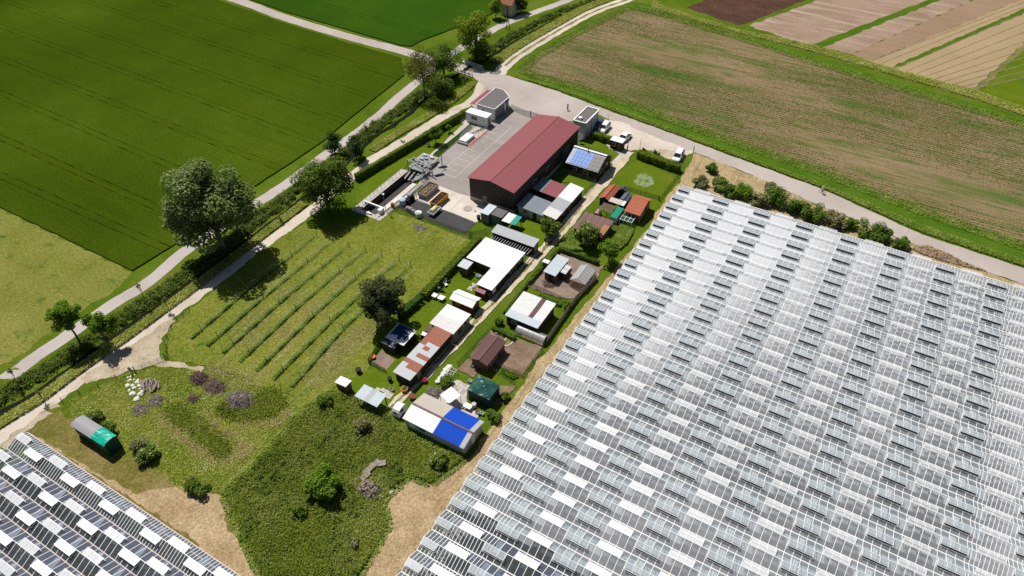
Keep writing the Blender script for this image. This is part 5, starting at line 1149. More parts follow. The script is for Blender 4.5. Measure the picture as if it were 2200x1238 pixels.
# ---- blue and white shed
bb = ((W(8, 785, 675, 2.2).x+W(8, 1000, 450, 2.2).x)/2, (W(8, 1360, 965, 2.2).x+W(8, 1550, 710, 2.2).x)/2, (W(8, 785, 675, 2.2).y+W(8, 1360, 965, 2.2).y)/2, (W(8, 1000, 450, 2.2).y+W(8, 1550, 710, 2.2).y)/2)
shed('blue_roof_shed', 'large shed with white, beige and bright blue roof sheets', 'shed', bb, 2.1, ('gable', 'x', .75, .46), 'wall_grey', lambda u, v, r: 'roof_white' if u < .49 else ('roof_blue' if u < .87 else 'roof_grey'), .25, .75, 1, 3, rmat2=lambda u, v, r: 'roof_beige' if u < .46 else ('roof_blue' if u < .87 else 'roof_grey'), trim='roof_brown', windows=[('s', .3, .9, 1.2, .6)], doors=[('s', .12, 1.0, 1.8, 'trim_white'), ('e', .5, 1.0, 1.9, 'trim_white')])
# ---- pavilion under green tarpaulin
b = rect(8, (1385,425), (1490,280), (1695,375), (1600,500), 2.5); pv = thing('pavilion', 'square pavilion wrapped in dark green tarpaulin', 'pavilion', ((b[0]+b[1])/2, (b[2]+b[3])/2, 0))
MB().box(b[0]+.1, b[1]-.1, b[2]+.1, b[3]-.1, 0, 2.4).build('wall', 'tarp_pine_side', pv)
cxm, cym = (b[0]+b[1])/2, (b[2]+b[3])/2; q = MB(); n_ = 5; grid = {}
for i in range(n_*2+1):
    for j in range(n_*2+1):
        u, v = i/(2*n_), j/(2*n_); hgt = 2.42+.85*(1-max(abs(u-.5), abs(v-.5))*2)-.10*math.sin(u*12+v*3)*math.sin(v*9); grid[i, j] = len(q.v); q.v.append((b[0]+(b[1]-b[0])*u, b[2]+(b[3]-b[2])*v, hgt))
for i in range(n_*2):
    for j in range(n_*2): q.f.append((grid[i, j], grid[i+1, j], grid[i+1, j+1], grid[i, j+1])); q.m.append(0)
q.build('tarpaulin', 'tarp_pine', pv); 
# ---- plots on the right
b = rect(7, (1175,850), (1420,600), (1580,690), (1370,965), 2.3); shed('brown_shed', 'free-standing shed with plain dark brown roof on bare soil', 'shed', b, 2.1, ('gable', 'y', .45), 'wood_brown', 'roof_brown', .25, 1.0, 1, 3, windows=[('e', .3, .8, 1.0, .8)], doors=[('e', .7, .8, 1.8, 'wood_dark')])
b = rect(6, (430,915), (655,650), (995,810), (800,1060), 2.3); shed('striped_shed', 'shed with white roof, dark brown stripe and grey lower edge', 'shed', b, 2.25, ('mono', 'y', .25), 'wood_dark', lambda u, v, r: 'roof_steel' if v < .2 else ('roof_brown' if .43 < u < .68 else 'roof_white_dirty' if u < .43 else ('roof_white' if r.random() < .6 else 'roof_white_dirty')), .25, .95, 4, 3, windows=[('s', .25, .8, 1.0, .8)])
p0 = W(7, 1700, 560, .9); p1 = W(7, 1990, 660, .9); tb = rect(7, (1690,560), (1760,490), (2050,625), (1980,730), .9)
barrel('plastic_tunnel', 'grey plastic tunnel house in front of the striped roof', 'tunnel', tb, .5, .95, 'poly_tunnel', 'poly_tunnel', 'x', 10, 5)
b = rect(6, (865,425), (1020,230), (1145,285), (1000,475), 2.2); shed('steel_roof_shed', 'timber hut with pale blue-grey sheet roof in the soil plot', 'shed', b, 2.1, ('mono', 'x', -.15), 'wood_brown', 'roof_steel', .2, .9, 1, 3, doors=[('s', .6, .8, 1.8, 'wood_dark')])
b = rect(6, (1060,420), (1130,345), (1180,380), (1090,470), 1.9); shed('lean_to', 'stained lean-to of loose grey planks beside the pale blue-grey roof', 'lean-to', b, 1.9, ('mono', 'x', -.12), 'wood_dark', lambda u, v, r: 'roof_white_dirty' if r.random() < .5 else 'roof_rust_grey', .1, .4, 1, 1)
b = rect(6, (845,320), (880,295), (945,320), (910,350), 1.8); shed('lean_to', 'small white porch roof left of the pale blue-grey roof', 'lean-to', b, 1.8, ('flat',), 'wood_brown', 'roof_white', .06)
b = rect(6, (1150,505), (1290,350), (1445,420), (1320,570), 1.9); gh = thing('garden_greenhouse', 'small pitched plastic greenhouse in the soil plot', 'greenhouse', ((b[0]+b[1])/2, (b[2]+b[3])/2, 0)); xm = (b[0]+b[1])/2
for i in range(6):
    ya, yb2 = b[2]+(b[3]-b[2])*i/6+.02, b[2]+(b[3]-b[2])*(i+1)/6-.02
    MB().quad((b[0], ya, 1.7), (xm, ya, 2.6), (xm, yb2, 2.6), (b[0], yb2, 1.7)).build('roof_panel', 'poly', gh); MB().quad((xm, ya, 2.6), (b[1], ya, 1.7), (b[1], yb2, 1.7), (xm, yb2, 2.6)).build('roof_panel', 'poly', gh)
    for x in (b[0], b[1]): MB().quad((x, ya, .1), (x, yb2, .1), (x, yb2, 1.7), (x, ya, 1.7)).build('wall_panel', 'poly', gh)
MB().add([(b[0], b[3], .1), (b[1], b[3], .1), (b[1], b[3], 1.7), (xm, b[3], 2.6), (b[0], b[3], 1.7)], [(0, 1, 2, 3, 4)]).build('end_wall', 'poly', gh)
MB().add([(b[0], b[2], 1.7), (xm, b[2], 2.6), (b[1], b[2], 1.7)], [(0, 1, 2)]).build('gable', 'poly', gh)
q = MB()
for y in (b[2], b[3], (b[2]+b[3])/2):
    q.path([(b[0], y, 0), (b[0], y, 1.72), (xm, y, 2.63), (b[1], y, 1.72), (b[1], y, 0)], .035, 4)
q.tube((xm, b[2], 2.63), (xm, b[3], 2.63), .035); q.build('frame', 'steel_light', gh); MB().box(b[0]+.3, b[1]-.3, b[2]+.2, b[2]+1.8, 0, .25).build('planter', 'wood_brown', gh)
# ---- tarpaulin hut at the left
L_, T_, R_, B_ = (175,450), (270,380), (525,540), (410,620); b = rect('b', L_, T_, R_, B_, 2.7); xs = b[0]+(b[1]-b[0])*.62
th = thing('tarpaulin_hut', 'trailer-like hut, one half grey roof and other half green tarpaulin', 'hut', ((b[0]+b[1])/2, (b[2]+b[3])/2, 0))
MB().box(b[0]+.2, xs, b[2]+.15, b[3]-.15, .35, 2.5).build('wall', 'tarp_green_dark', th); MB().box(xs+.01, b[1]-.05, b[2]+.05, b[3]-.05, .1, 2.62).build('tarpaulin_side', 'tarp_green_dark', th)
def arch(x0, x1, mat, nm, rise, z, wob=0):
    q = MB(); m_ = 8; k_ = 5; rnd = random.Random(2)
    for i in range(k_+1):
        for j in range(m_+1): q.v.append((x0+(x1-x0)*i/k_, b[2]+(b[3]-b[2])*j/m_, z+rise*math.sin(math.pi*j/m_)+(rnd.uniform(-wob, wob))))
    for i in range(k_):
        for j in range(m_): q.f.append((i*(m_+1)+j, (i+1)*(m_+1)+j, (i+1)*(m_+1)+j+1, i*(m_+1)+j+1)); q.m.append(0)
    q.build(nm, mat, th)
arch(b[0], xs+.3, 'tarp_grey', 'roof', .35, 2.55); arch(xs-.1, b[1], 'tarp_green', 'tarpaulin', .33, 2.68, .06)
for x in (b[0]+1.0, b[1]-1.2):
    for y in (b[2]+.3, b[3]-.3): MB().tube((x, y-.12, .35), (x, y+.12, .35), .33, .33, 12).build('wheel', 'black', th)
# ---- house at the top edge
b = (W('f', 985, 130).x-2.2, W('f', 985, 130).x+2.2, W('f', 985, 145).y, W('f', 985, 145).y+4.6); shed('field_house', 'small stone house with mossy tiled roof at the top edge', 'house', b, 3.6, ('gable', 'x', 2.0), 'wall_cream', 'roof_rust', .3, .9, 4, 1, windows=[('s', .6, 2.2, .9, .7)], sheetname='roof_tile')
# ================================================================== works equipment
pmat('basin_wall', (.12,.085,.065), .9, .25, .8)
pmat('sludge', (.030,.027,.026), .5, .3, 1.0)
pmat('skip_grey', (.30,.30,.32), .6, .15, 1.5, dirt=((.20,.15,.12), 1.5, .6, .75))
pmat('skip_yellow', (.55,.27,.02), .55, .12, 1.5, dirt=((.25,.13,.05), 1.5, .62, .78))
pmat('straw_heap', (.24,.17,.09), .95, .5, 2.5, bmp=1.0)
pmat('muck', (.10,.065,.045), .95, .5, 2.5, bmp=1.0)
pmat('car_white', (.80,.80,.80), .25, .03, 1.0, spec=.5)
pmat('car_blue', (.05,.07,.14), .3, .05, 1.0, spec=.5)
pmat('car_glass', (.025,.03,.035), .06, .05, 1.0, spec=.6)
pmat('rubber', (.016,.016,.017), .8, .15, 3.0)
pmat('stone_white', (.66,.65,.60), .85, .15, 1.5, bmp=.6, dirt=((.48,.45,.38), 1.5, .58, .75))
pmat('stone_grey', (.30,.26,.235), .9, .25, 1.2, bmp=.6)
pmat('log_grey', (.28,.225,.195), .9, .3, 2.0)
pmat('log_end', (.50,.42,.30), .9, .15, 4.0)
pmat('brush', (.20,.145,.115), .95, .3, 2.0)
pmat('brush_purple', (.17,.105,.095), .95, .3, 2.0)
pmat('brush_grey', (.26,.215,.185), .95, .3, 2.0)
pmat('rubble', (.26,.205,.17), .95, .4, 2.0, bmp=1.0)
pmat('chips', (.42,.30,.19), .95, .35, 2.5, bmp=.8)
pmat('tank_yellow', (.62,.58,.30), .5, .08, 2.0)
pmat('tank_white', (.70,.71,.72), .4, .1, 2.0)
pmat('tank_blue', (.42,.55,.62), .4, .1, 2.0)
pmat('tank_pink', (.30,.24,.245), .6, .25, 2.0)
pmat('cloth_white', (.84,.84,.83), .8, .03, 1.0)
pmat('skin', (.45,.28,.20), .6, .05, 4.0)
pmat('jacket_pale', (.75,.73,.50), .8, .05, 4.0)
pmat('jacket_dark', (.03,.03,.035), .8, .1, 4.0)
pmat('jacket_grey', (.30,.29,.29), .8, .1, 4.0)
pmat('orange', (.65,.16,.03), .6, .1, 3.0)
pmat('pot_red', (.40,.04,.05), .5, .1, 3.0)
pmat('slab', (.50,.46,.42), .9, .12, 2.5)
pmat('slab_dark', (.36,.32,.30), .9, .12, 2.5)
ba = thing('settling_basin', 'sunken concrete settling basin with white cross beam beside the works lawn', 'basin', ((BX0+BX1)/2, (BY0+BY1)/2, 0)); D = -1.7
for q_ in [((BX0, BY0, .12), (BX0, BY1, .12), (BX0, BY1, D), (BX0, BY0, D)), ((BX1, BY1, .12), (BX1, BY0, .12), (BX1, BY0, D), (BX1, BY1, D)), ((BX0, BY1, .12), (BX1, BY1, .12), (BX1, BY1, D), (BX0, BY1, D)), ((BX1, BY0, .12), (BX0, BY0, .12), (BX0, BY0, D), (BX1, BY0, D))]:
    MB().quad(*q_).build('wall', 'basin_wall', ba)
MB().box(BX0, BX1, BY0, BY1, D-.1, D+.35).build('sludge_bed', 'sludge', ba)
MB().box(BX0-1.7, BX0, BY0-1.2, BY1+.2, .02, .14).build('walkway', 'concrete_pale', ba); MB().box(BX1, BX1+1.1, BY0+1.2, BY1-3.2, .02, .30).build('walkway', 'concrete', ba)
MB().box(BX1+1.11, BX1+2.0, BY0-1.2, BY1-2, .02, .10).build('walkway', 'concrete_pale', ba); MB().box(BX0, BX1+1.1, BY0-1.2, BY0, .02, .14).build('walkway', 'concrete_pale', ba); MB().box(BX1, BX1+1.1, BY0, BY0+1.18, .02, .10).build('walkway', 'concrete_pale', ba)
bm_ = MB().box(BX0-.5, BX1+.7, BY0+1.7, BY0+2.0, .55, .95).build('cross_beam', 'trim_white', ba)
for x in (BX0-.45, BX1+.5): MB().box(x, x+.2, BY0+1.75, BY0+1.95, .14, .55).build('beam_support', 'steel_light', bm_)
MB().box(BX1+.15, BX1+1.0, BY0+.5, BY0+1.5, .2, 1.1).build('control_box', 'tank_white', ba)
for i in range(14): y = BY0-1+i*1.25; MB().box(BX0-.9, BX0-.85, y, y+.05, .14, 1.15).build('railing_post', 'steel', ba)
q = MB()
for z in (.6, 1.12): q.tube((BX0-.87, BY0-1, z), (BX0-.87, BY0+15.3, z), .02, .02, 4)
q.build('railing', 'steel', ba)
MB().tube((BX1+1.3, BY0+3.9, .3), (BX1+1.34, BY0+3.9, 1.0), .35, .35, 12).build('life_ring', 'pot_red', ba)
rnd = random.Random(11)
q = MB()
for i in range(9): x, y = rnd.uniform(BX0+.3, BX1+.8), rnd.uniform(BY0-1.1, BY0-.1); q.bar((x, y, .3), (x+rnd.uniform(-1, 1), y+rnd.uniform(-.3, .5), .5), .25, .06)
tag(q.build('scrap_boards', 'trim_white'), 'white scrap boards dumped at the lower end of the settling basin', 'scrap')
# screening plant
sp = thing('screening_plant', 'grey steel screening plant with railings over the upper end of the basin', 'machine', (-86.5, 107, 0))
MB().box(-89.2, -85.0, 104.2, 106.6, 1.0, 1.12).build('platform', 'steel', sp); MB().box(-89.6, -85.4, 107.2, 110.6, .3, 1.1).build('tank', 'concrete_pale', sp); MB().box(-89.3, -85.7, 107.5, 110.3, 1.1, 1.16).build('grating', 'steel', sp)
for i, (x, y) in enumerate([(-89.1, 104.3), (-85.1, 104.3), (-89.1, 106.5), (-85.1, 106.5), (-83.4, 105.2), (-83.6, 109.2)]): MB().box(x-.07, x+.07, y-.07, y+.07, .05, 3.0 if i < 2 or i > 3 else 2.4).build('column', 'steel', sp)
for a, b in [((-89.1, 104.3, 2.95), (-85.1, 104.3, 2.95)), ((-89.1, 106.5, 2.35), (-83.4, 105.2, 2.35)), ((-89.1, 104.3, 2.3), (-89.1, 106.5, 2.3)), ((-85.1, 104.3, 2.2), (-83.6, 109.2, 2.2)), ((-88.6, 106.9, 1.4), (-84.2, 105.6, 1.7)), ((-88.4, 105.6, 1.5), (-84.0, 104.3, 1.6))]: MB().bar(a, b, .14, .16).build('beam', 'steel_light', sp)
for i in range(3): MB().bar((-88.8+i*1.1, 102.2, -.6), (-87.9+i*1.1, 106.8, 1.9), .5, .12).build('screen_rake', 'steel', sp)
for x, y, mt in [(-88.4, 109.6, 'tank_white'), (-87.4, 108.6, 'tank_blue'), (-86.5, 109.5, 'tank_white'), (-88.2, 108.0, 'tank_blue')]: MB().tube((x-.35, y, 1.45), (x+.45, y, 1.45), .25, .2, 10).build('motor', mt, sp)
for i in range(4): MB().bar((-86.0+i*.25, 101.2+i*.2, .4), (-84.9+i*.2, 105.6, .9), .1, .1).build('conveyor_bar', 'steel_light', sp)
for (x, y) in [(-85.3, 101.0), (-84.6, 102.6), (-84.1, 104.0)]: MB().box(x, x+.06, y, y+.06, .05, 1.3).build('railing_post', 'steel', sp)
MB().bar((-83.2, 105.6, .5), (-82.2, 107.4, 1.0), 1.0, .06).build('cover_plate', 'steel', sp); MB().bar((-84.2, 108.6, .5), (-83.4, 110.2, 1.0), 1.0, .06).build('cover_plate', 'steel', sp)
# skips
def lumpy(x0, x1, y0, y1, z, amp, seed, n=10, m_=18):
    rnd = np.random.default_rng(seed); q = MB()
    for i in range(n+1):
        for j in range(m_+1):
            e = min(i, n-i, 2)/2*min(j, m_-j, 2)/2; q.v.append((x0+(x1-x0)*i/n, y0+(y1-y0)*j/m_, z+amp*e*(.5+.9*rnd.random())))
    for i in range(n):
        for j in range(m_): k = i*(m_+1)+j; q.f.append((k, k+m_+1, k+m_+2, k+1)); q.m.append(0)
    return q
def skip(label, x0, x1, y0, y1, mat, fill, seed):
    r = thing('skip', label, 'skip', ((x0+x1)/2, (y0+y1)/2, 0), 'waste skips on the concrete pad'); t = .08; i_ = .12
    for lo, hi in [(((x0+i_, y0+.4), (x0+i_+t, y0+.4), (x0+i_+t, y1), (x0+i_, y1)), ((x0, y0), (x0+t, y0), (x0+t, y1), (x0, y1))), (((x1-i_-t, y0+.4), (x1-i_, y0+.4), (x1-i_, y1), (x1-i_-t, y1)), ((x1-t, y0), (x1, y0), (x1, y1), (x1-t, y1)))]:
        MB().hexa([(*p, .1) for p in lo], [(*p, 1.3) for p in hi]).build('side_wall', mat, r)
    MB().hexa([(x0+i_+t, y0+.4, .1), (x1-i_-t, y0+.4, .1), (x1-i_-t, y0+.4+t, .1), (x0+i_+t, y0+.4+t, .1)], [(x0+t, y0, 1.29), (x1-t, y0, 1.29), (x1-t, y0+t, 1.29), (x0+t, y0+t, 1.29)]).build('end_wall', mat, r)
    MB().box(x0+i_+t, x1-i_-t, y1-t, y1, .1, 1.28).build('end_wall', mat, r); MB().box(x0+.2, x1-.2, y0+.45, y1-.1, .08, .16).build('floor', mat, r)
    for k in range(1, 6): y = y0+(y1-y0)*k/6; MB().hexa([(x1-i_+.004, y, .12), (x1-i_+.07, y, .12), (x1-i_+.07, y+.08, .12), (x1-i_+.004, y+.08, .12)], [(x1+.004, y, 1.25), (x1+.06, y, 1.25), (x1+.06, y+.08, 1.25), (x1+.004, y+.08, 1.25)]).build('rib', mat, r)
    lumpy(x0+t+.03, x1-t-.03, y0+t+.1, y1-t-.03, .85, .4, seed).build('load', fill, r)
skip('grey waste skip filled with straw-coloured plant waste', -81.8, -79.5, 97.3, 102.0, 'skip_grey', 'straw_heap', 1); skip('orange-yellow waste skip filled with brown muck', -77.5, -75.8, 95.8, 100.3, 'skip_yellow', 'muck', 2)
tr = thing('trailer', 'small grey trailer carrying a yellow tank on the tarmac', 'trailer', (-75.4, 94.6, 0))
MB().box(-76.2, -74.7, 93.2, 96.0, .5, .62).build('bed', 'steel', tr)
for x0_, x1_, y0_, y1_ in [(-76.2, -76.12, 93.2, 96), (-74.78, -74.7, 93.2, 96), (-76.12, -74.78, 93.2, 93.28), (-76.12, -74.78, 95.92, 96)]: MB().box(x0_, x1_, y0_, y1_, .62, .95).build('side_board', 'tank_white', tr)
MB().tube((-75.45, 93.7, 1.05), (-75.45, 95.4, 1.05), .45, .45, 12).build('tank', 'tank_yellow', tr); MB().bar((-75.45, 96, .5), (-75.45, 97.4, .5), .1, .1).build('drawbar', 'steel', tr)
for x in (-76.3, -74.6): MB().tube((x-.1, 94.6, .33), (x+.1, 94.6, .33), .33, .33, 12).build('wheel', 'rubber', tr)
for i, (dx, dy, r_, h_, mt, lb) in enumerate([(-82.9, 93.9, .7, 1.3, 'tank_blue', 'pale blue round tank among the dark machines by the fence'), (-80.6, 92.6, .42, 1.0, 'tank_pink', 'pinkish wrapped barrel, first from the machines'), (-79.8, 92.5, .42, 1.1, 'tank_pink', 'pinkish wrapped barrel, second from the machines'), (-79.0, 92.3, .42, 1.0, 'tank_pink', 'pinkish wrapped barrel, third from the machines'), (-77.7, 92.2, .75, 1.0, 'tank_white', 'large pale round tank at the corner of the tarmac by the fence')]):
    t_ = thing('storage_tank', lb, 'tank', (dx, dy, 0), 'tanks along the tarmac fence'); MB().tube((dx, dy, .05), (dx, dy, h_), r_, r_*.95, 14).build('body', mt, t_); MB().tube((dx, dy, h_), (dx, dy, h_+.12), r_*.6, r_*.45, 12).build('lid', mt, t_)
mc = thing('pump_trailer', 'dark pump machine with pipes parked beside the basin fence', 'machine', (-82.4, 95.3, 0)); MB().box(-83.2, -81.8, 94.2, 96.4, .5, 1.0).build('chassis', 'black', mc); MB().box(-83.0, -82.0, 95.2, 96.3, 1.0, 1.7).build('engine', 'steel', mc); MB().tube((-82.6, 94.4, 1.25), (-82.6, 95.1, 1.25), .32, .32, 10).build('drum', 'tank_white', mc)
for x in (-83.3, -81.7):
    for y in (94.5, 96.0): MB().tube((x-.1, y, .4), (x+.1, y, .4), .4, .4, 12).build('wheel', 'rubber', mc)
q = MB(); q.path([(-82.2, 96.3, 1.4), (-81.9, 97.0, 1.6), (-81.6, 97.0, .3)], .08, 6); q.build('hose', 'black', mc)
# pump pit near the cabin
b = rect(1, (755,715), (840,640), (920,665), (825,745), .9); pu = thing('pump_pit', 'railed pump pit with white cover and pipes near the site cabin', 'machine', ((b[0]+b[1])/2, (b[2]+b[3])/2, 0))
MB().box(b[0], b[1], b[2], b[3]+.1, .02, .8).build('cover', 'tank_white', pu); MB().box(b[0]-.1, b[1]+.6, b[2]-.5, b[2]-.02, .02, .5).build('pit_edge', 'steel', pu); MB().box(b[0]-.2, b[1]+.9, b[3]+.12, b[3]+5.0, .02, .12).build('pit_floor', 'concrete_pale', pu)
for i in range(5): MB().tube((b[0]+.2+i*.3, b[3]+.6+i*.7, .35), (b[0]+1.2+i*.2, b[3]+1.0+i*.8, .4), .1, .1, 8).build('pipe', 'steel' if i % 2 else 'muck', pu)
for y in (b[2]-.4, b[2]+1.8, b[3]+.5, b[3]+2.6, b[3]+4.8): MB().box(b[1]+.85, b[1]+.9, y, y+.05, .1, 1.2).build('railing_post', 'steel', pu)
q = MB(); q.tube((b[1]+.87, b[2]-.4, 1.18), (b[1]+.87, b[3]+4.8, 1.18), .025, .025, 4); q.tube((b[1]+.87, b[2]-.4, .65), (b[1]+.87, b[3]+4.8, .65), .02, .02, 4); q.build('railing', 'steel', pu)
for x, y, r_ in [(1365, 665, .95), (1447, 693, .28)]:
    v = W(3, x, y); tag(MB().tube((v.x, v.y, .05), (v.x, v.y, .135), r_, r_, 20).build('manhole_cover', 'slab_dark'), 'large round manhole cover on the concrete pad' if r_ > .5 else 'small round manhole cover on the concrete pad', 'manhole cover')
# ================================================================== fences
def fence(label, pts, h, sp_=2.4, post='post_grey', mesh='mesh_net', name='fence', rails=0, r=.03, group=None):
    pts = [Vector((p.x, p.y, 0)) for p in pts]; root = thing(name, label, 'fence', pts[0], group); pm = MB().tube((0, 0, 0), (0, 0, h+.05), r, r, 5).mesh('post', post)
    for i in range(len(pts)-1):
        a, b = pts[i], pts[i+1]; L = (b-a).length; n = max(1, int(round(L/sp_)))
        for j in range(n+(1 if i == len(pts)-2 else 0)): link('post', pm, root, (a+(b-a)*(j/n))-pts[0])
        if mesh: MB().quad((a.x, a.y, .06), (b.x, b.y, .06), (b.x, b.y, h), (a.x, a.y, h)).build('mesh_panel', mesh, root)
        if rails:
            q = MB()
            for z in [h*(k+1)/rails for k in range(rails)]: q.tube((a.x, a.y, z), (b.x, b.y, z), .018, .018, 4)
            q.build('wire', post, root)
    return root
fence('mesh fence along the lower edge of the tarmac strip', WL(3, [(560,690),(680,735),(860,785),(1050,870),(1310,975),(1420,985)]), 1.6)
fence('green mesh fence between works lawn and yard', WL(1, [(470,945),(695,760),(890,580)]), 1.2, 2.2, 'post_grey', 'mesh_net_green')
fence('mesh fence between basin walkway and concrete pad', WL(3, [(480,720),(760,530),(830,450),(930,360)]), 1.3)
fence('mesh fence and gate from the office to the works hall', WL(1, [(1335,395),(1470,455),(1620,500)]), 1.6, 1.6)
fence('mesh fence between container lawn and white-roofed sheds', WL(5, [(560,365),(740,330),(870,235),(980,110)]), 1.4)
fence('garden fence round the front of the solar house', WL(4, [(770,370),(960,430),(1130,490),(1010,620)]), 1.2, 1.8)
fence('dark fence at the lower end of the long lawn', WL(4, [(1480,570),(1830,670)]), 1.1, 1.0, 'post_wood', 'mesh_net')
fence('fence along the straw path beside the long lawn', WL(4, [(1840,680),(2050,410)]), 1.1, 2.4, 'post_wood', 'mesh_net')
fence('netting fence round the hen run', WL(7, [(60,930),(210,720),(60,930),(255,1040)]), 1.1, 1.8, 'post_grey', 'mesh_net_green')
fence('fence across the brown shed plot at the straw path', WL(7, [(1990,790),(1880,920),(1770,1090),(1480,970)]), 1.1, 1.6, 'post_wood', 'mesh_net')
fence('pale netting fence below the brown shed', WL(7, [(1400,1000),(1560,1090),(1690,1180)]), 1.0, 1.3, 'post_grey', 'mesh_net')
fence('fence at the left side of the brown shed plot', WL(7, [(1050,960),(1220,780),(1400,590)]), 1.0, 1.7, 'post_grey', 'mesh_net')
fence('fence between soil plot and striped roof', WL(6, [(700,590),(950,700),(1150,790)]), 1.0, 1.6, 'post_grey', 'mesh_net')
fence('fence on the track side of the soil plot', WL(6, [(690,560),(870,370),(1040,200)]), 1.0, 1.8, 'post_grey', 'mesh_net')
fence('wire fence with old posts along the gravel bend', WL('a', [(1400,235),(1310,310),(1270,370),(1240,440),(1230,500),(1240,590)]), .9, 1.6, 'post_wood', None, rails=2, r=.06)
fence('wire fence with old posts below the gravel track', WL('a', [(460,905),(590,850),(730,800),(860,735),(985,695)]), .9, 3.2, 'post_wood', None, rails=2, r=.06)
gt = thing('field_gate', 'low metal bar gate across the gravel entrance', 'gate', W('a', 1100, 640)); A, B = W('a', 1000, 685), W('a', 1225, 590); q = MB()
for z in (.35, .65, .95): q.tube((A.x, A.y, z), (B.x, B.y, z), .03, .03, 5)
for t in (0, .25, .5, .75, 1): p = A.lerp(B, t); q.tube((p.x, p.y, .2), (p.x, p.y, 1.0), .03, .03, 5)
q.build('bars', 'post_grey', gt)
for p in (A, B): MB().tube((p.x, p.y, 0), (p.x, p.y, 1.3), .09, .08, 6).build('post', 'post_wood', gt)
lbx = thing('letterbox', 'dark letterbox on a post beside the gate', 'letterbox', W('a', 975, 700)); v = W('a', 975, 700); MB().tube((v.x, v.y, 0), (v.x, v.y, 1.1), .05, .05, 6).build('post', 'post_wood', lbx); MB().box(v.x-.25, v.x+.25, v.y-.15, v.y+.15, 1.1, 1.4).build('box', 'black', lbx)
pf = thing('plank_fence', 'grey weathered plank fence along the straw path', 'fence', W(6, 1300, 640)); PL = WL(6, [(1450,520),(1330,640),(1230,745),(1120,900),(960,1130),(900,1225)])
n = 0; rnd = random.Random(8)
for i in range(len(PL)-1):
    a, b = PL[i], PL[i+1]; L = (b-a).length; k = max(1, int(L/.34))
    for j in range(k):
        p0, p1 = a.lerp(b, j/k), a.lerp(b, (j+.93)/k); h_ = 1.35+rnd.uniform(-.1, .1); d_ = Vector((.03, .02, 0))
        MB().hexa([p0+Vector((0, 0, .05)), p1+Vector((0, 0, .05)), p1+d_+Vector((0, 0, .05)), p0+d_+Vector((0, 0, .05))], [p0+Vector((0, 0, h_)), p1+Vector((0, 0, h_)), p1+d_+Vector((0, 0, h_)), p0+d_+Vector((0, 0, h_))]).build('plank', 'log_grey', pf)
# ================================================================== street furniture
def lamp(label, base, h, arm=.0):
    r = thing('lamp_post', label, 'lamp', base); MB().tube((base.x, base.y, 0), (base.x, base.y, h), .07, .05, 8).build('pole', 'steel', r); MB().tube((base.x, base.y, h), (base.x, base.y, h+.3), .16, .24, 10).build('lamp_head', 'tank_white', r)
lamp('grey lamp post at the lower end of the settling basin', W(3, 460, 700), 4.2); lamp('lamp post on the grass corner by the bridge', W('f', 625, 715), 6.0)
for i, (k, x, y, h_, lb) in enumerate([('p', 645, 275, 2.6, 'thin pole behind the left white car'), ('p', 1222, 690, 2.8, 'thin pole at the left end of the long hedge'), ('p', 1003, 705, 3.2, 'thin pole beside the wooden gate post'), ('p', 2195, 745, 1.6, 'dark post at the roadside corner of the car park'), ('p', 990, 690, 1.1, 'short thick wooden gate post by the allotment track'), (2, 660, 435, 1.2, 'rusty bollard beside the narrow grey building'), (4, 1832, 680, 1.3, 'thick dark post at the corner of the long lawn'), (1, 1548, 470, 1.6, 'dark gate pillar in the yard fence'), (1, 325, 740, 2.2, 'leaning pole on the works lawn hedge'), (2, 1345, 250, 1.1, 'white marker post')][:9]):
    tag(MB().tube((0, 0, 0), (0, 0, h_), .05 if h_ > 2 else .1, .04 if h_ > 2 else .1, 6).build('pole', 'steel' if h_ > 2 else 'post_wood', loc=None), lb, 'pole').location = W(k, x, y)
pp = thing('power_pole', 'A-shaped timber power pole beside the path near the field house', 'pole', W('f', 988, 250)); v = W('f', 988, 250)
for dx in (-.5, .5): MB().tube((v.x+dx, v.y, 0), (v.x, v.y, 6.2), .11, .09, 6).build('leg', 'post_wood', pp)
MB().bar((v.x-.7, v.y, 5.8), (v.x+.7, v.y, 5.8), .1, .1).build('crossarm', 'post_wood', pp)
for nm, a, b, lb in [('railing', (600,528), (778,592), 'white bridge railing on the far side of the lane'), ('railing', (530,600), (690,655), 'low bridge railing on the near side of the lane')]:
    a, b = W('f', *a), W('f', *b); r = thing('bridge_railing', lb, 'railing', a)
    for z in (.45, .75, 1.05): MB().bar((a.x, a.y, z), (b.x, b.y, z), .05, .09).build('rail', 'tank_white', r)
    for j in range(6): p = a.lerp(b, j/5); MB().box(p.x-.05, p.x+.05, p.y-.05, p.y+.05, 0, 1.1).build('post', 'steel', r)
    MB().bar((a.x, a.y, .1), (b.x, b.y, .1), .45, .2).build('kerb', 'concrete_pale', r)
for x, y, lb in [(625, 642, 'left of two dark signs on the near bridge railing'), (660, 650, 'right of two dark signs on the near bridge railing')]:
    v = W('f', x, y); r = thing('road_sign', lb, 'sign', v); MB().tube((v.x, v.y, 0), (v.x, v.y, 2.0), .04, .04, 6).build('pole', 'steel', r); MB().tube((v.x-.02, v.y-.03, 1.9), (v.x+.02, v.y+.03, 1.92), .32, .32, 14).build('disc', 'black', r)
dsh = thing('satellite_dish', 'white lattice dish between the hall corner and narrow grey building', 'dish', W(2, 440, 650)); v = W(2, 440, 650); MB().tube((v.x, v.y, 0), (v.x, v.y, 1.2), .05, .05).build('mast', 'steel', dsh); MB().tube((v.x, v.y-.05, 1.6), (v.x+.1, v.y-.35, 1.75), .3, .85, 16).build('reflector', 'tank_white', dsh)
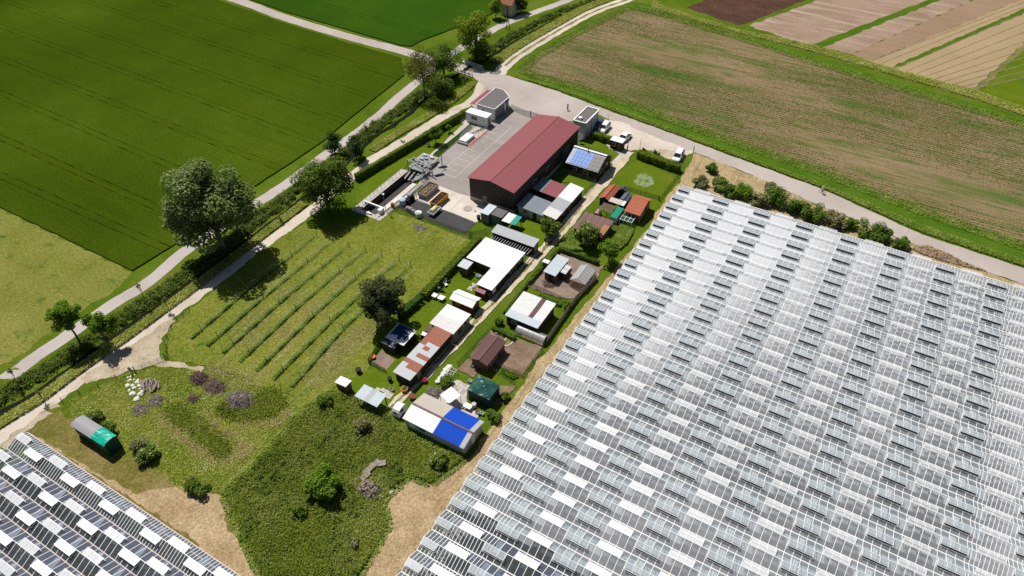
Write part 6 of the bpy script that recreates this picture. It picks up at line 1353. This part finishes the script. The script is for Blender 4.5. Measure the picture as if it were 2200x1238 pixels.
# ================================================================== cars
def car(label, c, rz, mat, L=4.4, Wd=1.78, H=1.6, kind='suv'):
    r = thing('car', label, 'car', (c.x, c.y, .06), 'cars parked beside the road', rz); OFF[r.name] = Vector((0, 0, 0)); hl, hw = L/2, Wd/2
    def loft(sec, mt, nm, par=r):
        q = MB(); n = len(sec[0])
        for s_ in sec: q.v += s_
        for i in range(len(sec)-1):
            for j in range(n): q.f.append((i*n+j, i*n+(j+1) % n, (i+1)*n+(j+1) % n, (i+1)*n+j)); q.m.append(0)
        q.f.append(tuple(range(n))[::-1]); q.f.append(tuple((len(sec)-1)*n+j for j in range(n))); q.m += [0, 0]
        return q.build(nm, mt, par)
    def ringb(y, w_, z0, z1, cr=.12): return [(-w_+cr, y, z0), (w_-cr, y, z0), (w_, y, z0+cr), (w_, y, z1-cr), (w_-cr, y, z1), (-w_+cr, y, z1), (-w_, y, z1-cr), (-w_, y, z0+cr)]
    hood = .88 if kind == 'sedan' else .98
    loft([ringb(-hl, hw*.78, .32, .66), ringb(-hl+.18, hw*.95, .24, hood-.14), ringb(-hl+1.0, hw, .22, hood), ringb(-hl+1.3, hw, .22, hood+.04), ringb(hl-.5, hw, .22, hood+.04), ringb(hl-.12, hw*.96, .26, hood-.02), ringb(hl, hw*.84, .36, hood-.2)], mat, 'body')
    yb0, yf0 = (-hl+.95, hl-.1) if kind != 'sedan' else (-hl+1.15, hl-.75)
    t0, t1 = -hl+1.75, (hl-.5 if kind != 'sedan' else hl-1.5)
    lo = [(-hw*.93, yb0, hood), (hw*.93, yb0, hood), (hw*.93, yf0, hood), (-hw*.93, yf0, hood)]; hi = [(-hw*.74, t0, H-.06), (hw*.74, t0, H-.06), (hw*.74, t1, H-.06), (-hw*.74, t1, H-.06)]
    MB().hexa(lo, hi).build('windows', 'car_glass', r)
    MB().hexa([(-hw*.76, t0-.05, H-.075), (hw*.76, t0-.05, H-.075), (hw*.76, t1+.06, H-.075), (-hw*.76, t1+.06, H-.075)], [(-hw*.70, t0+.1, H), (hw*.70, t0+.1, H), (hw*.70, t1-.08, H), (-hw*.70, t1-.08, H)]).build('roof', mat, r)
    for sx in (-1, 1):
        for (a, b) in (((sx*hw*.94, yb0, hood), (sx*hw*.75, t0, H-.05)), ((sx*hw*.94, yf0, hood), (sx*hw*.75, t1, H-.05)), ((sx*hw*.945, (yb0+yf0)/2+.1, hood), (sx*hw*.755, (t0+t1)/2, H-.05))): MB().bar(a, b, .07, .07).build('pillar', mat, r)
        MB().box(sx*hw*.55-.17, sx*hw*.55+.17, -hl+.02, -hl+.12, .58, .70).build('headlight', 'tank_white', r); MB().box(sx*hw*.72-.1, sx*hw*.72+.1, hl-.08, hl+.01, .62, .82).build('tail_light', 'pot_red', r)
        MB().box(sx*(hw+.09)-.09, sx*(hw+.09)+.09, yb0+.25, yb0+.37, hood, hood+.14).build('mirror', mat, r)
        for y in (-hl+.82, hl-.85):
            wv = MB().tube((sx*(hw-.2), y, .31), (sx*(hw+.01), y, .31), .32, .32, 16).build('wheel', 'rubber', r); MB().tube((sx*(hw), y, .31), (sx*(hw+.025), y, .31), .19, .19, 12).build('rim', 'steel_light', wv)
    MB().box(-.3, .3, -hl-.012, -hl+.03, .4, .52).build('number_plate', 'tank_white', r)
    return r
car('white estate car parked alone at the right end of the long hedge', W('p', 1915, 850), RAD(4), 'car_white', 4.5, 1.8, 1.62); car('white saloon car parked just behind the kiosk', W('p', 940, 510), RAD(-4), 'car_white', 4.4, 1.76, 1.45, 'sedan'); car('white hatchback parked behind the short hedge', W('p', 575, 335), RAD(2), 'car_white', 4.2, 1.76, 1.6); car('dark blue car half hidden beside the narrow grey building', W('p', 470, 285), RAD(2), 'car_blue', 4.1, 1.7, 1.5)
# ================================================================== cyclists and motorcycle
def bike_parts(r, fr='jacket_dark'):
    for y in (-.52, .52):
        q = MB(); n = 14
        q.path([(0, y+.34*math.cos(2*math.pi*i/n), .34+.34*math.sin(2*math.pi*i/n)) for i in range(n+1)], .022, 4); wv = q.build('wheel', 'rubber', r)
        s_ = MB()
        for i in range(6): s_.tube((0, y, .34), (0, y+.33*math.cos(i*1.047), .34+.33*math.sin(i*1.047)), .005, .005, 3)
        s_.build('spokes', 'steel', wv)
    q = MB(); pts = dict(bb=(0, .02, .30), st=(0, .18, .85), hd=(0, -.38, .88), fw=(0, -.52, .34), rw=(0, .52, .34))
    for a, b in (('bb', 'st'), ('bb', 'hd'), ('st', 'hd'), ('hd', 'fw'), ('bb', 'rw'), ('st', 'rw')): q.tube(pts[a], pts[b], .022, .022, 5)
    q.build('frame', fr, r); MB().box(-.06, .06, .08, .30, .88, .94).build('saddle', 'black', r); q = MB(); q.path([(-.25, -.36, 1.02), (0, -.42, 1.0), (.25, -.36, 1.02)], .018, 5); q.tube((0, -.42, 1.0), (0, -.38, .86), .02, .02, 5); q.build('handlebar', 'black', r)
def rider(r, cloth, legs, hat):
    J = {'pel': (0, .16, .98), 'spi': (0, .04, 1.22), 'che': (0, -.07, 1.42), 'nec': (0, -.11, 1.56), 'hea': (0, -.15, 1.70),
         'shl': (-.18, -.07, 1.46), 'ell': (-.22, -.20, 1.22), 'hal': (-.23, -.36, 1.05), 'shr': (.18, -.07, 1.46), 'elr': (.22, -.20, 1.22), 'har': (.23, -.36, 1.05),
         'hil': (-.09, .14, .92), 'knl': (-.11, -.16, .70), 'anl': (-.10, -.02, .36), 'tol': (-.10, -.16, .30), 'hir': (.09, .14, .92), 'knr': (.11, -.12, .52), 'anr': (.10, .08, .22), 'tor': (.10, -.06, .16)}
    R_ = dict(pel=.13, spi=.125, che=.145, nec=.055, hea=.10, shl=.075, ell=.05, hal=.035, shr=.075, elr=.05, har=.035, hil=.09, knl=.065, anl=.045, tol=.035, hir=.09, knr=.065, anr=.045, tor=.035)
    E = [('pel', 'spi'), ('spi', 'che'), ('che', 'nec'), ('nec', 'hea'), ('che', 'shl'), ('shl', 'ell'), ('ell', 'hal'), ('che', 'shr'), ('shr', 'elr'), ('elr', 'har'), ('pel', 'hil'), ('hil', 'knl'), ('knl', 'anl'), ('anl', 'tol'), ('pel', 'hir'), ('hir', 'knr'), ('knr', 'anr'), ('anr', 'tor')]
    ks = list(J); me = bpy.data.meshes.new('person'); me.from_pydata([J[k] for k in ks], [(ks.index(a), ks.index(b)) for a, b in E], [])
    o = link('person', me); md = o.modifiers.new('Skin', 'SKIN'); sub = o.modifiers.new('Sub', 'SUBSURF'); sub.levels = 1; sub.render_levels = 1
    for i, k in enumerate(ks): me.skin_vertices[0].data[i].radius = (R_[k], R_[k]*(.85 if k in ('che', 'spi', 'pel') else 1)); me.skin_vertices[0].data[i].use_root = (k == 'pel')
    m, nt, bb_, oo = newmat('clothes_'+r.name)
    t = N(nt, 'TexCoord'); sx = N(nt, 'SeparateXYZ'); nt.links.new(t.outputs['Object'], sx.inputs[0])
    cc = ramp(nt, mth(nt, 'MULTIPLY', sx.outputs[2], .5), [(.0, (.03,.03,.03)), (.12, legs), (.50, cloth), (.79, (.45,.28,.20))]); nt.nodes[-1].color_ramp.interpolation = 'CONSTANT' if nt.nodes[-1].type == 'VALTORGB' else 'LINEAR'
    for nd in nt.nodes:
        if nd.type == 'VALTORGB': nd.color_ramp.interpolation = 'CONSTANT'
    nt.links.new(cc, bb_.inputs['Base Color']); bb_.inputs['Roughness'].default_value = .8
    me.materials.append(m)
    h = MB(); n = 10
    for i in range(5):
        z = i/4; rr = .125*math.sqrt(max(0, 1-z*z*.96))
        h.v += [(rr*math.cos(2*math.pi*j/n), -.15+rr*1.15*math.sin(2*math.pi*j/n), 1.72+.12*z) for j in range(n)]
    for i in range(4):
        for j in range(n): h.f.append((i*n+j, i*n+(j+1) % n, (i+1)*n+(j+1) % n, (i+1)*n+j)); h.m.append(0)
    h.f.append(tuple(40+j for j in range(n))); h.m.append(0)
    hm = h.build('helmet', hat, None); hm.parent = o
    return o
def cyclist(lb_b, lb_p, v, rz, cloth, legs, hat):
    r = thing('bicycle', lb_b, 'bicycle', (v.x, v.y, .06), None, rz); OFF[r.name] = Vector((0, 0, 0)); bike_parts(r)
    p = rider(r, cloth, legs, hat); p.location = (v.x, v.y, .06); p.rotation_euler = (0, 0, rz); tag(p, lb_p, 'person')
    return p
cyclist('dark bicycle ridden over the paved area behind the works hall', 'person in grey with dark bag and white helmet cycling behind the works hall', W(0, 1219.5, 237.5), RAD(200), (.30,.29,.29), (.12,.12,.13), 'tank_white')
cyclist('dark bicycle ridden along the road beside the large field', 'person in pale yellow jacket and dark trousers cycling along the road', W(0, 1766, 416.5), RAD(250), (.75,.73,.50), (.03,.03,.035), 'jacket_pale')
mo = thing('motorcycle', 'grey motorcycle parked on the gravel beside the long hedge', 'motorcycle', W('p', 1535, 800), None, RAD(70)); OFF[mo.name] = Vector((0, 0, 0))
for y in (-.7, .7): MB().tube((-.08, y, .32), (.08, y, .32), .32, .32, 16).build('wheel', 'rubber', mo)
MB().hexa([(-.15, -.4, .4), (.15, -.4, .4), (.15, .5, .4), (-.15, .5, .4)], [(-.18, -.35, .85), (.18, -.35, .85), (.14, .75, .8), (-.14, .75, .8)]).build('body', 'steel', mo); MB().box(-.16, .16, .05, .75, .82, .92).build('seat', 'black', mo); MB().bar((-.38, -.5, 1.05), (.38, -.5, 1.05), .05, .05).build('handlebar', 'black', mo); MB().hexa([(-.2, -.75, .7), (.2, -.75, .7), (.2, -.5, .7), (-.2, -.5, .7)], [(-.14, -.6, 1.2), (.14, -.6, 1.2), (.14, -.5, 1.2), (-.14, -.5, 1.2)]).build('windscreen', 'tank_blue', mo); MB().box(-.25, .25, .7, 1.0, .8, 1.1).build('top_box', 'steel', mo)
# ================================================================== heaps on the rough ground
def rock_mesh(seed, mt):
    rg = np.random.default_rng(seed); bm = bmesh.new(); bmesh.ops.create_icosphere(bm, subdivisions=2, radius=1)
    for v in bm.verts:
        n_ = sum(math.sin(v.co.dot(Vector(rg.normal(0, 1.6, 3)))+i) for i in range(3))*.09; v.co *= 1+n_+rg.uniform(-.06, .06); v.co.z *= .7
    me = bpy.data.meshes.new('boulder'); bm.to_mesh(me); bm.free(); me.materials.append(MATS[mt]); return me
rm = [rock_mesh(i, 'stone_white') for i in range(4)]; rnd = random.Random(4)
BLB = ['white boulder at the left of the top row by the gate', 'white boulder in the middle of the top row by the gate', 'white boulder at the right of the top row by the gate', 'white boulder at the left edge, just below the top row', 'white boulder in the second row, centre left', 'small white boulder in the second row, centre right', 'white boulder nearest the split log pile, upper one', 'wide white boulder in the third row beside the logs', 'white boulder at the right of the third row touching the logs', 'tall white boulder at the left edge halfway down', 'slanted white boulder in the middle of the cluster', 'white boulder below the slanted one in the middle', 'flat white boulder right of the middle beside the logs', 'small white boulder touching the lower log ends', 'small white boulder left of the lower log ends', 'white boulder at the lower left of the cluster', 'flat white boulder at the lower right of the cluster', 'large cream boulder near the bottom left of the cluster', 'broad white boulder near the bottom right of the cluster', 'large white boulder standing lowest, away from the cluster', 'tiny white boulder squeezed between the third row and the flat one']
zz_ = lambda x, y: (250+x*150/1228, 780+y*100/819)
for i, (x, y, s_) in enumerate([(208,265,26),(258,242,26),(306,232,26),(212,322,22),(255,305,28),(318,298,20),(382,312,26),(362,345,36),(412,345,28),(205,410,42),(288,400,34),(318,450,38),(410,415,36),(448,448,24),(408,460,22),(228,495,30),(458,508,38),(292,560,58),(418,565,50),(365,650,52),(390,388,20)]):
    v = G(*zz_(x, y)); r_ = s_*150/1228*depth(v)/FOC
    o = link('boulder', rm[i % 4], None, (v.x, v.y, r_*.35), rot=(rnd.uniform(-.3, .3), rnd.uniform(-.3, .3), rnd.uniform(0, 6)), scl=(r_*rnd.uniform(.9, 1.2), r_*rnd.uniform(.75, 1), r_*rnd.uniform(.7, 1)))
    tag(o, BLB[i], 'boulder', 'white boulders beside the log pile')
lp = thing('log_pile', 'pile of split grey logs beside the white boulders', 'log pile', G(*zz_(610, 420))); rnd = random.Random(6); c0 = G(*zz_(600, 420))
for i in range(26):
    a = RAD(rnd.uniform(15, 75)) ; L = rnd.uniform(.9, 1.7); x, y, z = c0.x+rnd.uniform(-1.3, 1.3), c0.y+rnd.uniform(-1.0, 1.0), rnd.uniform(.15, .55); d = Vector((math.sin(a), -math.cos(a), rnd.uniform(-.1, .1)))*L/2; c = Vector((x, y, z)); r_ = rnd.uniform(.09, .17)
    lg = MB().tube(c-d, c+d, r_, r_*.9, 7).build('log', 'log_grey', lp); MB().tube(c+d, c+d*1.01, r_*.86, r_*.85, 7).build('cut_end', 'log_end', lg)
def brush(name, label, c, rx, ry, h, n, mt, seed, cat='brush heap', rz=0.0):
    rg = np.random.default_rng(seed); q = MB(); ca, sa = math.cos(rz), math.sin(rz)
    for i in range(n):
        a = rg.uniform(0, 6.283); rr = math.sqrt(rg.random()); x, y = rx*rr*math.cos(a), ry*rr*math.sin(a); z = h*(1-rr*rr)*rg.uniform(.3, 1)+.05; L = rg.uniform(.5, 1.5); t = rg.uniform(0, 6.283); d = Vector((math.cos(t)*L/2, math.sin(t)*L/2, rg.uniform(-.25, .25)*L))
        p = Vector((c.x+x*ca-y*sa, c.y+x*sa+y*ca, z)); q.tube(p-d, p+d, .035, .015, 3)
    r = thing(name, label, cat, (c.x, c.y, 0)); tag(q.build('twigs', mt, r), kind='stuff'); core = lumpy(c.x-rx*.75, c.x+rx*.75, c.y-ry*.75, c.y+ry*.75, .0, h*.75, seed, 10, 10); core.build('core', mt, r); return r
brush('brush_heap', 'purplish brown brushwood heap at the gravel clearing', W('b', 1130,120), 1.6, 1.1, .8, 420, 'brush_purple', 1)
brush('brush_heap', 'long low trail of brushwood right of the purplish heap', W('b', 1240,180), 2.1, 1.3, .6, 480, 'brush', 2)
brush('brush_heap', 'large grey brushwood heap in the weeds', W('b', 1430,285), 2.3, 1.8, 1.3, 800, 'brush_grey', 3)
brush('brush_heap', 'small reddish rust-coloured heap in the grass', W('b', 1085,268), .9, .6, .35, 150, 'brush_purple', 4)
brush('brush_heap', 'low dry heap right below the log pile', W('b', 810,285), 1.2, 1.0, .4, 220, 'brush_grey', 5); brush('brush_heap', 'low dry heap above the tarpaulin hut bush', W('b', 700,350), 1.4, .9, .4, 240, 'brush_grey', 6)
brush('brush_heap', 'grey pile of sticks and boards on the vine meadow by the works fence', W(3, 830,880), 1.5, .9, .35, 120, 'log_grey', 7)
brush('brush_heap', 'tangle of dark branches in front of the pale blue-grey roof', W(6, 930,580), 1.2, 1.0, .4, 160, 'brush_purple', 8)
brush('brush_heap', 'grey sticks and boards beside the beige roof', W(8, 1090,450), 1.1, .8, .5, 200, 'log_grey', 9)
zr_ = lambda x, y: (730+x*170/1071, 960+y*130/819)
patch('rubble_pad', [G(*zr_(*p)) for p in [(130,480),(330,420),(480,400),(570,380),(700,450),(800,520),(760,600),(640,650),(560,690),(300,660),(170,600)]], 'gravel_dry', .3, .5)
rh = thing('rubble_heap', 'reddish rubble heap in the tall grass beside the round bush', 'rubble heap', G(*zr_(400, 590))); c = G(*zr_(410, 600)); rg = np.random.default_rng(3); rs = rock_mesh(9, 'rubble')
lumpy(c.x-1.7, c.x+1.7, c.y-1.2, c.y+1.2, .0, .85, 12, 14, 12).build('core', 'rubble', rh)
for i in range(70):
    a, rr = rg.uniform(0, 6.283), math.sqrt(rg.random()); s_ = rg.uniform(.08, .22); link('stone', rs, rh, (1.9*rr*math.cos(a), 1.4*rr*math.sin(a), .75*(1-rr*rr)+.1), rz=rg.uniform(0, 6), scl=(s_, s_*1.2, s_))
for i, (x, y, L, a, lb) in enumerate([(350,410,1.5,60,'broken concrete slab at the lower left of the slab row'), (400,320,1.9,62,'largest broken concrete slab in the middle of the slab row'), (470,260,1.8,55,'broken concrete slab at the upper end of the slab row'), (575,240,1.2,20,'grey boulder-like slab at the top of the rubble')]):
    v = G(*zr_(x, y)); o = link('concrete_slab', MB().box(-L/2, L/2, -.4, .4, 0, .35).mesh('concrete_slab', 'stone_grey'), None, (v.x, v.y, .12), rot=(.12, -.1, RAD(a+20))); tag(o, lb, 'slab', 'broken slabs in the tall grass')
for x, y, lb in [(760, 538, 'white block at the right edge of the rubble pad'), (697, 625, 'white block at the lower edge of the rubble pad'), (565, 680, 'small white block at the foot of the rubble heap')]:
    v = G(*zr_(x, y)); o = link('white_block', MB().hexa([(-.35, -.18, 0), (.35, -.18, 0), (.35, .18, 0), (-.35, .18, 0)], [(-.3, -.15, .2), (.3, -.14, .2), (.28, .15, .22), (-.3, .16, .2)]).mesh('white_block', 'stone_white'), None, (v.x, v.y, .1), rz=rnd.uniform(0, 3)); tag(o, lb, 'block')
c_ = in_poly(WL('g', [(1520,560),(1620,545),(1760,600),(1850,650),(1980,700),(1920,690),(1720,640),(1600,600)]), 2600, rng); blades('wood_chips', c_, np.full(2600, .3), .3, 'chips', 21, label='heap of pale wood chips and branches between greenhouse and road')
# ================================================================== allotment bits
cv = thing('caravan', 'small white caravan beside the blue-roofed shed', 'caravan', W(8, 765, 620)); b = rect(8, (705,590), (770,510), (818,555), (745,640), 1.9); x0, x1, y0, y1 = b
q = MB(); prof = [(0, .45), (0, 1.5), (.25, 1.95), (.75, 2.1), (y1-y0-.4, 2.1), (y1-y0, 1.7), (y1-y0, .45)]
q.add([(x0, y0+a, z) for a, z in prof]+[(x1, y0+a, z) for a, z in prof], [tuple(range(7)), tuple(reversed(range(7, 14)))]+[(i, i+7, (i+1) % 7+7, (i+1) % 7) for i in range(7)]); q.build('body', 'car_white', cv)
MB().box(x1, x1+.02, y0+.5, y0+1.2, 1.2, 1.7).build('window', 'car_glass', cv); MB().box(x1, x1+.02, y1-1.2, y1-.6, .6, 1.8).build('door', 'tank_white', cv); MB().box(x0+.3, x1-.3, y0-.02, y0, 1.1, 1.6).build('window', 'car_glass', cv)
for x in (x0-.02, x1-.16): MB().tube((x, (y0+y1)/2, .32), (x+.18, (y0+y1)/2, .32), .32, .32, 12).build('wheel', 'rubber', cv)
sl_ = thing('shade_sail', 'white square shade sail stretched over the paved court', 'shade sail', W(8, 1235, 470)); cs = [W(8, 1140,465,1.7), W(8, 1225,545,1.8), W(8, 1330,470,2.0), W(8, 1245,390,1.9)]; q = MB(); n = 6
for i in range(n+1):
    for j in range(n+1):
        u, v_ = i/n, j/n; p = (cs[0]*(1-u)+cs[1]*u)*(1-v_)+(cs[3]*(1-u)+cs[2]*u)*v_; q.v.append((p.x, p.y, p.z-.25*math.sin(math.pi*u)*math.sin(math.pi*v_)))
for i in range(n):
    for j in range(n): k = i*(n+1)+j; q.f.append((k, k+n+1, k+n+2, k+1)); q.m.append(0)
q.build('cloth', 'cloth_white', sl_)
for p in cs: MB().tube((p.x, p.y, 0), (p.x, p.y, p.z), .04, .04, 6).build('pole', 'steel', sl_)
def slabs(label, k, L, T, R, B, n, m_, seed):
    b = rect(k, L, T, R, B); r = thing('paving', label, 'paving', ((b[0]+b[1])/2, (b[2]+b[3])/2, 0)); rnd = random.Random(seed)
    for i in range(n):
        for j in range(m_):
            if rnd.random() < .08: continue
            x, y = b[0]+(b[1]-b[0])*i/n, b[2]+(b[3]-b[2])*j/m_; MB().box(x+.02, x+(b[1]-b[0])/n-.02, y+.02, y+(b[3]-b[2])/m_-.02, .05, .15+rnd.uniform(0, .02)).build('slab', 'slab' if rnd.random() < .7 else 'slab_dark', r)
slabs('pale paving slabs laid beside the silver canopy', 8, (540,430), (580,370), (715,480), (660,520), 4, 4, 1)
slabs('paved court of mixed slabs next to the green pavilion', 8, (1250,420), (1310,335), (1400,380), (1370,480), 4, 4, 2)
slabs('pinkish slab path beside the red garden house', 5, (520,950), (600,870), (640,890), (600,960), 3, 4, 3)
wr = 'white wrapped bales along the allotment track'
for i, (x, y, s_) in enumerate([(1225,225,.55), (1200,250,.5), (1180,280,.5), (1160,305,.42), (1140,325,.42), (1120,350,.38)]):
    v = W(8, x, y); tag(link('white_bag', rm[i % 4], None, (v.x, v.y, s_*.5), rz=i, scl=(s_, s_*1.1, s_*.9)), '%s white sack counted from the wire cage along the allotment track' % ['first', 'second', 'third', 'fourth', 'fifth', 'sixth'][i], 'sack', wr)
cgv = rect(8, (1205,260), (1235,205), (1295,235), (1255,285), 1.0); cg = thing('wire_cage', 'empty white wire cage above the white sacks', 'cage', W(8, 1250, 250)); q = MB()
for x in (cgv[0], (cgv[0]+cgv[1])/2, cgv[1]):
    for y in (cgv[2], cgv[3]): q.tube((x, y, 0), (x, y, 1.0), .03, .03, 4)
    q.tube((x, cgv[2], 1.0), (x, cgv[3], 1.0), .03, .03, 4)
for y in (cgv[2], (cgv[2]+cgv[3])/2, cgv[3]): q.tube((cgv[0], y, 1.0), (cgv[1], y, 1.0), .03, .03, 4)
q.build('wires', 'tank_white', cg)
def table(label, v, w_, d_, mt, name='garden_table'):
    r = thing(name, label, 'table', v); MB().box(v.x-w_/2, v.x+w_/2, v.y-d_/2, v.y+d_/2, .70, .76).build('top', mt, r)
    for sx in (-1, 1):
        for sy in (-1, 1): x, y = v.x+sx*(w_/2-.08), v.y+sy*(d_/2-.08); MB().box(x-.03, x+.03, y-.03, y+.03, 0, .70).build('leg', 'steel', r)
table('white square garden table, left of the pair by the hedge', W(5, 178, 1035), 1.0, .95, 'trim_white'); table('white square garden table, right of the pair by the hedge', W(5, 252, 1060), 1.15, 1.05, 'trim_white'); table('small white table at the green pavilion court', W(8, 1400, 595), 1.3, .9, 'trim_white'); table('dark table on the works lawn under the small tree', W(1, 415, 800), .9, .7, 'wood_dark')
def chair(label, v, rz, mt):
    r = thing('garden_chair', label, 'chair', v, 'garden chairs beside the hedge', rz); OFF[r.name] = Vector((0, 0, 0)); MB().box(-.26, .26, -.26, .26, .42, .48).build('seat', mt, r); MB().hexa([(-.26, .22, .48), (.26, .22, .48), (.26, .27, .48), (-.26, .27, .48)], [(-.24, .32, 1.0), (.24, .32, 1.0), (.24, .36, 1.0), (-.24, .36, 1.0)]).build('backrest', mt, r)
    for sx in (-.22, .22):
        for sy in (-.22, .22): MB().box(sx-.025, sx+.025, sy-.025, sy+.025, 0, .42).build('leg', mt, r)
for i, (x, y, lb, mt) in enumerate([(290,870,'white garden chair furthest up the hedge','trim_white'), (330,860,'dark garden chair furthest up the hedge','black'), (300,905,'white garden chair, second from the top by the hedge','trim_white'), (225,945,'white garden chair right above the white tables','trim_white'), (255,965,'dark garden chair above the white tables','black')]): chair(lb, W(5, x, y), i*1.3, mt)
ar = thing('climbing_arch', 'thin purple hoop frame on the lawn under the hedge', 'arch', W(7, 650, 320)); v = W(7, 655, 335)
for dx in (0, .9): q = MB(); q.path([(v.x-1+2*i/10, v.y+dx, 1.2*math.sin(math.pi*i/10)) for i in range(11)], .03, 5); q.build('hoop', 'tank_pink', ar)
def pot(name, label, cat, v, r_, h_, mt, top=None):
    o = thing(name, label, cat, v); MB().tube((v.x, v.y, 0), (v.x, v.y, h_), r_*.8, r_, 10).build('body', mt, o); MB().tube((v.x, v.y, h_), (v.x, v.y, h_+.06), r_*1.08, r_*1.08, 10).build('rim', mt, o)
    if top: MB().tube((v.x, v.y, h_+.06), (v.x, v.y, h_+.35), r_*.9, .1, 8).build('content', top, o)
pot('plant_tub', 'orange tub beside the rusty shed gable', 'tub', W(8, 815, 430), .55, .6, 'orange', 'leaf_bush'); pot('water_butt', 'green water butt at the corner of the white shed', 'barrel', W(5, 780, 1020), .38, 1.0, 'wall_container'); pot('water_butt', 'grey barrel beside the green pavilion', 'barrel', W(8, 1455, 585), .35, .9, 'steel_light'); pot('planter', 'red planter in the shade of the rusty shed', 'tub', W(8, 1000, 345), .4, .5, 'pot_red', 'pot_red'); pot('bin', 'black bin on the grass beside the hen run', 'bin', W(8, 392, 260), .45, .8, 'black'); pot('bin', 'dark bin by the container on the concrete edge', 'bin', W(3, 1488, 785), .4, .9, 'black'); pot('planter', 'terracotta pot at the hen run corner', 'tub', W(8, 525, 130), .4, .5, 'orange'); pot('grill', 'dark round grill beside the rusty shed', 'grill', W(8, 680, 340), .35, .8, 'black')
wbn = thing('wheelbarrow', 'rust-red wheelbarrow by the caravan', 'wheelbarrow', W(8, 885, 500)); v = W(8, 885, 500); MB().hexa([(v.x-.35, v.y-.3, .35), (v.x+.35, v.y-.3, .35), (v.x+.35, v.y+.3, .35), (v.x-.35, v.y+.3, .35)], [(v.x-.5, v.y-.4, .7), (v.x+.6, v.y-.4, .7), (v.x+.6, v.y+.4, .7), (v.x-.5, v.y+.4, .7)]).build('tray', 'wood_red', wbn); MB().tube((v.x+.7, v.y-.05, .2), (v.x+.7, v.y+.05, .2), .2, .2, 10).build('wheel', 'rubber', wbn)
for dy in (-.25, .25): MB().tube((v.x-1.1, v.y+dy, .6), (v.x+.6, v.y+dy, .25), .03, .03, 5).build('handle', 'steel', wbn)
pnd = thing('pond', 'small oval green pond beside the brown shed', 'pond', W(7, 1615, 690)); v = W(7, 1615, 690); q = MB(); n = 16; q.hexa([(v.x+.75*math.cos(2*math.pi*i/n), v.y+1.3*math.sin(2*math.pi*i/n), .08) for i in range(n)], [(v.x+.8*math.cos(2*math.pi*i/n), v.y+1.35*math.sin(2*math.pi*i/n), .2) for i in range(n)]); q.build('rim', 'slab', pnd); q = MB(); q.hexa([(v.x+.6*math.cos(2*math.pi*i/n), v.y+1.15*math.sin(2*math.pi*i/n), .1) for i in range(n)], [(v.x+.6*math.cos(2*math.pi*i/n), v.y+1.15*math.sin(2*math.pi*i/n), .215) for i in range(n)]); q.build('water', 'margin_dry', pnd)
for i, (k, x, y, s_, lb) in enumerate([(7, 1545, 600, .45, 'white crate beside the brown shed roof'), (7, 1480, 610, .3, 'small white tray beside the brown shed'), (7, 1215, 970, .5, 'pale board leaning at the brown shed corner'), (8, 1420, 350, .4, 'white tray on the bush behind the pavilion'), (8, 1345, 590, .35, 'blue and white crate in the court by the pavilion'), (8, 1490, 640, .5, 'grey box among the clutter below the pavilion'), (8, 1530, 650, .4, 'white box among the clutter below the pavilion'), (8, 695, 430, .5, 'grey box standing on the paving slabs'), (5, 690, 695, .5, 'white trough beside the white shed wall'), (5, 660, 810, .6, 'white lattice frame leaning at the white shed')]):
    v = W(k, x, y); o = thing('crate', lb, 'crate', v); m_ = 'tank_white' if i not in (2, 5, 7) else 'slab'
    MB().box(v.x-s_*.7, v.x+s_*.7, v.y-s_*.5, v.y+s_*.5, .08, .16).build('base', m_, o)
    for a0, a1, b0, b1 in ((-.7, -.62, -.5, .5), (.62, .7, -.5, .5), (-.62, .62, -.5, -.42), (-.62, .62, .42, .5)): MB().box(v.x+s_*a0, v.x+s_*a1, v.y+s_*b0, v.y+s_*b1, .16, .16+s_*.8).build('side', m_, o)
# vegetable beds
c_ = in_poly(WL(7, [(1530,1000),(1640,1040),(1720,1090),(1660,1110),(1540,1040)]), 1500, rng); blades('vegetable_bed', c_, np.full(1500, .3), .25, 'leaf_maple', 31, label='leafy vegetable bed below the brown shed plot')
c_ = in_poly(WL(4, [(1240,950),(1560,960),(1540,1050),(1480,1160),(1400,1230),(1240,1160)]), 9000, rng); blades('garden_weeds', c_, np.full(9000, .5), .22, 'blade_row', 32, label='overgrown grass in the garden behind the chestnut')
c_ = in_poly(WL(4, [(730,1150),(860,1010),(900,1040),(900,1150),(1000,1238),(740,1238)]), 6000, rng); blades('garden_weeds', c_, np.full(6000, .5), .22, 'blade_row', 33, label='overgrown grass in front of the chestnut by the track')
